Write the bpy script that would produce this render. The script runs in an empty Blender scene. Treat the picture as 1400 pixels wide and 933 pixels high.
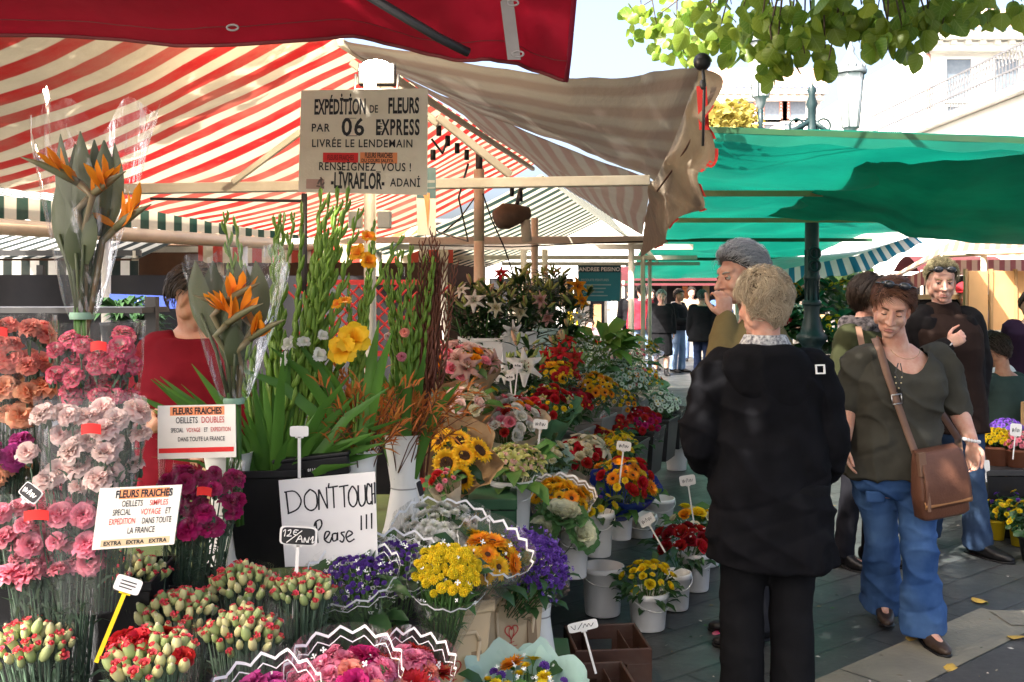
import bpy, bmesh, math, random
from math import sin, cos, pi, sqrt, radians, exp
from mathutils import Vector as V, Matrix, Euler, noise
random.seed(11)
SC = bpy.context.scene
COL = SC.collection
F = 1361.0                      # focal length of the photograph in its own pixels
EYE = 1.58                      # camera height; horizon sits at row 400
def P(px, py, Y):               # photograph pixel + real distance -> point in the place
    return V(((px-700)/F*Y, Y, EYE-(py-400)/F*Y))
def G(px, py):                  # point on the ground under a pixel
    Y = EYE*F/(py-400); return V(((px-700)/F*Y, Y, 0))

# ---------------------------------------------------------------- camera, sky, sun, exposure
cam = bpy.data.cameras.new('camera'); camo = bpy.data.objects.new('camera', cam); COL.objects.link(camo)
camo.location = (0, 0, EYE); camo.rotation_euler = (radians(90), 0, 0)
cam.sensor_width = 36; cam.lens = 36*F/1400; cam.shift_y = -66.5/1400; cam.clip_end = 600; cam.clip_start = .05
SC.camera = camo
TOSUN = V((-.5, -.45, .75)).normalized()
w = bpy.data.worlds.new('World'); SC.world = w; w.use_nodes = True
nt = w.node_tree; bg = nt.nodes['Background']
sky = nt.nodes.new('ShaderNodeTexSky'); sky.sky_type = 'NISHITA'; sky.sun_disc = False
sky.sun_elevation = math.asin(TOSUN.z); sky.sun_rotation = math.atan2(TOSUN.x, TOSUN.y) % (2*pi)
sky.air_density = .7; sky.dust_density = 8; sky.ozone_density = .3
nt.links.new(sky.outputs[0], bg.inputs[0]); bg.inputs[1].default_value = .15
sl = bpy.data.lights.new('sun', 'SUN'); sl.energy = 4.0; sl.angle = radians(.5); sl.color = (1, .95, .86)
so = bpy.data.objects.new('sun', sl); COL.objects.link(so); so.rotation_euler = TOSUN.to_track_quat('Z', 'Y').to_euler()
so.location = TOSUN*30
SC.view_settings.view_transform = 'Standard'; SC.view_settings.look = 'None'
SC.view_settings.exposure = 2.3; SC.view_settings.gamma = 1
SC.render.engine = 'CYCLES'
cy = SC.cycles; cy.max_bounces = 8; cy.diffuse_bounces = 4; cy.glossy_bounces = 3; cy.transmission_bounces = 4
cy.transparent_max_bounces = 24; cy.use_denoising = True; cy.caustics_reflective = False; cy.caustics_refractive = False
cy.sample_clamp_indirect = 6

# ---------------------------------------------------------------- materials
MATS = {}
def _n(nt, t, **k):
    n = nt.nodes.new(t)
    for a, b in k.items(): setattr(n, a, b)
    return n
def _mix(nt, fac, a, b, mode='MIX'):
    m = _n(nt, 'ShaderNodeMix', data_type='RGBA', blend_type=mode)
    for s, x in ((0, fac), (6, a), (7, b)):
        if hasattr(x, 'is_linked'): nt.links.new(x, m.inputs[s])
        else: m.inputs[s].default_value = (tuple(x)+(1,))[:4] if not isinstance(x, (int, float)) else x
    return m.outputs[2]
def _math(nt, op, a, b=None, c=None):
    m = _n(nt, 'ShaderNodeMath', operation=op)
    for i, x in enumerate((a, b, c)):
        if x is None: continue
        if hasattr(x, 'is_linked'): nt.links.new(x, m.inputs[i])
        else: m.inputs[i].default_value = x
    return m.outputs[0]
def _noise(nt, scale, co=None, detail=4, rough=.6):
    n = _n(nt, 'ShaderNodeTexNoise'); n.inputs['Scale'].default_value = scale
    n.inputs['Detail'].default_value = detail; n.inputs['Roughness'].default_value = rough
    if co is not None: nt.links.new(co, n.inputs['Vector'])
    return n.outputs[0]
def _ramp(nt, x, lo, hi):
    r = _n(nt, 'ShaderNodeMapRange'); r.clamp = True
    nt.links.new(x, r.inputs[0]); r.inputs[1].default_value = lo; r.inputs[2].default_value = hi
    return r.outputs[0]
def new_mat(name):
    m = bpy.data.materials.new(name); m.use_nodes = True
    nt = m.node_tree; b = nt.nodes['Principled BSDF']; o = nt.nodes['Material Output']
    return m, nt, b, o
def finish(m, nt, b, o, col, trans, bump, bscale, co):
    if hasattr(col, 'is_linked'): nt.links.new(col, b.inputs['Base Color'])
    else: b.inputs['Base Color'].default_value = (*col, 1)
    if bump:
        bm = _n(nt, 'ShaderNodeBump'); bm.inputs['Strength'].default_value = min(1, bump); bm.inputs['Distance'].default_value = .01*max(1, bump)
        nt.links.new(_noise(nt, bscale, co, 5), bm.inputs['Height']); nt.links.new(bm.outputs[0], b.inputs['Normal'])
    if trans:
        t = _n(nt, 'ShaderNodeBsdfTranslucent'); mx = _n(nt, 'ShaderNodeMixShader'); mx.inputs[0].default_value = trans
        if hasattr(col, 'is_linked'): nt.links.new(col, t.inputs[0])
        else: t.inputs[0].default_value = (*col, 1)
        nt.links.new(b.outputs[0], mx.inputs[1]); nt.links.new(t.outputs[0], mx.inputs[2]); nt.links.new(mx.outputs[0], o.inputs[0])
    return m
def M(name, col, col2=None, rough=.6, scale=6, trans=0, bump=0, bscale=80, spec=.35, metal=0, island=0, emit=0, grime=0, grimecol=(.1,.08,.06), obj=False, gen=False):
    """colour mottled with a second colour; island = random per petal / leaf"""
    if name in MATS: return MATS[name]
    m, nt, b, o = new_mat(name)
    tc = _n(nt, 'ShaderNodeTexCoord'); co = tc.outputs['Object']
    if col2 is None: col2 = tuple(c*.72 for c in col)
    f = _ramp(nt, _noise(nt, scale, co), .32, .68)
    if island:
        g = _n(nt, 'ShaderNodeNewGeometry')
        f = _math(nt, 'ADD', _math(nt, 'MULTIPLY', f, 1-island), _math(nt, 'MULTIPLY', g.outputs['Random Per Island'], island))
    if obj:
        oi = _n(nt, 'ShaderNodeObjectInfo'); f = _math(nt, 'ADD', _math(nt, 'MULTIPLY', f, .5), _math(nt, 'MULTIPLY', oi.outputs['Random'], .5))
    c = _mix(nt, f, col, col2)
    if grime:
        gr = _ramp(nt, _noise(nt, scale*.6, co, 7, .7), .5, .75)
        c = _mix(nt, _math(nt, 'MULTIPLY', gr, grime), c, grimecol)
    b.inputs['Roughness'].default_value = rough; b.inputs['Specular IOR Level'].default_value = spec; b.inputs['Metallic'].default_value = metal
    if emit:
        b.inputs['Emission Color'].default_value = (*col, 1); b.inputs['Emission Strength'].default_value = emit
    MATS[name] = finish(m, nt, b, o, c, trans, bump, bscale, co)
    return m
def petal(name, base, tip, trans=.42, t0=.35, t1=.9, var=.25, rough=.55):
    """petal colour running from its base to its edge (uv.y), every petal a little different"""
    if name in MATS: return MATS[name]
    m, nt, b, o = new_mat(name)
    uv = _n(nt, 'ShaderNodeUVMap'); s = _n(nt, 'ShaderNodeSeparateXYZ'); nt.links.new(uv.outputs[0], s.inputs[0])
    g = _n(nt, 'ShaderNodeNewGeometry'); oi = _n(nt, 'ShaderNodeObjectInfo')
    rnd = _math(nt, 'ADD', _math(nt, 'MULTIPLY', g.outputs['Random Per Island'], .6), _math(nt, 'MULTIPLY', oi.outputs['Random'], .4))
    f = _ramp(nt, _math(nt, 'ADD', s.outputs[1], _math(nt, 'MULTIPLY', rnd, .15)), t0, t1)
    c = _mix(nt, f, base, tip)
    h = _n(nt, 'ShaderNodeHueSaturation'); nt.links.new(c, h.inputs['Color'])
    nt.links.new(_math(nt, 'ADD', _math(nt, 'MULTIPLY', rnd, -2*var), 1+.7*var), h.inputs['Value'])
    nt.links.new(_math(nt, 'ADD', _math(nt, 'MULTIPLY', rnd, .02), .49), h.inputs['Hue'])
    b.inputs['Roughness'].default_value = rough; b.inputs['Specular IOR Level'].default_value = .25
    MATS[name] = finish(m, nt, b, o, h.outputs[0], trans, 0, 0, None)
    return m
def stripes(name, a, bcol, period, trans=.45, duty=.5, axis=0, grime=.5, grimecol=(.22,.18,.12), rough=.85, soft=.02):
    """woven awning cloth, striped along its uv (metres)"""
    m, nt, b, o = new_mat(name)
    uv = _n(nt, 'ShaderNodeUVMap'); s = _n(nt, 'ShaderNodeSeparateXYZ'); nt.links.new(uv.outputs[0], s.inputs[0])
    fr = _math(nt, 'FRACT', _math(nt, 'DIVIDE', s.outputs[axis], period))
    tri = _math(nt, 'ABSOLUTE', _math(nt, 'SUBTRACT', fr, .5))
    c = _mix(nt, _ramp(nt, tri, (1-duty)/2-soft, (1-duty)/2+soft), a, bcol)
    n1 = _ramp(nt, _noise(nt, 1.6, uv.outputs[0], 6, .65), .42, .75)
    n2 = _ramp(nt, _noise(nt, 9, uv.outputs[0], 5, .7), .55, .8)
    c = _mix(nt, _math(nt, 'MULTIPLY', _math(nt, 'MAXIMUM', n1, _math(nt, 'MULTIPLY', n2, .7)), grime), c, grimecol)
    b.inputs['Roughness'].default_value = rough; b.inputs['Specular IOR Level'].default_value = .15
    finish(m, nt, b, o, c, trans, .25, 30, uv.outputs[0])
    return m
def film(name, tint=(1,1,1), opac=.06, glint=.4, lo=.63, zig=False, gloss=.9, bands=((.9,),), n=9, amp=.05, wid=.022):
    """clear flower-wrap film: see-through with creased gloss and painted white glints; zig prints white zigzag lines near its rim"""
    m, nt, b, o = new_mat(name)
    uv = _n(nt, 'ShaderNodeUVMap'); tc = _n(nt, 'ShaderNodeTexCoord')
    tr = _n(nt, 'ShaderNodeBsdfTransparent'); tr.inputs[0].default_value = (*tint, 1)
    gl = _n(nt, 'ShaderNodeBsdfGlossy'); gl.inputs['Roughness'].default_value = .12; gl.inputs[0].default_value = (gloss, gloss, gloss, 1)
    df = _n(nt, 'ShaderNodeBsdfDiffuse'); df.inputs[0].default_value = (.85, .85, .85, 1)
    mp = _n(nt, 'ShaderNodeMapping'); mp.inputs['Scale'].default_value = (30, 30, 7); nt.links.new(tc.outputs['Object'], mp.inputs[0])
    bm = _n(nt, 'ShaderNodeBump'); bm.inputs['Strength'].default_value = .9; bm.inputs['Distance'].default_value = .012
    hn = _noise(nt, 1, mp.outputs[0], 3, .6); nt.links.new(hn, bm.inputs['Height']); nt.links.new(bm.outputs[0], gl.inputs['Normal'])
    lw = _n(nt, 'ShaderNodeLayerWeight'); lw.inputs[0].default_value = .25; nt.links.new(bm.outputs[0], lw.inputs['Normal'])
    m1 = _n(nt, 'ShaderNodeMixShader'); nt.links.new(_math(nt, 'ADD', _math(nt, 'MULTIPLY', lw.outputs['Fresnel'], .3), .012), m1.inputs[0])
    nt.links.new(tr.outputs[0], m1.inputs[1]); nt.links.new(gl.outputs[0], m1.inputs[2])
    m2 = _n(nt, 'ShaderNodeMixShader'); nt.links.new(m1.outputs[0], m2.inputs[1]); nt.links.new(df.outputs[0], m2.inputs[2])
    cr = _math(nt, 'MULTIPLY', _ramp(nt, hn, lo, lo+.1), glint)  # diffuse white streaks painted in for highlights on the film
    fac = _math(nt, 'ADD', cr, opac)
    if zig:
        s = _n(nt, 'ShaderNodeSeparateXYZ'); nt.links.new(uv.outputs[0], s.inputs[0])
        tri = _math(nt, 'MULTIPLY', _math(nt, 'ABSOLUTE', _math(nt, 'SUBTRACT', _math(nt, 'FRACT', _math(nt, 'MULTIPLY', s.outputs[0], n)), .5)), 2*amp)
        for k, bv in enumerate(bands):
            ww = wid*(1 if k % 2 == 0 else .45)
            d = _math(nt, 'ABSOLUTE', _math(nt, 'SUBTRACT', s.outputs[1], _math(nt, 'ADD', tri, bv[0])))
            fac = _math(nt, 'MAXIMUM', fac, _math(nt, 'LESS_THAN', d, ww))
    nt.links.new(_math(nt, 'MINIMUM', fac, 1), m2.inputs[0]); nt.links.new(m2.outputs[0], o.inputs[0])
    MATS[name] = m
    return m

# ---------------------------------------------------------------- mesh builder
class MB:
    def __init__(s): s.v = []; s.f = []; s.m = []; s.u = []
    def add(s, vs, fs, mi=0, uv=None):
        k = len(s.v); s.v += [tuple(x) for x in vs]; s.u += uv if uv else [(0, 0)]*len(vs)
        s.f += [tuple(i+k for i in f) for f in fs]; s.m += [mi]*len(fs); return s
    def box(s, c, size, R=None, mi=0, taper=1.0, tz=None):
        c = V(c); x, y, z = [a/2 for a in size]; vs = []
        for dz in (-1, 1):
            k = taper if dz < 0 else 1
            for dx, dy in ((-1,-1), (1,-1), (1,1), (-1,1)):
                p = V((dx*x*k, dy*y*k, dz*z)); vs.append(c+(R @ p if R else p))
        return s.add(vs, [(3,2,1,0), (4,5,6,7), (0,1,5,4), (1,2,6,5), (2,3,7,6), (3,0,4,7)], mi)
    def tube(s, pts, r, n=8, mi=0, cap=True, flat=None, side=None):
        pts = [V(p) for p in pts]; N = len(pts); rr = r if isinstance(r, (list, tuple)) else [r]*N
        vs = []; uv = []; prev = None
        for i, p in enumerate(pts):
            t = (pts[min(i+1, N-1)]-pts[max(i-1, 0)])
            t = t.normalized() if t.length > 1e-9 else V((0, 0, 1))
            if prev is None:
                a = V(side) if side is not None else (V((0,0,1)) if abs(t.z) < .9 else V((1,0,0)))
            else: a = prev
            a = (a-t*a.dot(t))
            a = a.normalized() if a.length > 1e-6 else t.orthogonal().normalized()
            prev = a; bb = t.cross(a); q = flat if flat else 1
            for k in range(n):
                an = 2*pi*k/n; vs.append(p+(a*cos(an)+bb*sin(an)*q)*rr[i]); uv.append((k/n, i/(N-1)))
        fs = [(i*n+k, i*n+(k+1) % n, (i+1)*n+(k+1) % n, (i+1)*n+k) for i in range(N-1) for k in range(n)]
        if cap: fs += [tuple(range(n-1, -1, -1)), tuple(range((N-1)*n, N*n))]
        return s.add(vs, fs, mi, uv)
    def lathe(s, prof, n=24, T=None, mi=0, sx=1, sy=1):
        vs = []; uv = []
        for i, (r, z) in enumerate(prof):
            for k in range(n):
                a = 2*pi*k/n; p = V((r*cos(a)*sx, r*sin(a)*sy, z)); vs.append(T @ p if T else p); uv.append((k/n, i/(len(prof)-1)))
        fs = [(i*n+k, i*n+(k+1) % n, (i+1)*n+(k+1) % n, (i+1)*n+k) for i in range(len(prof)-1) for k in range(n)]
        return s.add(vs, fs, mi, uv)
    def ell(s, c, r, n=12, m=8, mi=0, R=None):
        c = V(c); vs = []; uv = []
        for i in range(m+1):
            ph = pi*i/m
            for k in range(n):
                a = 2*pi*k/n; p = V((r[0]*sin(ph)*cos(a), r[1]*sin(ph)*sin(a), r[2]*cos(ph))); vs.append(c+(R @ p if R else p)); uv.append((k/n, 1-i/m))
        fs = [(i*n+(k+1) % n, i*n+k, (i+1)*n+k, (i+1)*n+(k+1) % n) for i in range(m) for k in range(n)]
        fs = [(f[1], f[2], f[3]) if f[0]//n == 0 else ((f[0], f[1], f[2]) if f[3]//n == m else f) for f in fs]
        return s.add(vs, fs, mi, uv)
    def sheet(s, fn, nu, nv, mi=0, close=False):
        vs = []; uv = []
        for j in range(nv+1):
            for i in range(nu+1):
                r = fn(i/nu, j/nv)
                if len(r) == 2: vs.append(r[0]); uv.append(r[1])
                else: vs.append(r); uv.append((i/nu, j/nv))
        fs = [(j*(nu+1)+i, j*(nu+1)+i+1, (j+1)*(nu+1)+i+1, (j+1)*(nu+1)+i) for j in range(nv) for i in range(nu)]
        return s.add(vs, fs, mi, uv)
    def blade(s, pts, w, mi=0, side=V((1,0,0)), fold=0.0):
        """a leaf blade along pts; w = widths"""
        pts = [V(p) for p in pts]; N = len(pts); vs = []; uv = []
        for i, p in enumerate(pts):
            t = (pts[min(i+1, N-1)]-pts[max(i-1, 0)]); t = t.normalized() if t.length > 1e-9 else V((0,0,1))
            a = side-t*side.dot(t); a = a.normalized() if a.length > 1e-6 else t.orthogonal().normalized()
            nn = t.cross(a); ww = w[i] if isinstance(w, (list, tuple)) else w
            vs += [p-a*ww+nn*ww*fold, p, p+a*ww+nn*ww*fold]; uv += [(0, i/(N-1)), (.5, i/(N-1)), (1, i/(N-1))]
        fs = []
        for i in range(N-1): fs += [(3*i, 3*i+1, 3*i+4, 3*i+3), (3*i+1, 3*i+2, 3*i+5, 3*i+4)]
        return s.add(vs, fs, mi, uv)
    def xf(s, T, start=0):
        for i in range(start, len(s.v)): s.v[i] = tuple(T @ V(s.v[i]))
        return s
    def mesh(s, name, mats, smooth=True):
        me = bpy.data.meshes.new(name); me.from_pydata(s.v, [], s.f)
        for m in (mats if isinstance(mats, (list, tuple)) else [mats]): me.materials.append(m)
        me.polygons.foreach_set('material_index', s.m)
        if smooth: me.polygons.foreach_set('use_smooth', [True]*len(s.f))
        ul = me.uv_layers.new(name='UVMap'); lu = []
        for f in s.f:
            for i in f: lu += s.u[i]
        ul.data.foreach_set('uv', lu); me.update()
        return me
    def build(s, name, mats, parent=None, smooth=True, loc=None):
        return inst(name, s.mesh(name, mats, smooth), parent, Matrix.Translation(loc) if loc is not None else None)
def inst(name, me, parent=None, T=None):
    o = bpy.data.objects.new(name, me); COL.objects.link(o)
    if parent: o.parent = parent
    if T is not None: o.matrix_local = T
    return o
def tag(o, label=None, cat=None, group=None, kind=None):
    if label: o['label'] = label
    if cat: o['category'] = cat
    if group: o['group'] = group
    if kind: o['kind'] = kind
    return o
def thing(name, label, cat, loc=(0,0,0), rz=0, group=None, R=None):
    o = bpy.data.objects.new(name, None); COL.objects.link(o); o.empty_display_size = .1
    T = Matrix.Translation(V(loc)) @ (R.to_4x4() if R is not None else Matrix.Rotation(rz, 4, 'Z'))
    o.matrix_world = T
    return tag(o, label, cat, group)
def rot_to(d, up=V((0,0,1))):        # rotation taking local +z to d
    return V(d).to_track_quat('Z', 'Y').to_matrix()
def bevel(o, w=.004, seg=2):
    b = o.modifiers.new('bevel', 'BEVEL'); b.width = w; b.segments = seg; b.limit_method = 'ANGLE'; return o
def add_text(mb, txt, h, x, z, mi=0, xs=1.0, off=0.0, y=0.0, align='CENTER', rot=0, ext=.0006, sp=1.0):
    cu = bpy.data.curves.new('t', 'FONT'); cu.body = txt; cu.size = h/.73; cu.align_x = align; cu.offset = off*h; cu.extrude = ext; cu.resolution_u = 3
    cu.space_character = sp
    o = bpy.data.objects.new('t', cu); COL.objects.link(o)
    dg = bpy.context.evaluated_depsgraph_get(); dg.update()
    me = bpy.data.meshes.new_from_object(o.evaluated_get(dg))
    vs = []
    for q in me.vertices:
        a, b = q.co.x*xs, q.co.y; vs.append((x+a*cos(rot)-b*sin(rot), y-q.co.z, z+a*sin(rot)+b*cos(rot)))
    mb.add(vs, [tuple(p.vertices) for p in me.polygons], mi)
    bpy.data.objects.remove(o); bpy.data.curves.remove(cu); bpy.data.meshes.remove(me)
def strokes(mb, lines, w, y=0.0, mi=0):
    """handwriting: flat pen strokes in the xz plane"""
    for ln in lines:
        pts = [V((a, 0, b)) for a, b in ln]
        if len(pts) > 2:
            out = []
            for i in range(len(pts)-1):
                p0, p1, p2, p3 = pts[max(0, i-1)], pts[i], pts[i+1], pts[min(len(pts)-1, i+2)]
                for k in range(4):
                    t = k/4; out.append(.5*((2*p1)+(p2-p0)*t+(2*p0-5*p1+4*p2-p3)*t*t+(3*p1-p0-3*p2+p3)*t**3))
            pts = out+[pts[-1]]
        vs = []
        for i, p in enumerate(pts):
            t = (pts[min(i+1, len(pts)-1)]-pts[max(i-1, 0)]).normalized(); nn = V((-t.z, 0, t.x))*w*(.85+.3*random.random())
            vs += [p-nn+V((0,y,0)), p+nn+V((0,y,0))]
        mb.add(vs, [(2*i, 2*i+1, 2*i+3, 2*i+2) for i in range(len(pts)-1)], mi)
def U(a, b): return random.uniform(a, b)
def fbm(p, s=1.0): return noise.fractal(V(p)*s, 1.0, 2.0, 4)
# ================================================================ materials of the setting
m_white = M('white painted metal', (.6,.55,.46), (.48,.43,.35), .45, 5, grime=.45, grimecol=(.3,.22,.14))
m_cream = M('cream tube', (.66,.58,.44), (.55,.47,.34), .5, 5, grime=.4, grimecol=(.25,.17,.09))
m_dark = M('dark painted metal', (.025,.025,.028), (.04,.04,.04), .4, 8)
m_black = M('black plastic', (.006,.006,.007), (.01,.01,.011), .4, 9, grime=.2, grimecol=(.04,.035,.03), spec=.25)
m_bronze = M('dark green cast iron', (.008,.022,.025), (.014,.034,.036), .4, 12, bump=.3, bscale=60)
m_wood = M('raw wood', (.42,.27,.13), (.3,.18,.08), .7, 3, bump=.2)
m_greenpaint = M('green painted wood', (.015,.06,.028), (.025,.085,.035), .55, 5, grime=.5, grimecol=(.05,.05,.04))
m_greentop = M('mossy green table cover', (.12,.17,.05), (.08,.12,.04), .7, 6, grime=.5)
m_plasticwhite = M('white bucket plastic', (.84,.82,.77), (.77,.75,.7), .35, 3, grime=.25, grimecol=(.35,.31,.25), spec=.4)
m_grey = M('grey plastic', (.2,.19,.17), (.15,.14,.13), .5, 4, grime=.4)
m_tan = M('tan bucket plastic', (.62,.47,.29), (.55,.41,.25), .42, 3, grime=.3, grimecol=(.3,.2,.1))
m_brown = M('brown crate plastic', (.05,.022,.015), (.08,.035,.022), .5, 6, grime=.4, grimecol=(.12,.1,.08))
m_mintp = M('mint bucket plastic', (.5,.66,.6), (.42,.58,.53), .4, 3, grime=.3)
m_paper = M('sign card', (.78,.74,.66), (.7,.66,.58), .7, 4, grime=.15, grimecol=(.45,.38,.28))
m_cardwhite = M('white card', (.82,.8,.77), (.76,.74,.7), .6, 4)
m_ink = M('black ink', (.012,.012,.016), (.02,.02,.02), .6)
m_redink = M('red ink', (.55,.06,.05), (.45,.05,.04), .6)
m_redlabel = M('red sticker', (.75,.03,.025), (.65,.02,.02), .45)
m_orangelabel = M('orange sticker', (.85,.3,.12), (.8,.25,.1), .5)
m_yellowp = M('yellow plastic', (.85,.62,.02), (.8,.55,.02), .4)

# ================================================================ ground
def paving():
    m, nt, b, o = new_mat('slate paving')
    tc = _n(nt, 'ShaderNodeTexCoord'); mp = _n(nt, 'ShaderNodeMapping'); mp.inputs['Rotation'].default_value = (0, 0, radians(-38))
    nt.links.new(tc.outputs['Object'], mp.inputs[0])
    br = _n(nt, 'ShaderNodeTexBrick'); nt.links.new(mp.outputs[0], br.inputs[0])
    br.inputs['Scale'].default_value = 1; br.inputs['Brick Width'].default_value = .62; br.inputs['Row Height'].default_value = .2
    br.inputs['Mortar Size'].default_value = .009; br.inputs['Mortar Smooth'].default_value = .3; br.offset = .42; br.offset_frequency = 2
    br.inputs['Color1'].default_value = (.03,.034,.036,1); br.inputs['Color2'].default_value = (.056,.062,.061,1); br.inputs['Mortar'].default_value = (.016,.017,.017,1)
    n = _ramp(nt, _noise(nt, 2.2, tc.outputs['Object'], 6, .7), .35, .75)
    c = _mix(nt, _math(nt, 'MULTIPLY', n, .6), br.outputs[0], (.05,.05,.047))
    n2 = _ramp(nt, _noise(nt, 60, tc.outputs['Object'], 3), .62, .75)
    c = _mix(nt, _math(nt, 'MULTIPLY', n2, .35), c, (.16,.16,.15))
    nt.links.new(c, b.inputs['Base Color'])
    nt.links.new(_math(nt, 'ADD', _math(nt, 'MULTIPLY', n, .3), .34), b.inputs['Roughness'])
    bm = _n(nt, 'ShaderNodeBump'); bm.inputs['Strength'].default_value = .5; bm.inputs['Distance'].default_value = .01
    h = _math(nt, 'ADD', _math(nt, 'MULTIPLY', br.outputs['Fac'], -1), _math(nt, 'MULTIPLY', _noise(nt, 25, tc.outputs['Object'], 6), .5))
    nt.links.new(h, bm.inputs['Height']); nt.links.new(bm.outputs[0], b.inputs['Normal'])
    return m
g = MB(); g.add([(-150,-60,0), (150,-60,0), (150,240,0), (-150,240,0)], [(0,1,2,3)])
tag(g.build('ground', paving(), smooth=False), kind='structure')
m_lime = M('pale limestone', (.22,.2,.15), (.155,.142,.11), .6, 3, grime=.5, grimecol=(.12,.11,.09), bump=.4, bscale=40)
a0, a1 = V((1.256,4.07,.004)), V((2.35,4.98,.004)); d = (a1-a0).normalized(); nn = V((d.y,-d.x,0))
g = MB(); st = [-2.4, -1.6, -.75, .15, 1.42]
for i in range(4):
    s0, s1 = a0+d*(st[i]+.004), a0+d*(st[i+1]-.004)
    g.add([s0+nn*.3, s1+nn*.3, s1, s0], [(0,1,2,3)])
e = a0+d*1.43
for i in range(4):
    s0, s1 = e+V((.005+.8*i,-.06-.02*i,.004)), e+V((.8*i+.795,-.08-.02*i,.004))
    g.add([s0+V((0,-.22,0)), s1+V((0,-.22,0)), s1, s0], [(0,1,2,3)])
tag(g.build('stone_kerb_strip', m_lime, smooth=False), kind='structure')
m_asph = M('asphalt', (.045,.045,.046), (.06,.06,.06), .8, 30, bump=.5, bscale=300)
g = MB(); q = a0+nn*.31-d*2.4; r = a0+nn*.31+d*1.40; r2 = r+V((3.4,-.2,0)); q.z = r.z = r2.z = .003
z3 = .003; A_, B_, C_, D_ = V((q.x, q.y-2.2, z3)), V((r.x, r.y-2.6, z3)), V((r2.x, r2.y-2.6, z3)), None
g.add([q, A_, B_, r], [(0,1,2,3)]); g.add([r, B_, C_, r2], [(0,1,2,3)])
tag(g.build('road', m_asph, smooth=False), kind='structure')

# ================================================================ striped flower stall
m_redwhite = stripes('red and white awning cloth', (.5,.42,.3), (.33,.014,.014), .2, trans=.32, axis=0, grime=.65)  # real grime, raised to stand in for brown shade on the stripes
m_shadecloth = stripes('shade-toned beige awning cloth', (.25,.225,.19), (.21,.14,.118), .115, trans=.12, axis=1, grime=.5, soft=.06)  # duller, less translucent cloth: the slope's shade is put into its colour
m_apron = stripes('shade-toned awning apron', (.25,.228,.195), (.2,.155,.132), .1, trans=.14, axis=1, grime=.4, soft=.1)  # apron toned down too, its shade mixed into the colour
m_greenwhite = stripes('dark green and white awning cloth', (.55,.52,.4), (.015,.04,.036), .38, trans=.3, axis=0, grime=.4)
m_blackwhite = stripes('black and white awning cloth', (.75,.74,.7), (.02,.03,.03), .16, trans=.4, axis=0, grime=.25)
m_redtrim = M('red cloth trim', (.6,.04,.035), (.5,.03,.03), .8, trans=.3)
def ridge(Y): return V((-.68+.2*(Y-4.2), Y, 2.63+.0146*(Y-4.2)))
def leave(Y): return V((-2.06+.15*(Y-4), Y, 2.0))
def left_slope(Y0, Y1):
    def fn(u, v):
        Y = Y0+(Y1-Y0)*u; a, b = ridge(Y), leave(Y); p = a.lerp(b, v)
        p.z -= .07*sin(pi*v)*(1+.5*sin(Y*2.3)) + .02*fbm((Y*1.3, v*2, 1)); p.x += .02*fbm((Y, v*3, 7))
        sk = .10*sin(v*2.6+Y*1.7)*sin(pi*min(1, v))
        return p, (Y+sk+.5*v*v*.2, v*1.5)
    return fn
stall = thing('market_stall', 'white metal stall frame roofed with sunlit red and white striped awning', 'stall', (-.3, 5, 0))
def st(mb, name, mat, smooth=True):     # children given in world coordinates
    o = mb.build(name, mat, None, smooth); o.parent = stall; o.matrix_parent_inverse = stall.matrix_world.inverted(); return o
b = MB(); b.sheet(left_slope(2.35, 8.6), 60, 24); st(b, 'striped_roof_panel', m_redwhite)
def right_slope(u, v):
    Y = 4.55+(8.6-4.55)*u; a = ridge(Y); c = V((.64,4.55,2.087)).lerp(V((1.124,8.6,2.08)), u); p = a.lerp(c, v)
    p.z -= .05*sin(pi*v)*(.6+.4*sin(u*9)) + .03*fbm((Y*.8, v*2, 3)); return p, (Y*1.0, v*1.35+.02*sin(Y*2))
b = MB(); b.sheet(right_slope, 40, 26); st(b, 'beige_roof_panel', m_shadecloth)
def pl(pts, t):
    k = t*(len(pts)-1); i = min(int(k), len(pts)-2); return pts[i].lerp(pts[i+1], k-i)
ap_top = [P(470,56,3.95), P(620,82,3.95), P(780,108,3.95), P(880,102,3.93), P(957,92,3.9)]
ap_bot = [V((-.6,4.56,2.62)), P(660,157,4.56), P(777,197,4.56), P(850,228,4.55), P(895,248,4.5)]
def apron(u, v):
    p = pl(ap_top, u).lerp(pl(ap_bot, u), v); p.z += -.03*sin(pi*v)+.012*fbm((u*4, v*3, 2)); p.y += .02*fbm((u*5, v, 9)); return p, (u*1.6, v*.5+.05*u)
b = MB(); b.sheet(apron, 44, 14); st(b, 'awning_apron', m_apron)
fi = [P(955,92,3.9), P(932,150,4.15), P(905,222,4.4), P(888,255,4.7), P(884,290,6), P(880,322,8.5)]
fo = [P(978,96,3.8), P(969,170,3.85), P(968,238,3.95), P(944,296,4.2), P(895,340,5.2), P(877,352,8.4)]
def flap(u, v):
    p = pl(fi, u).lerp(pl(fo, u), v); k = .035*v
    p.x += k*sin(u*26)+.012*fbm((u*9, v*4, 4)); p.y += k*cos(u*19); p.z += .02*v*sin(u*33); return p, (u*2.2, v*.3)
b = MB(); b.sheet(flap, 70, 12); st(b, 'hanging_flap', M('grubby flap cloth', (.22,.185,.135), (.16,.13,.095), .9, 7, trans=.14, grime=.6, grimecol=(.24,.14,.09), bump=.3, bscale=40))
for k in range(9):
    t = .12+.085*k; b = MB(); L = .05 if k > 2 else .09
    b.sheet(lambda u, v: flap(t+L*.7*u, .93+.1*v)[0]+V((.004, -.004, 0)), 4, 2); st(b, 'red_trim', m_redtrim)
b = MB(); b.sheet(lambda u, v: P(952+14*u+4*v, 118+60*v, 3.86-.02*u), 4, 6); st(b, 'red_trim', m_redtrim)
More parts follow.
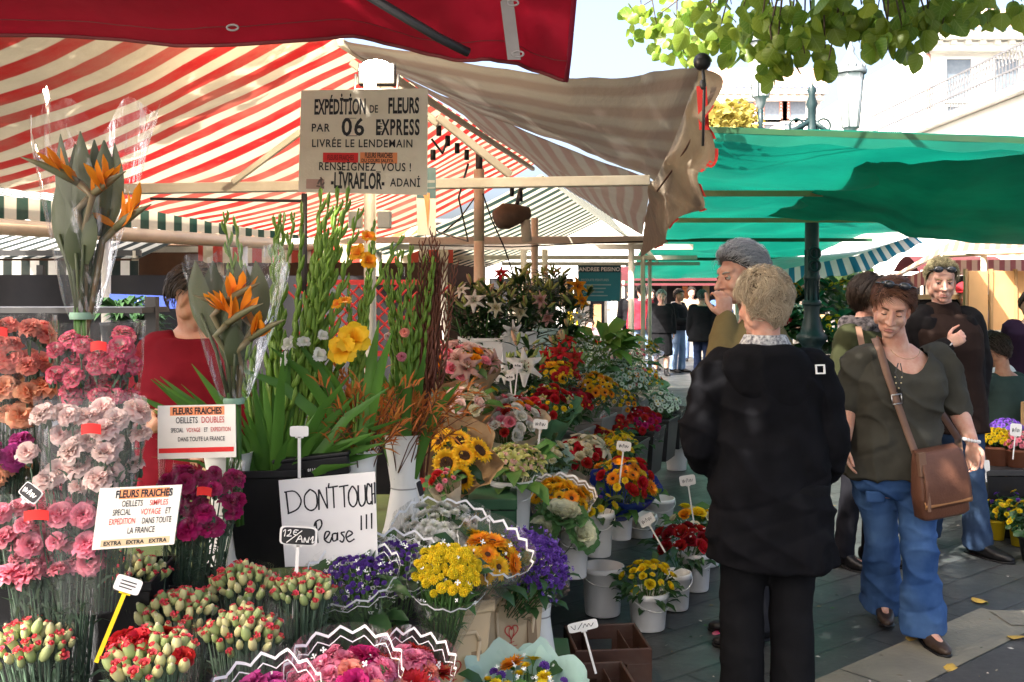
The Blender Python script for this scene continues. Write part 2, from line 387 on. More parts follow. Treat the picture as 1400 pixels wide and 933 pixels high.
b = MB(); b.tube([P(898,262,4.45), P(925,225,4.25), P(945,190,4.1)], .004, 6); st(b, 'brown_cord', m_brown)
b = MB(); b.ell(P(960,85,3.78), (.034,.034,.034), 16, 10); b.tube([P(960,85,3.80), P(960,85,4.1)], .02, 10); st(b, 'roller_knob', m_black)
b = MB(); b.tube([P(961,95,3.77), P(963,115,3.77), P(962,150,3.78), P(961,200,3.8)], .006, 6); b.ell(P(961,116,3.77), (.013,.013,.02), 10, 6); st(b, 'roller_hook', m_dark)
def beam(p, q, r, name='beam', mat=None):
    b = MB(); p, q = V(p), V(q); d = q-p; b.box((p+q)/2, (r[0], r[1], d.length), d.to_track_quat('Z','Y').to_matrix()); o = st(b, name, mat or m_white, False); bevel(o, .004); return o
beam(P(168,259,4.0), P(888,247,4.0), (.045,.04))
beam(P(560,330,8.2), P(890,328,8.2), (.07,.06)); beam(P(380,331,8.25), P(565,328,8.25), (.05,.05))
beam(P(318,250,3.95), P(412,180,3.95), (.03,.022), 'brace')
beam(P(598,160,4.0), P(698,240,4.06), (.03,.03), 'brace')
beam(P(480,85,4.05), P(600,170,4.03), (.03,.03), 'brace')
beam(V((-.69,4.0,2.585)), ridge(8.5)-V((0,0,.06)), (.03,.03), 'ridge_bar')
beam(P(205,272,4.1), P(415,275,4.2), (.012,.012), 'tie_rod', m_dark)
b = MB(); b.tube([P(655,330,7.0)*1, P(655,232,7.0)], .037, 14); b.tube([P(655,330,7.0), V((P(655,330,7.0).x, 7.0, 0))], .037, 14); st(b, 'post', m_cream)
b = MB(); p = P(655,232,7.0); b.tube([p+V((0,0,-.01)), p+V((0,0,.12))], .025, 12); st(b, 'post_cap', m_dark)
for px, Y, t in ((731, 8.3, .03), (745, 10, .03), (716, 9.5, .03)):
    b = MB(); p = P(px, 300, Y); b.tube([V((p.x, Y, 0)), V((p.x, Y, 2.02 if Y > 9 else 2.2))], t, 10); st(b, 'post', m_cream)
b = MB(); p = P(506, 262, 3.42); b.tube([V((p.x, 3.42, 0)), V((p.x, 3.42, 2.35))], .021, 14); st(b, 'sign_post', m_white)
for dx in (-.045, .045):
    b = MB(); b.box(V((p.x+dx*1.1, 3.42, 1.83)), (.045,.04,.06)); bevel(st(b, 'junction_box', m_white, False))
b = MB(); q = P(416,265,4.0); b.tube([q, V((q.x, q.y, 1.55))], .012, 8); st(b, 'hanger_rod', m_dark)
# wires slung under the roof
for pts in ([P(640,225,4.2), P(627,270,5), P(640,330,6), P(600,318,7), P(580,300,7)], [P(660,265,6.9), P(672,300,6.9), P(690,340,6.9), P(705,385,6.9)], [P(560,335,8.0), P(700,338,8.0), P(800,333,8.1), P(888,330,8.1)], [P(606,318,6), P(628,300,6), P(648,272,6.5)], [P(590,190,4), P(605,210,4.02), P(612,190,4.04)]):
    b = MB(); b.tube([pl(pts, i/24) for i in range(25)], .005, 6); st(b, 'cable', m_black)
for px, py, Y in ((600,172,4.1), (612,186,4.2), (625,196,4.3), (638,205,4.5), (592,205,4.05), (700,255,5), (712,262,5.2)):
    b = MB(); b.tube([P(px,py,Y), P(px,py+14,Y)], .011, 8); st(b, 'lamp_socket', m_black)

# lit work lamp over the sign
wl = thing('work_lamp', 'glowing white work lamp above the delivery sign', 'lamp', P(514,100,3.5))
b = MB(); b.box((0,.03,0), (.13,.05,.075)); bevel(b.build('housing', m_black, wl, False))
m_glow = M('lamp glass lit', (1,.9,.72), (1,.88,.7), .4, emit=28)
b = MB(); b.ell((0,-.004,.012), (.058,.03,.034), 20, 12); b.build('lens', m_glow, wl)
b = MB(); b.tube([(-.075,.03,0), (-.075,.0,-.06), (.075,.0,-.06), (.075,.03,0)], .006, 8); b.build('bracket', m_dark, wl)
pl_ = bpy.data.lights.new('work_lamp_light', 'POINT'); pl_.energy = 15; pl_.color = (1,.8,.55); pl_.shadow_soft_size = .06
lo = bpy.data.objects.new('work_lamp_light', pl_); COL.objects.link(lo); lo.parent = wl; lo.location = (0,-.09,.03)
# unlit flood lamp hung under the ridge bar
fl = thing('flood_lamp', 'rusty brown flood lamp hanging unlit under the roof ridge', 'lamp', P(706,296,5.6))
b = MB(); b.tube([(-.11,-.02,-.02), (-.06,0,0), (.0,.0,.01), (.07,.03,.02)], [.055,.075,.06,.035], 14); b.build('housing', M('rusty brown metal', (.16,.09,.05), (.08,.045,.03), .6, 9), fl)
b = MB(); b.tube([(0,0,.05), (.02,.02,.14), (.05,.02,.22)], .012, 8); b.build('bracket', m_dark, fl)
b = MB(); b.tube([(.05,.02,-.02), (.06,.02,-.14)], .028, 10); b.build('socket', m_cream, fl)

# ================================================================ next stall down the lane
s2 = thing('market_stall', 'farther stall under dark green and white striped awning', 'stall', (1, 11, 0), group=None)
def s2c(mb, name, mat, smooth=True):
    o = mb.build(name, mat, None, smooth); o.parent = s2; o.matrix_parent_inverse = s2.matrix_world.inverted(); return o
def l2(u, v):
    Y = 8.9+6*u; p = ridge(Y).lerp(leave(Y), v); p.z += -.05*sin(pi*v)-.06; return p, (Y, v)
b = MB(); b.sheet(l2, 30, 10); s2c(b, 'striped_roof_panel', m_greenwhite)
def r2_(u, v):
    Y = 8.9+6*u; p = ridge(Y).lerp(V((1.15+.17*(Y-8.6), Y, 2.06)), v); p.z += -.05*sin(pi*v)-.06; return p, (Y, v)
b = MB(); b.sheet(r2_, 30, 10); s2c(b, 'striped_roof_panel', m_greenwhite)
for Y in (9.2, 12, 14.6):
    b = MB(); b.box(V((ridge(Y).x-.1, Y, 2.0)), (2.9, .05, .05)); s2c(b, 'beam', m_white, False)
    for x in (leave(Y).x+.05, 1.0+.17*(Y-8.6)):
        b = MB(); b.tube([V((x, Y, 0)), V((x, Y, 2.05))], .028, 10); s2c(b, 'post', m_white)

# stall on the far left: roller tube and scalloped valance
s3 = thing('market_stall', 'beige roller awning with green and cream valance behind the carnations', 'stall', (-3, 6.5, 0))
def s3c(mb, name, mat, smooth=True):
    o = mb.build(name, mat, None, smooth); o.parent = s3; o.matrix_parent_inverse = s3.matrix_world.inverted(); return o
t0, t1 = V((-3.6,5.75,2.0)), V((-1.95,10.5,2.06))
b = MB(); b.tube([t0, t0.lerp(t1,.5), t1], .055, 16); s3c(b, 'roller_tube', M('beige enamel', (.55,.4,.25), (.48,.34,.2), .4, 3, grime=.3))
b = MB(); b.sheet(lambda u, v: (t0.lerp(t1, u)+V((.0,-.05,.2-.14*v-.02*abs(sin(u*60))*v)), (u*5, v*.2)), 120, 3); s3c(b, 'striped_valance', stripes('green and cream valance cloth', (.62,.55,.4), (.02,.06,.04), .2, .35, axis=0, grime=.3))
b = MB(); b.sheet(lambda u, v: (t0.lerp(t1, u)+V((-2.2*v, -.2*v, .16+.5*v)), (u*5, v*2)), 20, 8); s3c(b, 'striped_roof_panel', m_blackwhite)
for t in (.35, .7, .98):
    q = t0.lerp(t1, t); b = MB(); b.tube([V((q.x, q.y, 0)), q], .035, 10); s3c(b, 'post', m_white)
s4 = thing('market_stall', 'black and white striped awning far behind the carnations', 'stall', (-5, 9.5, 0))
def s4c(mb, name, mat, smooth=True):
    o = mb.build(name, mat, None, smooth); o.parent = s4; o.matrix_parent_inverse = s4.matrix_world.inverted(); return o
b = MB(); b.sheet(lambda u, v: (V((-7.5+4.2*u, 8.8-.0*u, 1.86-.16*v-.015*abs(sin(u*50))*v)), (u*4.2, v*.2)), 90, 3); s4c(b, 'striped_valance', m_blackwhite)
b = MB(); b.sheet(lambda u, v: (V((-7.5+4.2*u, 8.8+2.2*v, 1.88+.45*v)), (u*4.2, v*2)), 20, 6); s4c(b, 'striped_roof_panel', m_blackwhite)
b = MB(); b.box((-5.4,8.85,1.93), (4.2,.05,.05)); s4c(b, 'beam', m_dark, False)
for x in (-7.4, -3.35):
    b = MB(); b.tube([(x,8.85,0), (x,8.85,1.95)], .03, 10); s4c(b, 'post', m_white)

# ================================================================ red awning overhead, close by
m_red = M('red awning cloth', (.36,.008,.026), (.24,.005,.015), .85, 2.5, trans=.34, bump=.25, bscale=25)
m_strap = M('grey strap', (.4,.37,.35), (.33,.3,.28), .8, 8)
ra = thing('red_awning', 'red canvas awning hanging close overhead', 'awning', (-1, 1.2, 2.2))
def rac(mb, name, mat, smooth=True):
    o = mb.build(name, mat, None, smooth); o.parent = ra; o.matrix_parent_inverse = ra.matrix_world.inverted(); return o
RY = 2.3
top = [P(-260,30,RY), P(0,50,RY), P(240,60,RY), P(470,54,RY), P(600,72,RY+.03), P(700,92,RY+.05), P(772,104,RY+.06)]
def val(u, v):                          # hem hangs, cloth rises and runs back over the camera
    p = pl(top, u); q = V((p.x*1.02+.02, RY-.35, 2.62+.05*u)); r = p.lerp(q, v)
    r.y += -.10*sin(pi*v)-.05*fbm((u*6, v*2.5, 6)); r.z -= .05*sin(pi*v)+.012*sin(u*20+v*4)*(1-v); fo = abs(v-(.12+.30*u)); r.y += -.05*exp(-(fo/.07)**2)+.03*exp(-(abs(v-.5+.25*u)/.05)**2); return r
b = MB(); b.sheet(val, 90, 60); rac(b, 'valance', m_red)
for v_ in (.07,):
    b = MB(); b.tube([val(i/80, v_)+V((0,-.002,0)) for i in range(81)], .0012, 4); rac(b, 'stitching', M('dark red hem', (.2,.03,.03)))
def roofred(u, v):
    p = val(u, 1); e = V((-2.4+2.6*u, .5, 2.78)); r = p.lerp(e, v); r.z += .12*sin(pi*v)-.05*fbm((u*3, v*4, 2)); return r
b = MB(); b.sheet(roofred, 30, 30); rac(b, 'roof_panel', m_red)
edge = [val(1, i/10) for i in range(11)]
b = MB(); b.tube([p+V((.004,0,0)) for p in edge], .006, 8); rac(b, 'edge_piping', M('dark red piping', (.3,.01,.04)))
b = MB(); b.tube([val(i/60, 0)+V((0,-.002,0)) for i in range(61)], .005, 6); rac(b, 'hem', M('dark red hem', (.2,.03,.03)))
b = MB(); b.sheet(lambda u, v: P(680+18*u+14*v, -30+112*v, RY-.14+.08*v), 2, 10); rac(b, 'strap', m_strap)
b = MB(); b.tube([P(480,-20,RY-.2), P(600,52,RY-.12), P(640,72,RY-.08)], .011, 8); rac(b, 'awning_rib', m_dark)
for px, py in ((318,38), (701,4), (708,74)):
    b = MB(); c = P(px, py, RY-.2); b.tube([c+V((.012*cos(a), 0, .006*sin(a))) for a in [i*pi/8 for i in range(17)]], .0022, 6, cap=False); rac(b, 'strap_ring', m_strap)

# ================================================================ green tarpaulin over the lane
m_tarp = M('green tarpaulin', (.003,.175,.115), (.002,.1,.07), .5, 1.1, trans=.38, grime=.35, grimecol=(.01,.1,.06), bump=.4, bscale=8)
gt = thing('tarpaulin_canopy', 'translucent green tarpaulin stretched on wooden beams over the lane', 'canopy', (3, 10, 0))
def gtc(mb, name, mat, smooth=True):
    o = mb.build(name, mat, None, smooth); o.parent = gt; o.matrix_parent_inverse = gt.matrix_world.inverted(); return o
TY = [(6.0, 186), (8, 258), (10, 296), (12.5, 324), (15.5, 351), (19.5, 383)]
def tz(Y):
    for (y0, p0), (y1, p1) in zip(TY, TY[1:]):
        if Y <= y1 or y1 == 19.5:
            t = (Y-y0)/(y1-y0); z0, z1 = EYE-(p0-400)/F*y0, EYE-(p1-400)/F*y1; return z0+(z1-z0)*t
def txl(Y): return (962-700)/F*6 - .0 + max(0, Y-6)*.085
def smooth01(x, a, b):
    t = min(1, max(0, (x-a)/(b-a))); return t*t*(3-2*t)
def tarp(u, v):
    Y = 6+13.5*v; xl = txl(Y); xr = 6.6-2.2*smooth01(Y, 6.6, 8.6)
    x = xl+(xr-xl)*u; z = tz(Y)-.035*(x-xl)*max(0, 1-(Y-6)/6)
    seg = 0
    for (y0, _), (y1, _) in zip(TY, TY[1:]):
        if y0 <= Y <= y1: seg = sin(pi*(Y-y0)/(y1-y0))
    z -= .06*seg+.035*seg*sin(x*2.2-Y*1.3)+.05*fbm((x*.8, Y*.5, 1))*(.3+seg)+.02*sin(x*5+Y*2)*seg; return V((x, Y, z+.035))
b = MB(); b.sheet(tarp, 60, 90); gtc(b, 'tarpaulin', m_tarp)
b = MB(); b.sheet(lambda u, v: V((txl(6)+6.2*u, 5.99-.015*v, tarp(u,0).z+.02-.1*v+.012*sin(u*70)*v)), 80, 4); gtc(b, 'hem', m_tarp)
for Y, _ in TY[1:]:
    xl = txl(Y); b = MB(); xr = 4.5; b.box(((xl+xr)/2-.03, Y, tz(Y)-.04), (xr-xl+.1, .04, .045)); gtc(b, 'beam', m_wood if Y < 11 else m_greenpaint, False)
b = MB(); b.box((txl(6)+3, 6.0, tz(6)-.07), (6.4, .035, .035), Matrix.Rotation(.035, 3, 'Y')); gtc(b, 'beam', m_greenpaint, False)
for x in (1.26, 7.2):
    b = MB(); b.tube([(x, 20 if x < 2 else 6, 0), (x, 20 if x < 2 else 6, 2.4 if x > 2 else 1.85)], .03, 10); gtc(b, 'post', m_white)
# second darker sheet sagging below at the right
se0 = [P(1185,221,6.4), P(1220,222,6.35), P(1300,222,6.2), P(1400,212,6.1), P(1560,205,6.0)]
se1 = [P(1048,296,9.9), P(1190,304,9.4), P(1240,322,9.0), P(1330,334,8.6), P(1560,335,8.2)]
def sag(u, v):
    p = pl(se0, u).lerp(pl(se1, u), v); p.z += -.09*sin(pi*v)*min(1,u*3)-.03*fbm((u*5, v*3, 5)); return p
b = MB(); b.sheet(sag, 40, 24); gtc(b, 'sagging_sheet', M('dark green tarpaulin', (.008,.3,.21), (.005,.18,.13), .6, 1.5, trans=.6, grime=.3, grimecol=(.01,.05,.04), bump=.4, bscale=9))

# awnings beyond the lane on the right
aw = thing('market_stall', 'blue and white striped awning beyond the street lamp', 'stall', (4, 13, 0))
def awc(mb, name, mat, smooth=True):
    o = mb.build(name, mat, None, smooth); o.parent = aw; o.matrix_parent_inverse = aw.matrix_world.inverted(); return o
m_bluewhite = stripes('blue and white valance cloth', (.8,.8,.78), (.03,.22,.36), .16, .4, axis=0, grime=.1)
A = [P(1000,398,13.5), P(1060,392,13), P(1180,372,12), P(1262,332,11)]; B = [P(1003,378,13.5), P(1062,370,13), P(1170,350,12), P(1250,322,11)]
C = [P(1040,352,16), P(1110,345,16), P(1190,330,15), P(1262,318,13)]
b = MB(); b.sheet(lambda u, v: (pl(A,u).lerp(pl(B,u), v)+V((0,0,.01*sin(u*60)*(1-v))), (u*3.2, v*.3)), 80, 4); awc(b, 'striped_valance', m_bluewhite)
b = MB(); b.sheet(lambda u, v: pl(B,u).lerp(pl(C,u), v), 20, 6); awc(b, 'white_roof_panel', M('white awning cloth', (.75,.77,.78), trans=.5))
for q in (P(1175,372,12), P(1010,395,13.6)):
    b = MB(); b.tube([V((q.x,q.y+.1,0)), V((q.x,q.y+.1,q.z+.1))], .03, 8); awc(b, 'post', m_white)
ar = thing('market_stall', 'pale red and white striped awning above the people at the table', 'stall', (6, 11, 0))
def arc_(mb, name, mat, smooth=True):
    o = mb.build(name, mat, None, smooth); o.parent = ar; o.matrix_parent_inverse = ar.matrix_world.inverted(); return o
m_palered = stripes('pale red striped cloth', (.42,.35,.28), (.3,.17,.12), .2, .4, axis=0, grime=.3)
D0 = [P(1180,400,13), P(1290,345,11), P(1420,352,9.5), P(1500,356,9)]; D1 = [P(1195,392,16), P(1300,330,15), P(1420,325,14.5), P(1500,325,14)]
b = MB(); b.sheet(lambda u, v: (pl(D0,u).lerp(pl(D1,u), v)-V((0,0,.06*sin(pi*v))), (u*5, v*3)), 40, 10); arc_(b, 'striped_roof_panel', m_palered)
E0 = [P(1180,402,14.5), P(1300,356,14.5), P(1500,354,14.5)]; 
b = MB(); b.sheet(lambda u, v: (pl(E0,u)-V((0,0,.22*v+.01*sin(u*90)*v)), (u*4, v)), 90, 3); arc_(b, 'striped_valance', stripes('red and violet valance cloth', (.42,.32,.27), (.22,.08,.09), .15, .4, axis=0, grime=.2))
b = MB(); p, q = P(1290,349,10.9), P(1500,338,9.4); b.tube([p, q], .03, 8); arc_(b, 'beam', m_cream)
for q in (P(1345,349,10.4), P(1480,345,9.6)):
    b = MB(); b.tube([V((q.x,q.y,0)), q], .03, 8); arc_(b, 'post', m_cream)

# ================================================================ street lamp standing through the tarpaulin
sp = P(1110, 400, 10.2); sp.z = 0
lamp = thing('street_lamp', 'dark green cast iron street lamp with two glass lanterns', 'street lamp', sp)
zz = lambda py: EYE-(py-400)/F*10.2
prof = [(.26,0), (.26,.2), (.2,.26), (.17,.3), (.15,.8), (.17,.84), (.17,.9), (.11,.95)]
b = MB(); b.lathe(prof+[(.1,zz(474)), (.13,zz(468)), (.155,zz(464)), (.155,zz(459)), (.12,zz(455)), (.105,zz(447)), (.085,zz(436)), (.078,zz(428)), (.08,zz(419))], 20); b.build('base', m_bronze, lamp)
b = MB(); b.lathe([(.078,zz(419)), (.095,zz(417)), (.095,zz(413)), (.07,zz(410)), (.068,zz(385)), (.085,zz(382)), (.085,zz(378)), (.075,zz(375)), (.07,zz(340)), (.07,zz(200)), (.045,zz(175)), (.04,zz(150)), (.06,zz(143)), (.03,zz(130)), (.05,zz(124)), (.012,zz(116)), (.0,zz(110))], 18)
for k in range(8):
    a = k*pi/4; b.tube([(.067*cos(a), .067*sin(a), zz(412)), (.067*cos(a), .067*sin(a), zz(342))], .011, 5)
b.build('column', m_bronze, lamp)
for py in (347, 364):
    b = MB(); b.tube([(.055*cos(t), -.095, zz(py)+.055*sin(t)) for t in [i*pi/8 for i in range(17)]], .014, 6, cap=False); b.build('ring_ornament', m_bronze, lamp)
m_lglass = M('lantern glass', (.75,.78,.8), (.7,.73,.75), .15, trans=.5)
for sx, tip in ((-1, 1040), (1, 1163)):
    X = (tip-1110)/F*10.2; z0 = zz(192) if sx > 0 else zz(150)
    b = MB(); b.tube([(0,0,zz(165)), (X*.4,0,zz(180)), (X*.8,0,zz(184)), (X,0,zz(175)), (X,0,z0)], [.03,.026,.024,.024,.03], 8); 
    b.tube([(X*.3+.07*cos(t), 0, zz(172)+.07*sin(t)) for t in [i*pi/8 for i in range(17)]], .012, 6, cap=False); arm = b.build('lantern_arm', m_bronze, lamp)
    ln = MB(); h = .56; ln.lathe([(.02,z0), (.05,z0+.05), (.06,z0+.1), (.09,z0+.13)], 8, Matrix.Translation((X,0,0)))
    for k in range(6):
        a = k*pi/3; ln.tube([(X+.085*cos(a), .085*sin(a), z0+.12), (X+.135*cos(a), .135*sin(a), z0+.12+h)], .007, 5)
    ln.lathe([(.16,z0+.12+h), (.165,z0+.145+h), (.115,z0+.21+h), (.07,z0+.28+h), (.035,z0+.34+h), (.045,z0+.38+h), (.015,z0+.42+h), (.03,z0+.46+h), (0,z0+.52+h)], 12, Matrix.Translation((X,0,0)))
    for k in range(12):
        a = k*pi/6; ln.ell((X+.14*cos(a), .14*sin(a), z0+.19+h), (.013,.013,.03), 6, 4)
    lb = ln.build('lantern', M('glare-paled lantern metal', (.2,.22,.23), (.13,.15,.16), .45, 9), lamp)  # cast iron painted pale to stand in for veiling glare
    ln = MB(); ln.lathe([(.082,z0+.13), (.13,z0+.115+h)], 6, Matrix.Translation((X,0,0))); ln.build('glass', m_lglass, lb, False)

# ================================================================ buildings, sun-bleached
m_wall = M('white stucco', (.8,.78,.73), (.76,.74,.68), .85, .6, grime=.15, grimecol=(.6,.55,.48), bump=.2, bscale=30)
m_pink = M('pink stucco', (.68,.5,.42), (.62,.45,.38), .85, .6, grime=.15)
m_tile = M('roof tiles', (.42,.27,.2), (.34,.2,.15), .85, 4)
m_shut = M('red shutter', (.45,.2,.16), (.4,.17,.13), .7)
m_pane = M('window pane', (.12,.15,.18), (.16,.19,.22), .1, spec=.6)
m_rail = M('railing iron', (.1,.1,.11), (.14,.14,.14), .5)
def building(label, x0, x1, Y, z1, mat, depth=8, name='apartment_building'):
    t = thing(name, label, 'building', ((x0+x1)/2, Y, 0)); W = x1-x0
    b = MB(); b.box((0, depth/2, z1/2), (W, depth, z1)); b.build('wall', mat, t, False); return t, W
def window(t, x, z, w, h, shutters=None):
    b = MB()
    for sx in (-1, 1): b.box((x+sx*(w/2+.05), -.04, z), (.1, .1, h+.2))
    b.box((x, -.04, z+h/2+.05), (w, .1, .1)); b.box((x, -.07, z-h/2-.05), (w+.3, .2, .1)); fr = b.build('window', m_wall, t, False)
    b = MB(); b.box((x, -.01, z), (w, .03, h)); b.build('pane', m_pane, fr, False)
    if shutters:
        for sx in (-1, 1):
            b = MB(); b.box((x+sx*(w*.75+.1), -.05, z), (w*.5, .05, h+.1))
            for k in range(8): b.box((x+sx*(w*.75+.1), -.085, z-h/2+h*(k+.5)/8), (w*.42, .02, h/12))
            b.build('shutter', shutters, t, False)
def roofcap(t, W, z, depth):
    b = MB(); b.box((0, -.35, z-.25), (W+.4, .7, .3)); b.box((0, -.2, z-.6), (W+.2, .4, .3))
    n = int(W/.5)
    for k in range(n): b.box((-W/2+W*(k+.5)/n, -.3, z-.48), (.2, .5, .15))
    b.build('cornice', m_wall, t, False)
    b = MB(); b.sheet(lambda u, v: V((-W/2-.3+(W+.6)*u, -.8+depth*.5*v, z-.08+1.8*v+.05*abs(sin(u*W*8)))), int(W*16), 3); b.build('roof', m_tile, t)
bz = lambda py, Y: EYE-(py-400)/F*Y
bx = lambda px, Y: (px-700)/F*Y
t, W = building('white building with tiled cornice and downpipe', bx(1266,36), bx(1700,36), 36, bz(58,36), m_wall, name='house')
roofcap(t, W, bz(44,36), 8)
for px in (1310, 1375, 1440, 1500):
    for py in (175, 110, 300): window(t, bx(px,36)-t.location.x, bz(py,36), .9, 1.5)
b = MB(); b.tube([(-W/2+.05,-.1,0), (-W/2+.05,-.1,bz(75,36))], .07, 8); b.build('downpipe', m_shut, t)
t, W = building('white side house with red shutters and sloping roofline', bx(1130,44), bx(1272,44), 44, bz(150,44), m_wall, name='house')
g = MB(); x0, x1 = -W/2, W/2; g.add([(x0,.0,bz(150,44)), (x1,.0,bz(150,44)), (x1,0,bz(62,44)), (x0,6,bz(150,44)), (x1,6,bz(150,44)), (x1,6,bz(62,44))], [(0,1,2), (5,4,3), (0,2,5,3), (1,4,5,2)]); g.build('gable', m_wall, t, False)
window(t, bx(1247,44)-t.location.x, bz(148,44), .8, 1.8, m_shut); window(t, bx(1200,44)-t.location.x, bz(230,44), .8, 1.8, m_shut)
# terrace wing with iron railing
t = thing('terrace_house', 'low white terrace wing edged with an iron railing', 'building', (11.6, 27, 0))
zt = 1.58+255/F*24; b = MB(); b.box((2.5, 0, zt/2), (5, 9.6, zt)); b.build('wall', m_wall, t, False)
b = MB(); b.box((2.4,0,zt+.1), (5.3,10,.16)); b.build('slab', m_wall, t, False)
b = MB()
for z in (.25, .62, 1.12): b.box((-.1,0,zt+z), (.04,9.6,.04))
for k in range(60):
    y = -4.8+9.6*k/59; b.box((-.1,y,zt+.66), (.02,.02,.92))
    if k < 59: b.tube([(-.1, y+.08+.06*cos(a), zt+.87+.09*sin(a)) for a in [i*pi/6 for i in range(13)]], .01, 4, cap=False)
b.build('railing', m_rail, t, False)
t, W = building('pale far building above the green tarpaulin', bx(985,60), bx(1122,60), 60, bz(120,60), m_wall)
roofcap(t, W, bz(122,60), 6)
for px in (1020, 1055, 1090):
    for py in (150, 182): window(t, bx(px,60)-t.location.x, bz(py,60), 1.0, 1.6, m_shut)
t, W = building('pink building behind the street lamp', bx(1068,52), bx(1127,52), 52, bz(166,52), m_pink)
for px in (1080, 1096, 1113): window(t, bx(px,52)-t.location.x, bz(182,52), .6, 1.0)
t, W = building('long pale house front closing the square', bx(560,48), bx(990,48), 48, bz(300,48), m_wall, name='town_house')
for i in range(9): window(t, -W/2+W*(i+.5)/9, 1.9, 1.1, 2.0)
t, W = building('white house front behind the table people', bx(1000,46), bx(1600,46), 46, bz(300,46), m_wall, name='town_house')
for i in range(10): window(t, -W/2+W*(i+.5)/10, 2.0, 1.1, 2.0)
t, W = building('long house front far behind the left stalls', -22, -6, 34, 7, m_wall, name='town_house')
for i in range(7): window(t, -W/2+W*(i+.5)/7, 2.4, 1.1, 2.0)

# ================================================================ trees
m_bark = M('bark', (.12,.09,.065), (.07,.055,.04), .9, 6, bump=1, bscale=20)
def leafmat():
    m, nt, b, o = new_mat('lime leaf'); uv = _n(nt, 'ShaderNodeUVMap'); s = _n(nt, 'ShaderNodeSeparateXYZ'); nt.links.new(uv.outputs[0], s.inputs[0]); g = _n(nt, 'ShaderNodeNewGeometry'); tc = _n(nt, 'ShaderNodeTexCoord')
    x = _math(nt, 'ABSOLUTE', _math(nt, 'SUBTRACT', s.outputs[0], .5)); mid = _math(nt, 'LESS_THAN', x, .022)
    rib = _math(nt, 'LESS_THAN', _math(nt, 'ABSOLUTE', _math(nt, 'SUBTRACT', _math(nt, 'FRACT', _math(nt, 'MULTIPLY', _math(nt, 'SUBTRACT', s.outputs[1], _math(nt, 'MULTIPLY', x, .9)), 6)), .5)), .06)
    f = _math(nt, 'ADD', _math(nt, 'MULTIPLY', g.outputs['Random Per Island'], .75), _math(nt, 'MULTIPLY', _noise(nt, 40, tc.outputs['Object']), .3))
    c = _mix(nt, f, (.07,.18,.018), (.27,.34,.035)); c = _mix(nt, _math(nt, 'MULTIPLY', _math(nt, 'MAXIMUM', mid, rib), .45), c, (.3,.4,.1))
    b.inputs['Roughness'].default_value = .42
    return finish(m, nt, b, o, c, .5, 0, 0, None)
m_leaf = leafmat()
rl = random.Random(5)
def leaf_into(mb, c, s, d, n_, mi=0):
    """heart-shaped leaf at c, pointing along d, facing n_"""
    d = d.normalized(); a = d.cross(n_).normalized(); nn = a.cross(d)
    o = [(0,0), (-.28,.02), (-.47,.25), (-.45,.55), (-.22,.85), (0,1.0), (.22,.85), (.45,.55), (.47,.25), (.28,.02)]
    bd_ = rl.uniform(-.35,.25); fo_ = rl.uniform(.1,.55)
    vs = [c+(a*x+d*(y-.05)+nn*(-fo_*abs(x)+bd_*y*y+.05*sin(x*9+y*7)))*s for x, y in o]+[c+d*.45*s+nn*.03*s]
    mb.add(vs, [(k, (k+1) % 10, 10) for k in range(10)], mi, [(x+.5, y) for x, y in o]+[(.5,.45)])
lt = thing('lime_tree', 'lime tree hanging bright heart shaped leaves into the top of the view', 'tree', (3.6, -1.6, 0))
def ltc(mb, name, mat, smooth=True):
    o = mb.build(name, mat, None, smooth); o.parent = lt; o.matrix_parent_inverse = lt.matrix_world.inverted(); return o
b = MB(); b.tube([(3.6,-1.6,-.05), (3.62,-1.58,.5), (3.55,-1.5,2), (3.4,-1.3,3.3), (3.1,-.9,4.3)], [.24,.19,.17,.15,.11], 14); ltc(b, 'trunk', m_bark)
limbs = [[(3.45,-1.35,3.0), (2.6,.4,3.7), (1.6,2.2,3.75), (1.0,3.3,3.45)], [(3.45,-1.35,3.0), (3.4,.8,3.6), (3.0,2.8,3.6), (2.6,4.2,3.25)], [(3.4,-1.3,3.2), (1.4,-.6,3.9), (-.4,.6,4.0), (-1.6,1.6,3.9)], [(3.3,-1.2,3.6), (2.2,.9,4.3), (1,2.6,4.2)], [(3.3,-1.2,3.5), (5,0,4.2), (5.2,2,4)], [(3.0,2.8,3.6), (2.2,4.6,3.4), (1.6,5.6,3.55)]]
for L in limbs:
    L = [V(p) for p in L]; b = MB(); b.tube([pl(L, i/10) for i in range(11)], [.07*(1-i/11)+.008 for i in range(11)], 8); ltc(b, 'limb', m_bark)
b = MB(); tw = MB()
def spray(tip, n, spread, s0, s1, zmin=None):
    for _ in range(n):
        c = tip+V((rl.gauss(0,spread), rl.gauss(0,spread*.7), rl.gauss(0,spread*.45)))
        if zmin is not None and c.z < zmin(c): continue
        leaf_into(b, c, rl.uniform(s0, s1), V((rl.gauss(0,.6), rl.gauss(0,.6), -1)), V((rl.gauss(0,.8), -1+rl.gauss(0,.7), rl.gauss(.3,.6))))
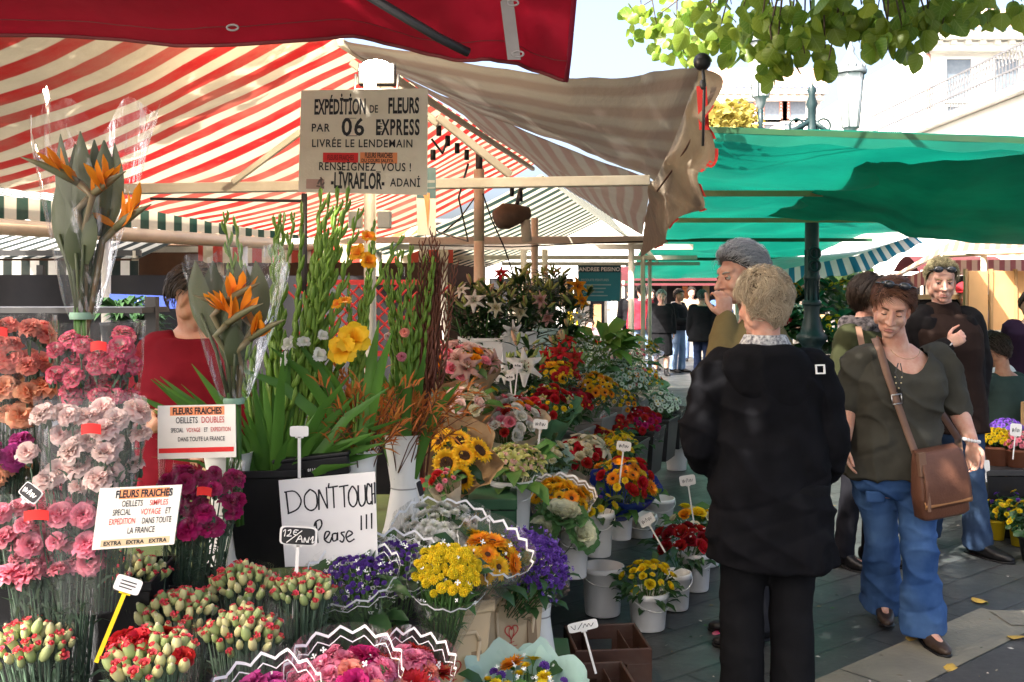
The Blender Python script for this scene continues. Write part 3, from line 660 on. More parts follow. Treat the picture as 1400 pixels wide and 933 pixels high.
# sprays hanging into the frame: (px, py, Y, count, spread)
for px, py, Y, n, sp_ in ((900,35,5.9,26,.1), (935,62,5.7,22,.07), (878,22,6.1,16,.07), (960,20,5.2,30,.12), (985,55,4.4,16,.06), (1010,20,4.1,20,.1), (1040,60,3.9,20,.07), (1062,92,3.8,10,.04), (1100,55,3.7,16,.07), (1110,20,3.7,18,.08), (1128,88,3.7,7,.03), (1085,30,3.8,14,.08), (1150,15,3.7,18,.08), (1178,28,3.8,10,.05), (1213,50,3.6,14,.06), (1238,40,3.6,10,.05), (1270,55,3.7,6,.03), (1268,15,3.7,16,.07), (1310,12,3.8,14,.07), (1350,15,3.9,12,.07), (1390,8,3.9,12,.07), (1285,30,3.7,6,.04), (1060,5,4,14,.12), (1000,-10,4.2,20,.14), (1200,-5,3.7,16,.12)):
    t = P(px, py, Y); spray(t, int(n*1.25), sp_*1.15, .04, .09)
    near = min((pl([V(p) for p in L], i/20) for L in limbs for i in range(6, 21)), key=lambda p: (p-t).length); md = t.lerp(near, .45)+V((0, 0, .12))
    tw.tube([pl([near, md, t+V((0,0,.06))], i/8) for i in range(9)], [.011-.001*i for i in range(9)], 6)
    tw.tube([t+V((rl.uniform(-.1,.1), -.15, .5)), t+V((rl.uniform(-.05,.05),0,.15)), t-V((0,0,.05))], [.006,.004,.002], 5)
ltc(tw, 'twig_sprays', m_bark)
fr = lambda c: EYE+.30*max(0,c.y)+.22
for k in range(640):  # crown filled out here, out of view, to shade the lane
    t = V((rl.uniform(-1.6,1.5), rl.uniform(.2,3.25), rl.uniform(3.5,4.4)))
    if t.z > fr(t): spray(t, 12, .14, .08, .14, fr)
for k in range(260):  # more unseen sprays, added to shade the fair man
    t = V((rl.uniform(.4,2.4), rl.uniform(3.3,4.7), rl.uniform(3.4,4.3)))
    if t.z > fr(t)+.12: spray(t, 12, .13, .07, .12, lambda c: fr(c)+.05)
for k in range(330):  # unseen sprays added to shade the near end of the striped awning
    t = V((rl.uniform(-3.5,-1.7), rl.uniform(.6,2.9), rl.uniform(3.6,4.4)))
    if t.z > fr(t): spray(t, 12, .15, .08, .14, fr)
for k in range(170):  # unseen sprays added to dapple the light on the front carnations
    t = V((rl.uniform(-3.3,-1.5), rl.uniform(-1.2,1.6), rl.uniform(3.5,4.4))); spray(t, 12, .14, .08, .13, fr)
for k in range(480):                    # the crown over the lane, above the frame
    L = [V(p) for p in rl.choice(limbs)]; t = pl(L, rl.uniform(.25,1))+V((rl.gauss(0,.45), rl.gauss(0,.4), rl.gauss(.15,.3)))
    if t.y > 3.5 or t.z < fr(t): continue
    spray(t, 12, .13, .08, .13, fr)
ltc(b, 'crown', m_leaf)
def far_tree(label, c, r, h, col, n, name='autumn_tree'):
    t = thing(name, label, 'tree', (c[0], c[1], 0)); b = MB(); b.tube([(0,0,0), (0,0,c[2])], [.16,.07], 8); b.build('trunk', m_bark, t)
    b = MB(); q = random.Random(3)
    for _ in range(n):
        a = V((q.gauss(0,1), q.gauss(0,1), q.gauss(0,1))).normalized()*q.uniform(.35,1)**.5*(.75+.5*noise.noise(V((q.random()*3, q.random()*3, 0))))
        leaf_into(b, V((a.x*r, a.y*r, c[2]+a.z*h)), q.uniform(.12,.22), V((q.gauss(0,1), q.gauss(0,1), -.5)), V((q.gauss(0,1), q.gauss(0,1), q.gauss(0,1))))
    b.build('crown', col, t)
p = P(992,168,26); far_tree('yellow autumn tree rising behind the green tarpaulin', p, 1.0, .75, M('autumn leaf', (.42,.33,.08), (.3,.26,.05), .6, 2, trans=.4, island=.8), 900)
p = P(1150,395,16); far_tree('leafy tree in a tub behind the street lamp', (p.x, 16, 1.75), .5, .5, M('dark tree leaf', (.06,.13,.03), (.12,.2,.04), .55, 2, trans=.3, island=.8), 500, 'potted_tree')

dm = thing('market_stall', 'dim stall roofed with orange brown stripes behind the stall keeper', 'stall', (-5, 12, 0))
def dmc(mb, name, mat, smooth=True):
    o = mb.build(name, mat, None, smooth); o.parent = dm; o.matrix_parent_inverse = dm.matrix_world.inverted(); return o
m_ostripe = stripes('orange brown awning cloth', (.55,.4,.24), (.4,.12,.04), .24, .3, axis=0, grime=.5)
b = MB(); b.sheet(lambda u, v: (V((-9+8.4*u, 10.2+5*v, 2.06+.55*v-.08*sin(pi*v))), (u*8.4, v*5)), 30, 10); dmc(b, 'striped_roof_panel', m_ostripe)
b = MB(); b.sheet(lambda u, v: (V((-3.2+2.6*u, 10.15, 2.06-.17*v-.012*abs(sin(u*40))*v)), (u*2.6, v*.2)), 60, 3); dmc(b, 'striped_valance', stripes('red and cream valance cloth', (.7,.6,.45), (.5,.06,.04), .2, .4, axis=0, grime=.3))
b = MB(); b.sheet(lambda u, v: V((-9+8.6*u, 15.2+.05*sin(u*60), 2.65*v)), 60, 3); dmc(b, 'back_cloth', M('added dark brown sheet', (.05,.035,.028), (.03,.022,.02), .9, 2))  # dark sheet added to hide the bright background and keep this corner dark
b = MB(); b.box((-4.8,10.2,2.02), (8.4,.06,.06)); dmc(b, 'beam', m_white, False)
for x in (-8.9, -3.0, -.7):
    b = MB(); b.tube([(x,10.25,0), (x,10.25,2.04)], .035, 10); dmc(b, 'post', m_white)
# ================================================================ flower and leaf meshes (shared by their copies)
m_stem = M('stem green', (.05,.13,.025), (.08,.17,.04), .55, 6, island=.5)
m_grn = M('leaf green', (.035,.11,.022), (.075,.18,.03), .5, 5, trans=.2, island=.7)
m_dkgrn = M('dark leaf green', (.015,.05,.015), (.035,.085,.022), .45, 5, trans=.12, island=.7)
m_blue_grn = M('carnation stem green', (.045,.085,.05), (.075,.13,.075), .55, 6, trans=.1, island=.6)
m_olive = M('olive grey leaf', (.045,.06,.022), (.085,.1,.04), .45, 4, trans=.1, island=.6)
FL = {}
def grid_petal(mb, T, L, W, mi=0, cup=.25, curl=0.0, ruf=0.0, nu=4, nv=4, tipw=.5, fringe=0.0, ph=0.0):
    """one petal: base at origin, growing along +y, face +z"""
    def fn(u, v):
        s = u*2-1; wv = W*(sin(pi*min(1, v*.5+.02)**(.8)))*(1-(1-tipw)*max(0, v-.55)/.45*1.0)
        y = L*v*(1-.18*s*s*v) + fringe*L*v*v*sin(s*14+ph)
        z = cup*L*(v*v) - curl*L*max(0, v-.5)**2*4 + cup*.5*W*s*s + ruf*L*v*sin(s*7+ph+v*3)
        return T @ V((s*wv, y, z)), (u, v)
    mb.sheet(fn, nu, nv, mi)
def Rz(a): return Matrix.Rotation(a, 4, 'Z')
def Rx(a): return Matrix.Rotation(a, 4, 'X')
def Tr(x, y, z): return Matrix.Translation((x, y, z))
def Sc(s): return Matrix.Scale(s, 4)
rf = random.Random(21)
def carnation(mats, seed=0, full=1.0):
    q = random.Random(seed); mb = MB()
    n = 26
    for k in range(n):
        t = k/n; el = (-.35+1.75*t**.8) if full >= 1 else .2+1.2*t; az = k*2.4+q.uniform(-.2,.2)
        L = .030*(1-.25*t)*q.uniform(.9,1.1)
        grid_petal(mb, Rz(az) @ Tr(0,.003,.002) @ Rx(el), L, L*.62, 0, .1, .25, .16, 5, 3, 1.2, .06, q.uniform(0,6))
    mb.lathe([(.003,-.03), (.0075,-.024), (.009,-.008), (.011,.002)], 8, None, 1)
    return mb.mesh('carnation_flower', mats)
def bud(mats, seed=0, open_=.4):
    q = random.Random(seed); mb = MB()
    mb.lathe([(.002,-.016), (.0085,-.013), (.0112,-.002), (.0102,.012), (.0072,.0185)], 10, None, 0)
    for k in range(7): grid_petal(mb, Rz(k*.9+q.random()) @ Tr(0,.003,.013) @ Rx(.9+q.random()*.4-.4*open_), .008+.006*open_, .0045, 1, .1, .1, .12, 3, 2, 1.0)
    mb.ell((0,0,.0165), (.0052,.0052,.0055), 8, 5, 1)
    return mb.mesh('carnation_bud', mats)
def greenbud(mats, seed=0):
    mb = MB(); mb.lathe([(.002,-.016), (.009,-.010), (.0115,.001), (.0095,.012), (.005,.02), (.001,.023)], 10, None, 0)
    mb.lathe([(.0062,.0168), (.004,.0225), (.0008,.0245)], 8, None, 1); return mb.mesh('carnation_bud', mats)
def rose(mats, seed=0):
    q = random.Random(seed); mb = MB()
    for k in range(20):
        t = k/20; grid_petal(mb, Rz(k*2.4) @ Tr(0,.003+.011*t,-.004*t) @ Rx(1.45-1.05*t), .026+.006*t, .015+.009*t, 0, .25, .35*t, .02, 4, 4, .95)
    for k in range(5): grid_petal(mb, Rz(k*1.257) @ Tr(0,.004,-.012) @ Rx(-.3), .022, .005, 1, .1, .2, 0, 2, 3, .1)
    mb.lathe([(.003,-.024), (.009,-.016), (.011,-.006)], 8, None, 1)
    return mb.mesh('rose_flower', mats)
def daisy(mats, R=.03, n=18, rows=2, disc=.3, seed=0, el=.15, w=.16):
    q = random.Random(seed); mb = MB()
    for r in range(rows):
        for k in range(n):
            grid_petal(mb, Rz(2*pi*(k+.5*r)/n+q.uniform(-.08,.08)) @ Tr(0,R*disc*.7,.001*r) @ Rx(el+.28*r+q.uniform(-.1,.1)), R*(1-.12*r)*q.uniform(.85,1.05)*(1-disc*.6), R*w*1.5, 0, .06, .12, 0, 2, 3, .35)
    mb.lathe([(R*disc*1.1,-.001), (R*disc,R*.1), (R*disc*.6,R*.17), (0,R*.15)], 12, None, 1)
    mb.lathe([(.0018,-.02), (R*.2,-.006), (R*.3,0)], 8, None, 2)
    return mb.mesh('daisy_flower', mats)
def pompon(mats, R=.013, seed=0):
    q = random.Random(seed); mb = MB()
    for k in range(42):
        z = 1-1.35*(k+.5)/42; a = k*2.4; d = V((sqrt(max(0,1-z*z))*cos(a), sqrt(max(0,1-z*z))*sin(a), z))
        mb.ell(d*R*.72, (R*.2,R*.2,R*.36), 5, 4, 0, rot_to(d))
    return mb.mesh('button_flower', mats)
def lily(mats, seed=0, R=.075, curl=.9):
    q = random.Random(seed); mb = MB()
    for k in range(6):
        grid_petal(mb, Rz(k*pi/3+q.uniform(-.05,.05)) @ Tr(0,.006,0) @ Rx(.75 if k % 2 else .85), R*1.1, R*(.46 if k % 2 else .34), 0, .05, curl, .03, 4, 6, .3)
    for k in range(6):
        a = k*pi/3+.5; e = V((.022*cos(a), .022*sin(a), R*.75)); mb.tube([(0,0,0), e*.6, e], .0012, 5, 2); mb.ell(e, (.0025,.006,.0025), 6, 4, 1)
    mb.tube([(0,0,0), (0,.002,R*.85)], .0016, 5, 2)
    return mb.mesh('lily_flower', mats)
def lilybud(mats):
    mb = MB(); mb.lathe([(.002,-.05), (.008,-.042), (.0125,-.015), (.0135,.01), (.010,.035), (.002,.052)], 8, None, 0); return mb.mesh('lily_bud', mats)
def orchid(mats, seed=0):
    mb = MB()
    for k in range(5): grid_petal(mb, Rz(k*2*pi/5+.3) @ Tr(0,.003,0) @ Rx(.35), .036, .0125, 0, .2, .15, .02, 3, 4, .5)
    for k in range(3): grid_petal(mb, Rz(pi+.6*(k-1)) @ Tr(0,.002,.006) @ Rx(.5), .02, .009, 1, .3, .9, .08, 3, 4, .9)
    mb.tube([(0,0,0), (0,-.004,.014)], [.004,.003], 6, 2); return mb.mesh('orchid_flower', mats)
def sunflower(mats, seed=0):
    q = random.Random(seed); mb = MB(); R = .062
    for r in range(3):
        for k in range(20): grid_petal(mb, Rz(2*pi*(k+.33*r)/20+q.uniform(-.07,.07)) @ Tr(0,.021,.001*r) @ Rx(.1+.22*r+q.uniform(-.12,.12)), R*.68*q.uniform(.85,1.05), .0105, 0, .08, .2, .02, 2, 4, .2)
    mb.lathe([(.026,-.004), (.027,.005), (.021,.010), (.012,.008), (0,.006)], 18, None, 1)
    for k in range(70):
        rr = .0255*sqrt((k+.5)/70); a = k*2.4; mb.ell((rr*cos(a), rr*sin(a), .0085), (.0018,.0018,.004), 5, 3, 1)
    mb.lathe([(.005,-.03), (.02,-.01), (.03,-.002)], 10, None, 2); return mb.mesh('sunflower', mats)
def cabbage(mats, seed=0):
    q = random.Random(seed); mb = MB()
    for k in range(46):
        t = k/46; L = .028+.062*t; grid_petal(mb, Rz(k*2.4) @ Tr(0,.002+.012*t,-.012*t) @ Rx(1.4-1.15*t), L, L*(.55+.1*t), 0 if t < .72 else 1, .32, .3*t, .05+.05*t, 7, 5, 1.15, .03, q.uniform(0,6))
    return mb.mesh('cabbage_head', mats)
def leafmesh(mat, L=.1, W=.02, curl=.3, n=5):
    mb = MB(); mb.blade([V((0, L*t, -curl*L*t*t+.25*L*t)) for t in [i/n for i in range(n+1)]], [W*sin(pi*min(.97, .06+.92*(i/n)**.85)) for i in range(n+1)], 0, V((1,0,0)), .25)
    return mb.mesh('leaf', mat)
def col(n, base, tip, **k): return petal(n, base, tip, **k)
pt_salmon = col('salmon petal', (.85,.16,.11), (.88,.32,.25)); pt_peach = col('peach petal', (.86,.28,.1), (.88,.44,.26))
pt_pink = col('pink petal', (.84,.1,.2), (.88,.32,.4)); pt_pale = col('pale pink petal', (.86,.5,.45), (.88,.7,.64))
pt_edge = col('pink edged petal', (.87,.72,.62), (.78,.12,.22), t0=.55, t1=1.0); pt_crim = col('crimson petal', (.4,.004,.07), (.55,.02,.16)); pt_mag = col('magenta petal', (.45,.02,.2), (.55,.07,.3))
pt_hot = col('hot pink petal', (.78,.07,.24), (.86,.28,.42)); pt_red = col('red petal', (.45,.008,.012), (.55,.02,.02)); pt_redbud = col('red bud petal', (.65,.02,.05), (.8,.1,.12)); pt_cream = col('cream petal', (.75,.68,.4), (.8,.76,.55))
pt_white = col('white petal', (.72,.74,.6), (.84,.83,.78)); pt_yel = col('yellow petal', (.75,.48,.01), (.85,.66,.02)); pt_org = col('orange petal', (.75,.2,.01), (.85,.38,.015)); pt_amber = col('amber petal', (.8,.38,.01), (.88,.55,.02))
pt_pur = col('violet petal', (.09,.03,.25), (.17,.07,.42)); pt_dkred = col('dark red petal', (.2,.005,.01), (.3,.01,.015)); pt_gy = col('green yellow petal', (.4,.42,.1), (.55,.55,.22)); pt_cabc = col('cabbage cream leaf', (.68,.5,.38), (.8,.8,.58), t0=.1, t1=.7); pt_cabg = col('cabbage green leaf', (.5,.58,.3), (.12,.26,.09), t0=.3, t1=.9)
pt_mint = col('mint white petal', (.55,.7,.55), (.72,.8,.72)); pt_dusk = col('dusky pink petal', (.5,.22,.2), (.62,.4,.36))
m_calyx = M('pale bud green', (.22,.3,.1), (.34,.38,.16), .5, 40, island=.2, obj=True); m_disc = M('dark brown disc', (.03,.014,.006), (.06,.025,.01), .9, 60); m_ydisc = M('yellow disc', (.6,.36,.02), (.5,.25,.01), .9, 60); m_anther = M('rust anther', (.3,.08,.02), None, .8)
m_calyxy = M('creamy bud green', (.42,.42,.18), (.55,.5,.25), .5, 40, obj=True)
def variants(f, n, *a): return [f(*a, seed=i) for i in range(n)]
for key, pm in dict(salmon=pt_salmon, peach=pt_peach, pink=pt_pink, pale=pt_pale, edge=pt_edge, crimson=pt_crim, magenta=pt_mag, hot=pt_hot, credcar=pt_red, whitecar=pt_white).items():
    FL['car_'+key] = variants(carnation, 3, [pm, m_blue_grn])
FL['bud_red'] = [bud([m_calyx, pt_redbud], 1, .2), bud([m_calyx, pt_redbud], 2, .8), bud([m_calyxy, pt_redbud], 3, .1)]
FL['bud_pale'] = [greenbud([m_calyxy, pt_cream]), greenbud([m_calyx, pt_cream]), greenbud([m_calyxy, pt_redbud])]
for key, pm in dict(red=pt_red, dkred=pt_dkred, cream=pt_cream, pink=pt_pink, yellow=pt_yel, white=pt_white, pale=pt_pale, orange=pt_org).items(): FL['rose_'+key] = variants(rose, 2, [pm, m_grn])
for key, pm, dm in (('yellow',pt_yel,m_ydisc), ('white',pt_white,m_ydisc), ('orange',pt_org,m_disc), ('amber',pt_amber,m_disc), ('red',pt_red,m_ydisc), ('mint',pt_mint,m_grn), ('pink',pt_pink,m_ydisc), ('violet',pt_pur,m_ydisc)):
    FL['daisy_'+key] = [daisy([pm, dm, m_grn], .03, 16, 2, .26, i) for i in range(2)]
    FL['gerbera_'+key] = [daisy([pm, dm, m_grn], .048, 24, 3, .22, i, .1, .11) for i in range(2)]
    FL['mum_'+key] = [daisy([pm, pm, m_grn], .024, 16, 4, .12, i, .25, .14) for i in range(2)]
FL['pompon_yellow'] = [pompon([pt_yel])]; FL['pompon_violet'] = [pompon([pt_pur], .013)]
def gladbloom(mats, seed=0):
    mb = MB()
    for k in range(6): grid_petal(mb, Rz(k*pi/3+.1*seed) @ Tr(0,.004,0) @ Rx(.95 if k % 2 else .7), .055, .03, 0, .15, .5, .07, 6, 5, .75, .02, k)
    mb.lathe([(.002,-.05), (.006,-.02), (.009,0)], 8, None, 0); return mb.mesh('gladiolus_flower', mats)
FL['glad_amber'] = [gladbloom([pt_amber])]; FL['glad_white'] = [gladbloom([pt_white])]; FL['glad_orange'] = [gladbloom([pt_org])]
for key, pm in dict(white=pt_white, red=pt_red, cream=pt_cream, orange=pt_org, pink=pt_dusk).items():
    FL['lily_'+key] = [lily([pm, m_anther, m_grn], i) for i in range(2)]
FL['lilybud_green'] = [lilybud([M('lily bud green', (.22,.3,.07), (.34,.38,.12), .5, 20, obj=True)])]; FL['lilybud_pink'] = [lilybud([M('lily bud pink', (.5,.25,.18), (.42,.35,.15), .5, 20, obj=True)])]
FL['orchid'] = [orchid([pt_gy, pt_dusk, pt_cream])]; FL['sunflower'] = [sunflower([pt_amber, m_disc, m_grn], i) for i in range(2)]; FL['cabbage'] = [cabbage([pt_cabc, pt_cabg], i) for i in range(2)]

# ---------------------------------------------------------------- wraps
f_clear = film('clear film', opac=.004, glint=.3, lo=.67); f_crinkle = film('crinkled film', opac=.012, glint=.36, lo=.6); f_zig = film('zigzag printed film', opac=.02, zig=True, bands=((.93,), (.87,)), n=14, amp=.05, wid=.010)
f_zig2 = film('zigzag printed film faint', opac=.03, zig=True, bands=((.93,),), n=16, amp=.04, wid=.011)
f_milky = film('milky film', opac=.03, lo=.65); f_pinkf = film('pink printed film', (1,.9,.88), .2, zig=True, bands=((.93,), (.86,)), n=16, amp=.06, wid=.02)
f_mint = M('mint paper', (.45,.66,.58), (.55,.74,.66), .6, 5, trans=.35); f_kraft = M('kraft paper', (.45,.3,.16), (.36,.23,.12), .75, 6, trans=.15, bump=.3)
f_blue = M('blue wrap', (.02,.04,.3), (.04,.08,.42), .25, 5, trans=.2); f_pinkp = M('pink paper', (.72,.5,.46), (.66,.42,.4), .7, 6, trans=.3); f_cream = M('cream paper', (.68,.58,.42), (.6,.5,.36), .7, 6, trans=.3); f_green = M('green paper', (.16,.35,.2), (.1,.27,.14), .6, 6, trans=.3)
WRAPS = dict(clear=f_clear, zig=f_zig, zig2=f_zig2, milky=f_milky, pinkf=f_pinkf, mint=f_mint, kraft=f_kraft, blue=f_blue, pinkp=f_pinkp, cream=f_cream, green=f_green)
def sleeve(root, kind, r0, r1, z0, z1, ruffle=.06, flat=1.0, points=0, seed=0, name='wrapping', top=None):
    mb = MB(); sd = seed*3.7
    def fn(u, v):
        a = 2*pi*u; r = r0+(r1-r0)*v**.85; r *= 1+ruffle*v*fbm((cos(a)*1.6+sd, sin(a)*1.6, v*1.2))*2+ruffle*.35*v*sin(a*9+sd)+.03*fbm((cos(a)*4, sin(a)*4+sd, v*3))
        z = z0+(z1-z0)*v+v*v*(ruffle*.5*(z1-z0)*fbm((cos(a)*2+sd, sin(a)*2, 5))+(points and .07*(abs(((u*points) % 1)-.5)*2-.5)*(z1-z0)*2))
        if top: z += v**3*top(a)
        return V((r*cos(a), r*sin(a)*flat, z)), (u, v)
    mb.sheet(fn, 72, 14); return mb.build(name, WRAPS[kind] if isinstance(kind, str) else kind, root)
def pick(q, heads):
    tot = sum(w for _, w in heads); x = q.random()*tot
    for k, w_ in heads:
        x -= w_
        if x <= 0: return q.choice(FL[k])
    return q.choice(FL[heads[0][0]])
NAMEOF = lambda me: me.name.split('.')[0]
def bouquet(label, c, r, heads, n, L=.32, tilt=(0,0), dome=.45, hs=1.0, wrap=None, wr=1.1, wtop=.02, leaf=None, nleaf=0, llen=.09, group='wrapped bouquets on the flower stall', cat='bouquet', name='bouquet', seed=None, stem=True, bind=.22, filler=None, nfill=0, points=0, ruffle=.06, flat=1.0, parts=True, dens=1.0, leafmat=None, top=None, lspread=1.15, out=.9):
    """heads over a dome of radius r whose rim centre is c; stems gather L below it"""
    seed = seed if seed is not None else int(abs(c[0]*977+c[1]*331+c[2]*77)) % 9973; q = random.Random(seed)
    R = (Matrix.Rotation(tilt[1], 3, 'Y') @ Matrix.Rotation(tilt[0], 3, 'X'))
    root = thing(name, label, cat, c, group=group, R=R); sm = MB(); hm = MB(); nb = 0
    flowers = []
    for k in range(n):
        rr = r*sqrt((k+.5)/n)*.96; a = k*2.39996+seed; x, y = rr*cos(a), rr*sin(a)*flat
        z = dome*r*(1-(rr/r)**2)+q.uniform(-.09,.09)*r; d = V((x*out, y*out, r*.75)).normalized(); d = (d+V((q.gauss(0,.12), q.gauss(0,.12), 0))).normalized()
        p = V((x, y, z)); me = pick(q, heads); T = Tr(*p) @ rot_to((d+V((q.gauss(0,.16), q.gauss(0,.16), 0))).normalized()).to_4x4() @ Rz(q.uniform(0,6.28)) @ Sc(hs*q.uniform(.74,1.16))
        if parts and n <= 100: inst('flower' if 'bud' not in NAMEOF(me) else 'bud', me, root, T)
        else: flowers.append((me, T))
        if stem: 
            b0 = V((x*bind, y*bind, -L)); sm.tube([b0, V((x*.6, y*.6, -L*.5)), p-d*.012], .0016*max(1, hs*.9), 5)
            if leafmat is None or True:
                for _ in range(2):
                    t = q.uniform(.25,.8); s0 = b0.lerp(p, t); dd = V((x+q.gauss(0,.03), y+q.gauss(0,.03), .07)).normalized(); sm.blade([s0, s0+dd*.025+V((0,0,.012)), s0+dd*.045], [.002,.0035,.0005], 0)
    if flowers:
        big = MB()
        mats = []
        for me, T in flowers:
            mi0 = []
            for mm in me.materials:
                if mm not in mats: mats.append(mm)
                mi0.append(mats.index(mm))
            uvl = me.uv_layers[0].data; vuv = [(0,0)]*len(me.vertices)
            for p_ in me.polygons:
                for li, vi in zip(p_.loop_indices, p_.vertices): vuv[vi] = tuple(uvl[li].uv)
            k0 = len(big.v); big.v += [tuple(T @ v_.co) for v_ in me.vertices]; big.u += vuv
            for p_ in me.polygons: big.f.append(tuple(i+k0 for i in p_.vertices)); big.m.append(mi0[p_.material_index])
        big.build('flower_mass', mats, root)
    if stem: sm.build('stems', leafmat or m_stem, root)
    if leaf and nleaf:
        lb = MB()
        for k in range(nleaf):
            a = q.uniform(0, 6.283); rr = r*q.uniform(.55,lspread); z = q.uniform(-.9,.15)*r; ll = llen*q.uniform(.6,1.2); d = V((cos(a), sin(a)*flat, q.uniform(-.1,1.0))).normalized(); p = V((rr*cos(a)*.8, rr*sin(a)*.8*flat, z))
            s_ = V((-sin(a), cos(a), q.uniform(-.4,.4))); lb.blade([p, p+d*ll*.35, p+d*ll*.7+V((0,0,-.06*ll)), p+d*ll+V((0,0,-.3*ll))], [ll*.03, ll*.2, ll*.17, .0008], 0, s_, .3)
        lb.build('foliage', leaf, root)
    if filler:
        fb = MB()
        for k in range(nfill):
            a = q.uniform(0,6.283); rr = r*sqrt(q.random())*1.05; p = V((rr*cos(a), rr*sin(a)*flat, dome*r*(1-(rr/r)**2)+q.uniform(-.5,.3)*r)); s_ = q.uniform(.002,.0045)
            d = V((q.gauss(0,1), q.gauss(0,1), 1.4)).normalized()
            for j in range(4): grid_petal(fb, Tr(*p) @ rot_to(d).to_4x4() @ Rz(j*pi/2) @ Rx(.4), s_*2, s_*.8, 0, .1, 0, 0, 2, 1, .8)
        fb.build('filler_blossoms', filler, root)
    if wrap:
        ks = wrap if isinstance(wrap, (list, tuple)) else [wrap]
        for i, kk in enumerate(ks): sleeve(root, kk, r*bind*1.25+.008*i, r*wr*(1+.07*i), -L*.96, wtop+(.02*i), ruffle, flat, points, seed+i, top=top)
    return root
def spread_leafs(mb, q, n, r, z, ll, w_, mi=0):
    for k in range(n):
        a = q.uniform(0,6.283); d = V((cos(a), sin(a), q.uniform(.0,.7))).normalized(); p = d*r*.4+V((0,0,z)); L_ = ll*q.uniform(.7,1.2)
        mb.blade([p, p+d*L_*.4, p+d*L_*.75-V((0,0,.05*L_)), p+d*L_-V((0,0,.3*L_))], [w_*.3, w_, w_*.8, .001], mi, V((-sin(a), cos(a), 0)), .3)
def tiered(label, c, w_, tiers, flower, n=9, stemL=.3, hs=1.0, wrapk='clear', depth=.07, tilt=0, rz=0, sticker=None, group='carnation bundles in clear sleeves', stemmat=None, sl=True, extra=.05, seed=1):
    """carnations bundled flat in rows one above the other, in a flat clear sleeve; c = centre of the lowest row"""
    q = random.Random(seed); R = Matrix.Rotation(rz, 3, 'Y') @ Matrix.Rotation(tilt, 3, 'X')
    root = thing('carnation_bundle', label, 'carnations', c, group=group, R=R); sm = MB(); H = tiers[-1]
    for ti, z in enumerate(tiers):
        fl = flower[ti % len(flower)] if isinstance(flower, (list, tuple)) else flower
        ww = w_*(1 if ti else .92)
        for k in range(n):
            row = k % 3; x = ww*((k+.5)/n-.5)*1.0+q.gauss(0,.009); y = -depth*.5+depth*.42*row+q.gauss(0,.006); zz_ = z+q.gauss(0,.010)+.006*row
            d = V((x*2.2+q.gauss(0,.35), -.62+.22*row+q.gauss(0,.3), 1)).normalized()
            inst('flower', q.choice(FL['car_'+fl]), root, Tr(x,y,zz_) @ rot_to(d).to_4x4() @ Rz(q.uniform(0,6)) @ Sc(.84*hs*q.uniform(.7,1.18)))
            b0 = V((x*.55, y*.5, -stemL)); sm.tube([b0, V((x*.8, y*.8, -stemL*.35)), V((x,y,zz_))-d*.02], .0017, 5)
            for _ in range(4):
                t = q.uniform(.1,.95); s0 = b0.lerp(V((x,y,zz_)), t); dd = V((q.gauss(0,.5), q.gauss(0,.4)-.3, .8)).normalized(); sm.blade([s0, s0+dd*.03, s0+dd*.055+V((0,-.01,-.012))], [.002,.003,.0004], 0)
            for _ in range(2):
                p = V((x+q.gauss(0,.012), y+.012, zz_-.02)); sm.ell(p, (.0055,.0055,.011), 6, 4)
    for k in range(46):
        x = q.uniform(-.46,.46)*w_; y = q.uniform(-.45,.4)*depth; e = V((x,y,tiers[0]-.01)); b0 = V((x*.6,y*.6,-stemL)); sm.tube([b0, V((x*.85,y*.85,-stemL*.4)), e], .0016, 5)
        for _ in range(4):
            s0 = b0.lerp(e, q.random()); dd = V((q.gauss(0,.5), q.gauss(0,.4)-.2, .8)).normalized(); sm.blade([s0, s0+dd*.03, s0+dd*.06+V((0,-.01,-.015))], [.002,.003,.0004], 0)
    sm.build('stems', stemmat or m_blue_grn, root)
    if sl:
        mb = MB(); top = H+extra
        def fn(u, v):
            a = 2*pi*u; cx, sy = cos(a), sin(a); wv = (.3+.28*v**.7)*w_*1.02+.004*sin(v*9); x = wv*(abs(cx)**.6)*(1 if cx > 0 else -1); y = (depth*.45+.03)*(abs(sy)**.8)*(1 if sy > 0 else -1)*(.55+.5*v)
            f_ = fbm((x*14, y*9+seed, v*4)); return V((x+.004*f_, y+.007*f_+.004*sin(x*80+seed), -stemL+(top+stemL)*v+.006*f_*v)), (u, v)
        mb.sheet(fn, 56, 18); mb.build('clear_sleeve', WRAPS[wrapk], root)
    if sticker is not None:
        for sx, sz, sw in sticker:
            mb = MB(); mb.sheet(lambda u, v: V((sx+sw*(u-.5), -depth*.5-.034-.004*sin(u*3), sz+.02*(v-.5)+.004*sin(u*3))), 4, 1); mb.build('red_sticker', m_redlabel, root)
    return root
# ================================================================ benches, buckets, vases, crates
def bench(label, x0, x1, y0, y1, z, h, mat, legs=True, skirt=None, name='display_bench', shear=0.0):
    t = thing(name, label, 'bench', ((x0+x1)/2, (y0+y1)/2, 0)); w_, d = x1-x0, y1-y0
    S = lambda mb: [mb.v.__setitem__(i, (v[0]+shear*v[1], v[1], v[2])) for i, v in enumerate(mb.v)]
    b = MB(); b.box((0,0,z-h/2), (w_,d,h)); S(b); bevel(b.build('bench_top', mat, t, False))
    if legs:
        for sx in (-1,1):
            for sy in (-1,1):
                b = MB(); b.box((sx*(w_/2-.04), sy*(d/2-.04), (z-h)/2), (.05,.05,z-h)); S(b); b.build('leg', m_dark, t, False)
    if skirt:
        b = MB(); b.box((0,-d/2+.012,(z-h)/2), (w_-.02,.02,z-h-.01)); b.box((w_/2-.012,0,(z-h)/2), (.02,d-.06,z-h-.01)); S(b); b.build('skirt', skirt, t, False)
    return t
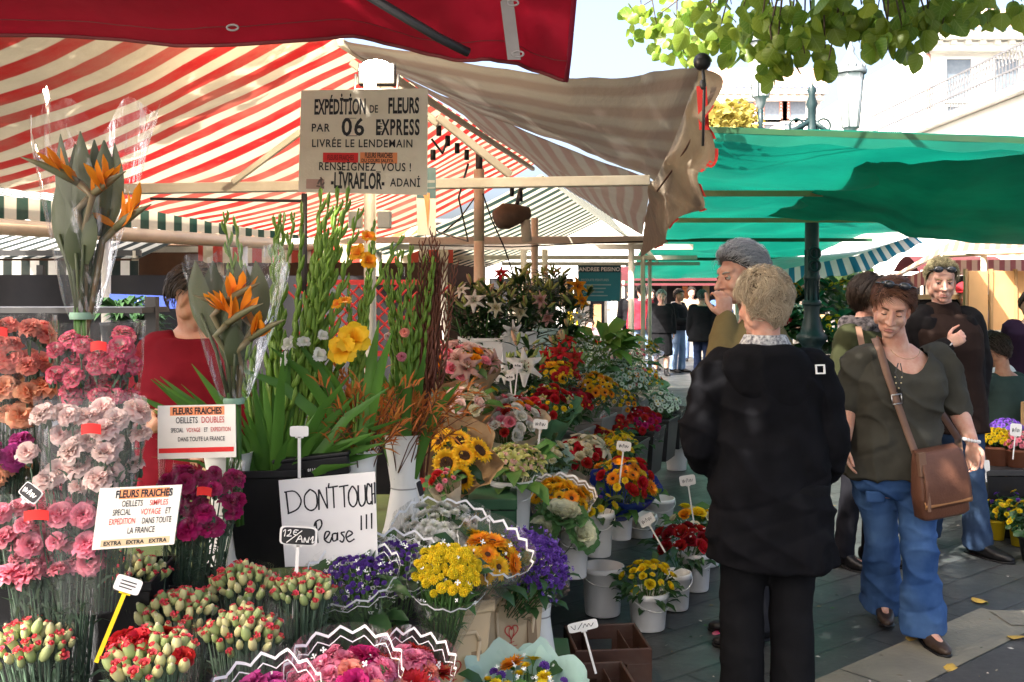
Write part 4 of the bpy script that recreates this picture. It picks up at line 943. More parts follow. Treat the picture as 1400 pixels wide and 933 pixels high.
bench('long table with a mossy green top behind the lettered card', -2.0, -.22, 2.62, 3.7, .83, .03, m_greentop, True, M('dark table skirt', (.02,.02,.022), (.03,.03,.03), .9))
bench('low black platform under the front carnation buckets', -1.9, -.12, 1.55, 2.6, .42, .04, m_black)
bench('low black platform under the tan flower buckets', -.5, .06, 2.64, 3.24, .43, .04, m_black)
bench('low green stand under the hourglass vase by the tan buckets', -.1, .2, 3.26, 3.56, .345, .05, m_greenpaint)
bench('dark green box bench under the sunflowers', -.42, .02, 3.75, 4.9, .80, .04, m_greenpaint, True, m_greenpaint)
bench('green bench under the orchid bucket', -.13, .13, 3.86, 4.28, .6, .03, m_greenpaint)
t = bench('low green cart on castors under white flower buckets', -.05, .38, 4.35, 6.2, .32, .05, m_greenpaint, False, None, 'flower_cart', .2)
for x, y in ((.12,.1), (-.36,-.85), (-.1,.85), (.3, .85)):
    b = MB(); T = Tr(x, y, .06) @ Matrix.Rotation(pi/2, 4, 'Y')
    b.lathe([(.012,-.016), (.055,-.016), (.06,-.008), (.06,.008), (.055,.016), (.012,.016)], 20, T); wh = b.build('castor', M('grey castor wheel', (.4,.39,.37), (.3,.29,.28), .5), t)
    b = MB(); b.box((x+.024, y, .13), (.006,.04,.17)); b.box((x-.024, y, .13), (.006,.04,.17)); b.box((x,y,.21), (.055,.045,.008)); b.build('fork', m_white, wh, False)
bench('middle tier bench along the lane', -.25, .4, 5.0, 8.4, .5, .04, m_greenpaint, True, m_black, shear=.26)
bench('upper tier bench for the lily buckets', -.75, -.1, 5.2, 8.4, 1.0, .04, m_greenpaint, True, m_black, shear=.2)
bench('far flower bench beyond the lily buckets', .35, 1.25, 8.9, 13.5, .62, .04, m_greenpaint, True, m_black, shear=.2)

def bucket(label, c, r, h, mat=None, taper=.86, group='white flower buckets', rim=.006, handle=True, name='flower_bucket', cat='bucket', water=True, rz=0):
    t = thing(name, label, cat, c, rz, group); mat = mat or m_plasticwhite
    b = MB(); b.lathe([(0,0), (r*taper*.97,0), (r*taper,.005), (r*.985,h-.03), (r+rim,h-.028), (r+rim*1.2,h-.012), (r+rim,h), (r-.003,h), (r*taper-.004,.012), (0,.012)], 36); b.build('bucket_body', mat, t)
    if handle:
        b = MB(); n = 14; b.tube([V(((r+.008)*cos(pi*i/n), -(r+.012)*sin(pi*i/n)*.96-.002, h-.02-.055*sin(pi*i/n))) for i in range(n+1)], .0022, 6); b.build('handle', mat, t)
    if water:
        b = MB(); b.lathe([(0,h*.55), (r*.93,h*.55)], 20); b.build('water', M('dark water', (.02,.025,.02), (.03,.03,.03), .05, spec=.6), t)
    return t
def vase(label, c, r, h, waist=.62, group='white hourglass vases', mat=None):
    t = thing('flower_vase', label, 'vase', c, 0, group)
    b = MB(); pr = [(0,0), (r*1.0,0), (r*1.02,.004)]
    for i in range(1, 9): s = i/8; pr.append((r*(1.02-(1.02-waist)*s**.8), h*.46*s))
    for i in range(1, 11): s = i/10; pr.append((r*(waist+(1.0-waist)*s**1.1), h*(.46+.54*s)))
    k = pr[-1][0]; pr += [(k+.003,h+.002), (k-.004,h), (r*waist*.9,h*.5)]; b.lathe(pr, 36); b.build('vase_body', mat or m_plasticwhite, t)
    b = MB(); b.lathe([(r*waist+.001,h*.455), (r*waist+.0022,h*.462), (r*waist+.001,h*.47)], 36); b.build('seam_ring', M('seam grey', (.4,.38,.35)), t); return t
def tank(label, c, w_, d, h, mat, rz=0, taper=.85, group='square flower tubs', name='flower_tub', cat='tub'):
    """tapered square-sided flower tub, open on top"""
    t = thing(name, label, cat, c, rz, group); b = MB()
    def ring(k, z, i): return [V((sx*(w_/2*k-i), sy*(d/2*k-i), z)) for sx, sy in ((-1,-1),(1,-1),(1,1),(-1,1))]
    R_ = [ring(taper,0,0), ring(1,h-.02,0), ring(1.04,h-.02,0), ring(1.04,h,0), ring(1,h,.003), ring(taper,.02,.005)]
    vs = sum(R_, []); fs = [(3,2,1,0)]
    for i in range(5): fs += [(i*4+k, i*4+(k+1) % 4, i*4+4+(k+1) % 4, i*4+4+k) for k in range(4)]
    fs.append((20,21,22,23)); b.add(vs, fs); bevel(b.build('tub_body', mat, t, False), .006, 3); return t
def crate(label, c, w_, d, h, rz, mat=None):
    t = thing('plastic_crate', label, 'crate', c, rz, 'brown plastic crates on the paving'); b = MB(); q = .012
    for s in (-1, 1):
        for z, hh in ((h-.03,.06), (.025,.05)): b.box((0, s*(d/2-q/2), z), (w_, q, hh)); b.box((s*(w_/2-q/2), 0, z), (q, d-2*q-.002, hh))
        for k in (-1, 1):
            b.box((k*(w_/2-.05), s*(d/2-q/2), h/2), (.1, q, h-.11-.004)); b.box((s*(w_/2-q/2), k*(d/2-.05), h/2), (q-.002, .08, h-.11-.004))
        b.box((s*(w_*.25), 0, h*.5), (.006, d-2*q-.004, h*.8))
    b.box((0,0,.008), (w_-.03,d-.03,.012)); bevel(b.build('crate_body', mat or m_brown, t, False), .003)
    return t
def heart_bucket(label, c, rz):
    w_, d, h = .2, .17, .31; t = thing('auction_bucket', label, 'bucket', c, rz, 'tan flower auction buckets'); b = MB()
    def ring(k, z, i): return [V((sx*(w_/2*k-i), sy*(d/2*k-i), z)) for sx, sy in ((-1,-1),(1,-1),(1,1),(-1,1))]
    R_ = [ring(.8,0,0), ring(.97,h-.035,0), ring(1.06,h-.033,0), ring(1.07,h,0), ring(1.0,h,.004), ring(.8,.02,.006)]
    vs = sum(R_, []); fs = [(3,2,1,0)]
    for i in range(5): fs += [(i*4+k, i*4+(k+1) % 4, i*4+4+(k+1) % 4, i*4+4+k) for k in range(4)]
    fs.append((20,21,22,23)); b.add(vs, fs); bevel(b.build('bucket_body', m_tan, t, False), .008, 3)
    yf = lambda z: -d/2*(.8+.17*min(1, z/(h-.035)))
    b = MB()                             # raised frame round the recessed front panel
    for x in (-.062, .062): b.tube([(x*.8, yf(.02)-.003, .02), (x, yf(.2)-.003, .2)], .006, 6)
    b.tube([(-.062, yf(.2)-.003, .2), (-.05, yf(.225)-.003, .225), (.05, yf(.225)-.003, .225), (.062, yf(.2)-.003, .2)], .006, 6); b.build('panel_frame', m_tan, t)
    b = MB(); b.box((.055, yf(.13)-.004, .13), (.03,.006,.1), Matrix.Rotation(-.12,3,'X')); b.build('label_slot', M('brown slot', (.3,.2,.11)), t, False)
    b = MB(); hp = []
    for i in range(33):
        a = 2*pi*i/32; hp.append((.021*(sin(a)**3)-.012, .135+.0235*(13*cos(a)-5*cos(2*a)-2*cos(3*a)-cos(4*a))/16))
    for ln, wd in ((hp, .0018), ([(-.012,.112),(-.02,.13),(-.017,.148)], .0014), ([(-.012,.112),(-.004,.13),(-.007,.148)], .0014), ([(-.017,.148),(-.012,.14),(-.007,.148)], .0012), ([(-.012,.112),(-.012,.098)], .0014), ([(-.022,.099),(-.002,.104)], .001), ([(-.03,.088),(.008,.091)], .0011)):
        k0 = len(b.v); strokes(b, [ln], wd)
        for i in range(k0, len(b.v)): x, y, z = b.v[i]; b.v[i] = (x, yf(z)-.0032, z)
    b.build('heart_emblem', m_redink, t, False); return t

# --- price tags and cards
def tag_plate(label, c, w_=.07, h=.045, stick=.14, rz=0, lean=(0,0), dark=False, lines=None, roundp=True, yellow=False, txt=None):
    R = Matrix.Rotation(rz,3,'Z') @ Matrix.Rotation(lean[0],3,'X') @ Matrix.Rotation(lean[1],3,'Y')
    t = thing('price_tag', label, 'price tag', c, 0, 'price tags on plastic sticks', R=R)
    def plate(k, y, mi, mb):
        vs = []; n = 28
        for i in range(n):
            a = 2*pi*i/n; e = .38; vs.append((w_/2*k*abs(cos(a))**e*(1 if cos(a) > 0 else -1), y, h/2*k*abs(sin(a))**e*(1 if sin(a) > 0 else -1)*(1+.05*cos(2*a))))
        vs2 = [(x, y+.002, z) for x, _, z in vs]; mb.add(vs+vs2, [tuple(range(n)), tuple(range(2*n-1, n-1, -1))]+[(i+n, (i+1) % n+n, (i+1) % n, i) for i in range(n)], mi)
    b = MB(); plate(1, 0, 0, b); b.build('plate', m_cardwhite, t, False)
    if dark:
        b = MB(); plate(.88, -.0022, 0, b); b.build('slate', m_ink, t, False)
    b = MB(); b.box((0,.0025,-h/2-stick/2+.01), (.008,.003,stick)); b.box((0,.0025,-h/2+.003), (.022,.003,.012)); b.build('stick', m_yellowp if yellow else m_cardwhite, t, False)
    b = MB()
    ls = lines if lines is not None else [[(-.33,.1),(-.3,-.2),(-.24,.12),(-.2,-.15),(-.14,.05)], [(-.08,-.18),(-.02,.2),(.04,-.16)], [(.1,.1),(.14,-.18),(.19,.1),(.25,-.15),(.33,.08)]]
    if txt: add_text(b, txt, h*.5, 0, -h*.22, y=-.0032)
    else: strokes(b, [[(x*w_, z*h) for x, z in l] for l in ls], .0011, y=-.0034 if dark else -.0012)
    b.build('lettering', m_cardwhite if dark else m_ink, t, False); return t
def card(label, corners, Y, draw, mat, name='price_card', group=None, yaw=0, cat='sign', lean=0, th=.002):
    """flat card whose outline (seen at depth Y) has the given corner pixels: tl, tr, br, bl"""
    pts = [P(px, py, Y) for px, py in corners]; c = sum(pts, V((0,0,0)))/4
    t = thing(name, label, cat, c, 0, group, R=Matrix.Rotation(yaw,3,'Z') @ Matrix.Rotation(lean,3,'X'))
    L = [p-c for p in pts]; b = MB(); fr = [(p.x, -th, p.z) for p in L]; bk = [(p.x, th, p.z) for p in L]
    b.add(fr+bk, [(3,2,1,0), (4,5,6,7)]+[(i, (i+1) % 4, (i+1) % 4+4, i+4) for i in range(4)]); b.build('board', mat, t, False)
    def put(mb, name_, mat_, dy=.0012):
        # card coordinates u in -1..1 (left..right), v in -1..1 (bottom..top) mapped onto the outline
        for i, (x, y, z) in enumerate(mb.v):
            u, v = (x+1)/2, (z+1)/2; p = L[3].lerp(L[2], u).lerp(L[0].lerp(L[1], u), v); mb.v[i] = (p.x, y-th-dy, p.z)
        return mb.build(name_, mat_, t, False)
    w_ = (L[1]-L[0]).length; h_ = (L[0]-L[3]).length
    draw(put, w_, h_); return t
def line(mb, txt, h, u, v, asp, off=.02, xs=1.0, **k):     # text in card coordinates; asp = height/width of the card
    add_text(mb, txt, h, u, v, xs=xs*asp, off=off, ext=0, **k)
def bar(mb, u0, u1, v0, v1): mb.add([(u0,0,v0), (u1,0,v0), (u1,0,v1), (u0,0,v1)], [(0,1,2,3)])

m_old = M('stained sign board', (.82,.73,.6), (.74,.65,.52), .7, 5, grime=.25, grimecol=(.3,.2,.11), bump=.15)
def d_livraflor(put, w_, h_):
    a = h_/w_; b = MB()
    line(b, 'EXPÉDİTİON', .3, -.38, .53, a, .04, .41); line(b, 'FLEURS', .3, .62, .54, a, .04, .46); line(b, 'DE', .15, .15, .55, a, .02, .68)
    line(b, 'PAR', .16, -.68, .19, a, .02, .85, sp=1.15); line(b, '06', .34, -.17, .12, a, .03, .9, sp=1.15); line(b, 'EXPRESS', .3, .53, .13, a, .04, .5, sp=1.15)
    line(b, 'LIVRÉE LE LENDEMAIN', .155, -.02, -.11, a, .02, .84, sp=1.12); line(b, 'RENSEİGNEZ_VOUS !', .16, .03, -.56, a, .02, .78, sp=1.12)
    line(b, '-LİVRAFLOR-', .31, -.08, -.9, a, .04, .42); line(b, 'ADANİ', .16, .66, -.85, a, .02, .76, sp=1.1)
    for k in range(4): bar(b, .2+.015*k, .29, .18+.05*k, .195+.05*k)
    bar(b, -.3, -.12, .44, .45); bar(b, -.28, -.1, .1, .112); put(b, 'lettering', m_ink)
    b = MB(); bar(b, -.63, -.08, -.41, -.22); put(b, 'red_label', m_redlabel, .0008); b = MB(); bar(b, -.05, .53, -.42, -.21); put(b, 'orange_label', m_orangelabel, .0008)
    b = MB(); line(b, 'FLEURS FRAICHES', .1, -.355, -.36, a, .03, .48); put(b, 'lettering', M('dark red ink', (.3,.01,.01)), .0016)
    b = MB(); line(b, 'FLEURS FRAICHES', .1, .24, -.31, a, .035, .5); line(b, 'DU COURS SALEYA', .065, .22, -.395, a, .03, .8); put(b, 'lettering', m_ink, .0016)
    b = MB(); bar(b, -.88, -.6, -.93, -.74); put(b, 'faded_stamp', M('faded pink stamp', (.55,.33,.27)), .0008)
    b = MB(); strokes(b, [[(-.7,-.84),(-.66,-.74),(-.64,-.86),(-.6,-.8)], [(-.72,-.87),(-.6,-.9)], [(-.66,-.7),(-.63,-.76)]], .015); put(b, 'stamp_drawing', M('grey brown ink', (.2,.14,.12)), .0014)
card('square stained delivery board lettered EXPÉDITION DE FLEURS under the work lamp', [(412,124), (585,121), (584,267), (408,263)], 3.35, d_livraflor, m_old, 'sign_board')
def d_fr(title, rows, bottom):
    def dr(put, w_, h_):
        a = h_/w_; b = MB(); bar(b, -.68 if bottom == 'bar' else -.5, .72 if bottom == 'bar' else .72, .62, .95); put(b, 'orange_label', m_orangelabel, .0006)
        b = MB(); line(b, 'FLEURS FRAICHES', .25, .02 if bottom == 'bar' else .11, .67, a, .05, .68)
        r = MB()
        for txt, u, v, h, red, xs in rows: line(r if red else b, txt, h*1.42, u, v-.03, a, .012, xs*.76)
        if bottom == 'bar':
            k = MB(); bar(k, -.97, .95, -.78, -.6); put(k, 'red_label', m_redlabel, .0006)
        else:
            k = MB(); bar(k, -.8, .88, -.93, -.7); put(k, 'beige_label', M('beige label', (.66,.5,.3)), .0006); line(b, 'EXTRA   EXTRA   EXTRA', .13, .04, -.88, a, .05, 1.05)
        put(b, 'lettering', m_ink, .0012); put(r, 'red_lettering', m_redink, .0012)
    return dr
card('white card for double carnations above the crimson bunch', [(216,555), (322,553), (323,625), (216,628)], 2.3, d_fr('', [('OEILLETS', -.25, .36, .17, 0, .8), ('DOUBLES', .42, .36, .17, 1, .8), ('SPECIAL', -.5, .02, .12, 0, .75), ('VOYAGE', -.08, .02, .12, 1, .75), ('ET', .24, .02, .12, 0, .75), ('EXPEDITION', .62, .03, .12, 1, .75), ('DANS TOUTE LA FRANCE', .12, -.32, .12, 0, .85)], 'bar'), m_paper)
card('tilted white card for single carnations before the pink bunch', [(137,668), (249,663), (238,744), (126,752)], 1.86, d_fr('', [('OEILLETS', -.15, .4, .15, 0, .75), ('SIMPLES', .5, .4, .14, 1, .85), ('SPECIAL', -.38, .12, .15, 0, .75), ('VOYAGE', .33, .1, .15, 1, .75), ('ET', .75, .1, .15, 0, .75), ('EXPEDITION', -.34, -.18, .15, 1, .68), ('DANS TOUTE', .5, -.2, .15, 0, .7), ('LA FRANCE', .15, -.5, .15, 0, .78)], 'extra'), m_paper)
def d_touch(put, w_, h_):
    b = MB(); X = lambda pts: [[((x-50)/50, (y-50)/50) for x, y in l] for l in pts]
    strokes(b, X([[(7,86),(8,62)], [(5,86),(16,86),(22,76),(18,66),(7,61)], [(32,87),(26,80),(26,68),(32,63),(38,68),(38,81),(32,87)], [(40,63),(41,86)],[(41,86),(49,64)],[(49,64),(49,88)], [(52,92),(51,87)], [(50.5,87),(61,88)], [(56,88),(56,64)],
        [(62,87),(72,88)], [(67,87),(67,64)], [(76,87),(72,80),(72,69),(76,64),(80,69),(80,80),(76,87)], [(82,87),(82,70),(85,64),(89,70),(89,87)], [(95,84),(92,88),(90.5,78),(91,68),(94,66),(95,69)], [(96,88),(96,65)],[(99,89),(99,66)],[(96,76),(99,77)],
        [(34,45),(36,50),(41,52),(42,46),(38,40)], [(36,50),(37,26)], [(45,30),(50,37),(46,38),(44,30),(49,26),(52,32)], [(57,36),(53,35),(53,28),(57,29),(58,37),(58,28)], [(66,37),(62,36),(65,31),(63,26),(60,28)], [(68,31),(74,35),(70,38),(67,32),(70,26),(76,29)],
        [(84,54),(83.5,38)], [(89.5,55),(89,39)], [(95,56),(94.5,39)]]), .017); put(b, 'handwriting', m_ink)
card('handwritten white card reading DONT TOUCH please', [(381,657), (513,645), (517,772), (390,775)], 2.58, d_touch, m_cardwhite, 'sign_card')
def d_teal(put, w_, h_):
    a = h_/w_; b = MB(); bar(b, -1, 1, .6, 1); put(b, 'header_band', M('dark teal paint', (.01,.06,.075)), .001)
    b = MB(); line(b, 'ANDREE PEISINO', .22, 0, .68, a, .03, 1.0); r = MB(); line(r, 'PRODUITS PEINTURES', .13, -.22, .12, a, .03, .9)
    for k, (u0, u1) in enumerate(((-.75,.55), (-.7,.3), (-.8,.2), (-.6,.4))): bar(r, u0, u1, -.12-.2*k, -.06-.2*k)
    put(b, 'lettering', m_cardwhite); put(r, 'small_lettering', M('pale teal ink', (.3,.45,.46)))
    for s in (-1.02, 1.0): 
        k = MB(); bar(k, s, s+.03, -1, .62); put(k, 'edge_strip', m_white, .002)
card('teal stall sign hanging over the far flowers beside the lane', [(790,363), (849,363), (847,412), (792,412)], 8.0, d_teal, M('teal paint', (.015,.22,.27), (.02,.18,.23), .5), 'sign_board', th=.01)
def d_arrow(put, w_, h_):
    b = MB(); bar(b, -1, 1, .1, 1); put(b, 'teal_panel', M('dull teal panel', (.1,.16,.17)), .001)
    b = MB(); b.add([(-.3,0,.25), (.35,0,.25), (.3,0,-.2), (.1,0,-.85), (-.1,0,-.2)], [(0,4,3,2,1)]); put(b, 'red_pennant', m_orangelabel, .002)
    b = MB(); bar(b, -.9, .9, .55, .63); bar(b, -.9, .9, .38, .42); put(b, 'grey_band', M('grey band', (.28,.29,.28)), .002)
card('narrow teal and cream notice hanging behind the delivery board', [(568,230), (596,229), (596,322), (571,322)], 3.7, d_arrow, m_old, 'notice_board', yaw=.3)

# ================================================================ front left: carnations in sleeves
tiered('salmon and peach carnations in a clear sleeve at the left edge', P(6,566,2.3), .195, [0,.052,.115,.18], ['peach','peach','salmon','salmon'], 11, .4, 1.05, sticker=[(.02,.19,.045), (-.0,.075,.02)], seed=1)
tiered('white carnations edged with pink behind a clear sleeve', P(134,536,2.25), .17, [0,.048,.095], 'edge', 11, .3, .92, sticker=[(.03,.105,.035)], extra=.065, seed=2)
tiered('pale blush carnations in a shiny milky sleeve', P(124,648,2.05), .19, [0,.056,.108], 'pale', 9, .28, 1.0, 'milky', sticker=[(.03,.1,.04)], seed=3)  # milky film stands in for direct sun on this sleeve
tiered('magenta and peach carnations cut by the left edge below the salmon ones', P(-6,648,2.2), .12, [0,.055], ['peach','magenta'], 6, .25, 1.0, seed=4)
tiered('crimson carnations under the double carnation card', P(270,720,2.42), .17, [0,.052,.112], 'crimson', 9, .3, .98, sticker=[(.03,.1,.035)], seed=5, rz=.08)
tiered('rose pink carnations at the left behind the tilted card', P(74,772,2.05), .185, [0,.055,.11], 'pink', 10, .3, 1.0, sticker=[(-.0,.115,.05)], seed=6, rz=-.03)
zb = .42
for lab, px, py, Y, r, n, mix, tl in (
    ('tight red tipped carnation buds in the lower left corner', 45, 888, 2.0, .088, 34, (8,3), (.2,0)),
    ('red and cream carnation buds behind the yellow tag', 178, 792, 2.3, .088, 30, (7,3), (.2,0)),
    ('red and cream carnation buds right of the yellow tag', 243, 842, 2.2, .085, 32, (7,3), (.2,0)),
    ('carnation buds nearest the zigzag wraps at the bottom', 332, 870, 2.12, .088, 34, (7,3), (.2,.05)),
    ('carnation buds in front of the white hourglass vase', 333, 806, 2.36, .09, 32, (7,3), (.2,0)),
    ('carnation buds beneath the black price tag', 417, 812, 2.32, .075, 28, (7,3), (.2,.08))):
    bouquet(lab, P(px,py,Y), r, [('bud_red',mix[0]), ('bud_pale',mix[1])], int(n*1.5), .34, tl, .5, .8, 'clear', 1.25, .03, group='carnation bud bunches in clear sleeves', bind=.35, leafmat=m_blue_grn, out=.5, flat=.85)
bouquet('open red buds mixed with cream buds in front of the yellow tag', P(207,900,1.86), .078, [('bud_pale',4), ('bud_red',6), ('car_credcar',.6)], 46, .3, (.3,0), .35, .88, 'clear', 1.15, .01, group='carnation bud bunches in clear sleeves', bind=.4, leafmat=m_blue_grn, out=.5)
# containers under them
for lab, px, Y, z0, h, r in (('black tub behind the pink carnations', 60, 2.35, .42, .62, .13), ('black tub under the blush carnations', 155, 2.3, .42, .52, .11)): tank(lab, P(px,400,Y)*1-V((0,0,EYE-z0)), r*2, r*2, h, m_black, .1, .8, 'black square tubs')
for lab, px, py, Y, r in (('dark bucket in the lower left corner', 45, 900, 2.03, .075), ('dark bucket under the buds with the yellow tag', 180, 900, 2.33, .085), ('dark bucket beneath the middle buds', 243, 900, 2.2, .07), ('dark bucket near the zigzag wraps', 332, 930, 2.14, .07), ('dark bucket before the white hourglass vase', 336, 900, 2.4, .075), ('dark bucket under the black price tag', 417, 900, 2.34, .065), ('dark bucket under the rose pink carnations', 74, 900, 2.08, .08), ('dark bucket under the crimson carnations', 270, 860, 2.45, .085), ('dark bucket of the front red buds', 207, 930, 1.88, .065), ('dark bucket under the salmon carnations', 8, 800, 1.97, .08)):
    p = P(px, py, Y); top = {'dark bucket under the crimson carnations': .88, 'x': 1.0}.get(lab, .72); bucket(lab, (p.x, Y, zb), r, top-zb, m_black, .8, 'black flower buckets', handle=False, water=False)

# bird of paradise, two wrapped bunches
m_orsep = col('orange sepal', (.75,.16,.01), (.85,.3,.02), t0=.0, t1=.8); m_blueton = M('blue tongue', (.03,.04,.3), None, .4); m_spathe = M('spathe', (.1,.13,.06), (.22,.12,.06), .4, 8, island=.4)
def strelitzia(label, tie, tops, flowers, h, stem, seed, tall):
    q = random.Random(seed); t = thing('bird_of_paradise_bunch', label, 'flowers', tie, 0, 'bird of paradise bunches')
    b = MB()
    for dx, dy, hz, w_ in tops:
        e = V((dx, dy, hz)); pts = [V((dx*.12,dy*.2,.0)), V((dx*.45,dy*.6,hz*.35)), V((dx*.85,dy,hz*.62)), V((dx,dy,hz*.82)), e]
        b.tube(pts[:3], [.006,.005,.004], 6); lp = [pl(pts, .35+.65*i/9) for i in range(10)]
        b.blade(lp, [1.35*w_*sin(pi*(.08+.90*i/9)**.8) for i in range(10)], 0, V((1,.5*q.uniform(-1,1),0)), .35)
    b.build('leaves', m_olive, t)
    for dx, dy, hz, di in flowers:
        f = MB(); o = V((dx,dy,hz)); D = V((di*.8,-.45,.3)).normalized()
        f.tube([V((dx*.1,0,-.05)), V((dx*.5,dy*.5,hz*.55)), o-V((di*.03,0,.03)), o], [.006,.007,.008,.009], 8, 2)
        f.tube([o, o+D*.04+V((0,0,.008)), o+D*.085+V((0,0,.012)), o+D*.125+V((0,0,.012))], [.009,.0105,.007,.001], 8, 2)
        for k in range(7):
            d = (V((q.gauss(.3*di,.5), q.gauss(-.3,.35), .9))).normalized(); L_ = q.uniform(.055,.095); s_ = o+D*q.uniform(.0,.06)
            f.blade([s_, s_+d*L_*.4, s_+d*L_*.75, s_+d*L_], [.004,.0105,.009,.0006], 0, V((q.gauss(0,1), q.gauss(0,1), 0)), .45)
        for k in range(2):
            s_ = o+D*.03; d = V((di*.7,-.3,.55+.2*k)).normalized(); f.blade([s_, s_+d*.04, s_+d*.075], [.002,.006,.0005], 1, V((0,1,.3)), .5)
        f.build('flower', [m_orsep, m_blueton, m_spathe], t)
    b = MB()
    for k in range(7):
        a = k*.9; b.tube([(.012*cos(a),.012*sin(a),.02), (.02*cos(a+1),.02*sin(a+1),-stem)], .006, 7)
    b.build('stems', m_grn, t)
    b = MB(); b.lathe([(.026,-.008), (.028,0), (.026,.008)], 14); b.build('tie_band', M('pale green tie', (.3,.5,.35)), t)
    mb = MB(); sd = seed*2.1
    def fn(u, v):
        a = 2*pi*u; r = .03+(tall*.5)*v**.8; k = 1+.16*v*sin(a*3+sd)+.22*v*fbm((cos(a)*2+sd, sin(a)*2, v*2)); x = r*k*cos(a)*1.05
        return V((x+.02*v, r*k*sin(a)*.6, h*v*(1+.10*sin(a*2+sd)*v+.05*v*sin(a*7)))), (u, v)
    mb.sheet(fn, 64, 24); mb.build('clear_wrap', f_crinkle, t)
    return t
strelitzia('taller bird of paradise bunch in crinkled film above the salmon carnations', P(112,432,2.3), [(-.05,0,.42,.018), (-.025,.02,.40,.02), (0,-.01,.425,.022), (.02,.02,.41,.02), (.055,-.01,.405,.024), (.075,0,.40,.02), (-.02,-.04,.27,.02), (.01,-.05,.23,.02), (.03,-.05,.26,.02), (-.04,-.04,.3,.018)], [(.04,-.05,.27,1), (.085,-.02,.2,1), (.02,-.06,.3,-1)], .46, .45, 3, .2)
strelitzia('shorter bird of paradise bunch in film before the man in red', P(320,548,2.56), [(-.1,0,.36,.026), (-.06,.02,.36,.026), (-.015,0,.34,.026), (.02,.02,.35,.026), (.055,0,.36,.03), (.0,.03,.36,.02), (.02,-.05,.2,.02), (-.01,-.05,.22,.02)], [(-.01,-.05,.25,1), (.03,-.04,.22,-1), (.0,-.06,.2,1), (.05,-.04,.16,1)], .38, .32, 8, .2)

# ================================================================ table behind: gladioli, grasses, vases
tank('tall black tub of gladioli beside the lettered card', (P(368,400,2.78).x, 2.78, .83), .2, .2, .27, m_black, .12, .76, 'black flower tubs')
b_ = thing('black_tray', 'flat black plastic tray leaning behind the lettered card', 'tray', P(428,640,2.72), 0, R=Matrix.Rotation(-.12,3,'Y'))
b = MB(); b.box((0,0,0), (.2,.03,.05)); b.box((0,.0,.03), (.21,.04,.012)); bevel(b.build('tray_body', m_black, b_, False), .004); b = MB(); add_text(b, '8114 24 51 89', .008, .02, -.006, y=-.0165); b.build('lettering', m_cardwhite, b_, False)
m_glad = M('gladiolus green', (.12,.24,.025), (.22,.33,.05), .45, 8, trans=.2, island=.5); m_gladleaf = M('gladiolus leaf', (.045,.14,.02), (.1,.23,.035), .4, 4, trans=.25, island=.6)
def gladmesh(n=16, L=.72, seed=0, mat=None, nm='flower_spike', th=1.0):
    q = random.Random(seed); b = MB(); bend = q.uniform(-.03,.03)
    ax = lambda t: V((bend*t*t*2, bend*t*t, L*t)); b.tube([ax(i/10) for i in range(11)], [.0055*th*(1-.7*i/10)+.0006 for i in range(11)], 6)
    for k in range(n):
        t = .38+.62*k/n; s_ = .85*(1-.62*k/n)+.1; sd = 1 if k % 2 else -1; p = ax(t); d = V((sd*.22, q.uniform(-.12,.12), 1)).normalized(); l = .075*s_
        b.tube([p, p+d*l*.35+V((sd*.006*s_,0,0)), p+d*l*.75+V((sd*.004,0,0)), p+d*l], [.005*s_*th, .0095*s_*th, .007*s_*th, .0006], 6, 0)
    return b.mesh(nm, mat or m_glad)
G_ = [gladmesh(16, .72, i) for i in range(4)]
m_dark_sp = M('dark red spike', (.09,.022,.015), (.14,.05,.02), .6, 10, island=.6); DG = [gladmesh(26, .62, 9+i, m_dark_sp, 'flower_spike', .5) for i in range(3)]
def spikes(label, base, tops, meshes, leaves, seed, blooms=(), group='gladiolus bunches', fan=.1, name='gladiolus_bunch', lmat=None, Lref=.72):
    q = random.Random(seed); t = thing(name, label, 'flowers', base, 0, group)
    for e in tops:
        e = V(e)-base; o = V((e.x*.12+q.uniform(-.02,.02), q.uniform(-.03,.03), -.12)); d = e-o; inst('flower_spike', q.choice(meshes), t, Tr(*o) @ rot_to(d).to_4x4() @ Rz(q.uniform(0,6)) @ Sc(d.length/Lref))
    lb = MB()
    for k in range(leaves):
        a = q.uniform(-1,1); L_ = q.uniform(.24,.5); d = V((a*fan*2.2/.3, q.uniform(-.35,.2), 1)).normalized(); o = V((a*.05, q.uniform(-.04,.04), -.12)); dr = V((a*.1, -.03, -.07*abs(a)))
        lb.blade([o, o+d*L_*.35, o+d*L_*.7+dr*.3, o+d*L_+dr], [.008,.017,.014,.0008], 0, V((1,q.uniform(-.6,.6),0)), .3)
    if leaves: lb.build('leaves', lmat or m_gladleaf, t)
    for key, p, s_, d in blooms: inst('flower', FL[key][0], t, Tr(*(V(p)-base)) @ rot_to(V(d)).to_4x4() @ Sc(s_))
    return t
gb = P(372,640,2.78)
tops = [P(x,y,2.78+dy) for x, y, dy in ((322,292,.1),(343,290,.12),(356,298,.08),(377,292,.12),(389,286,.1),(410,300,.05),(416,318,0),(436,278,.02),(446,282,.05),(460,270,0),(464,262,.03),(478,285,-.02),(487,262,.02),(500,268,.05),(506,290,.0),(424,330,-.05),(470,330,-.05),(452,310,.04),(517,310,.02),(400,340,-.04))]
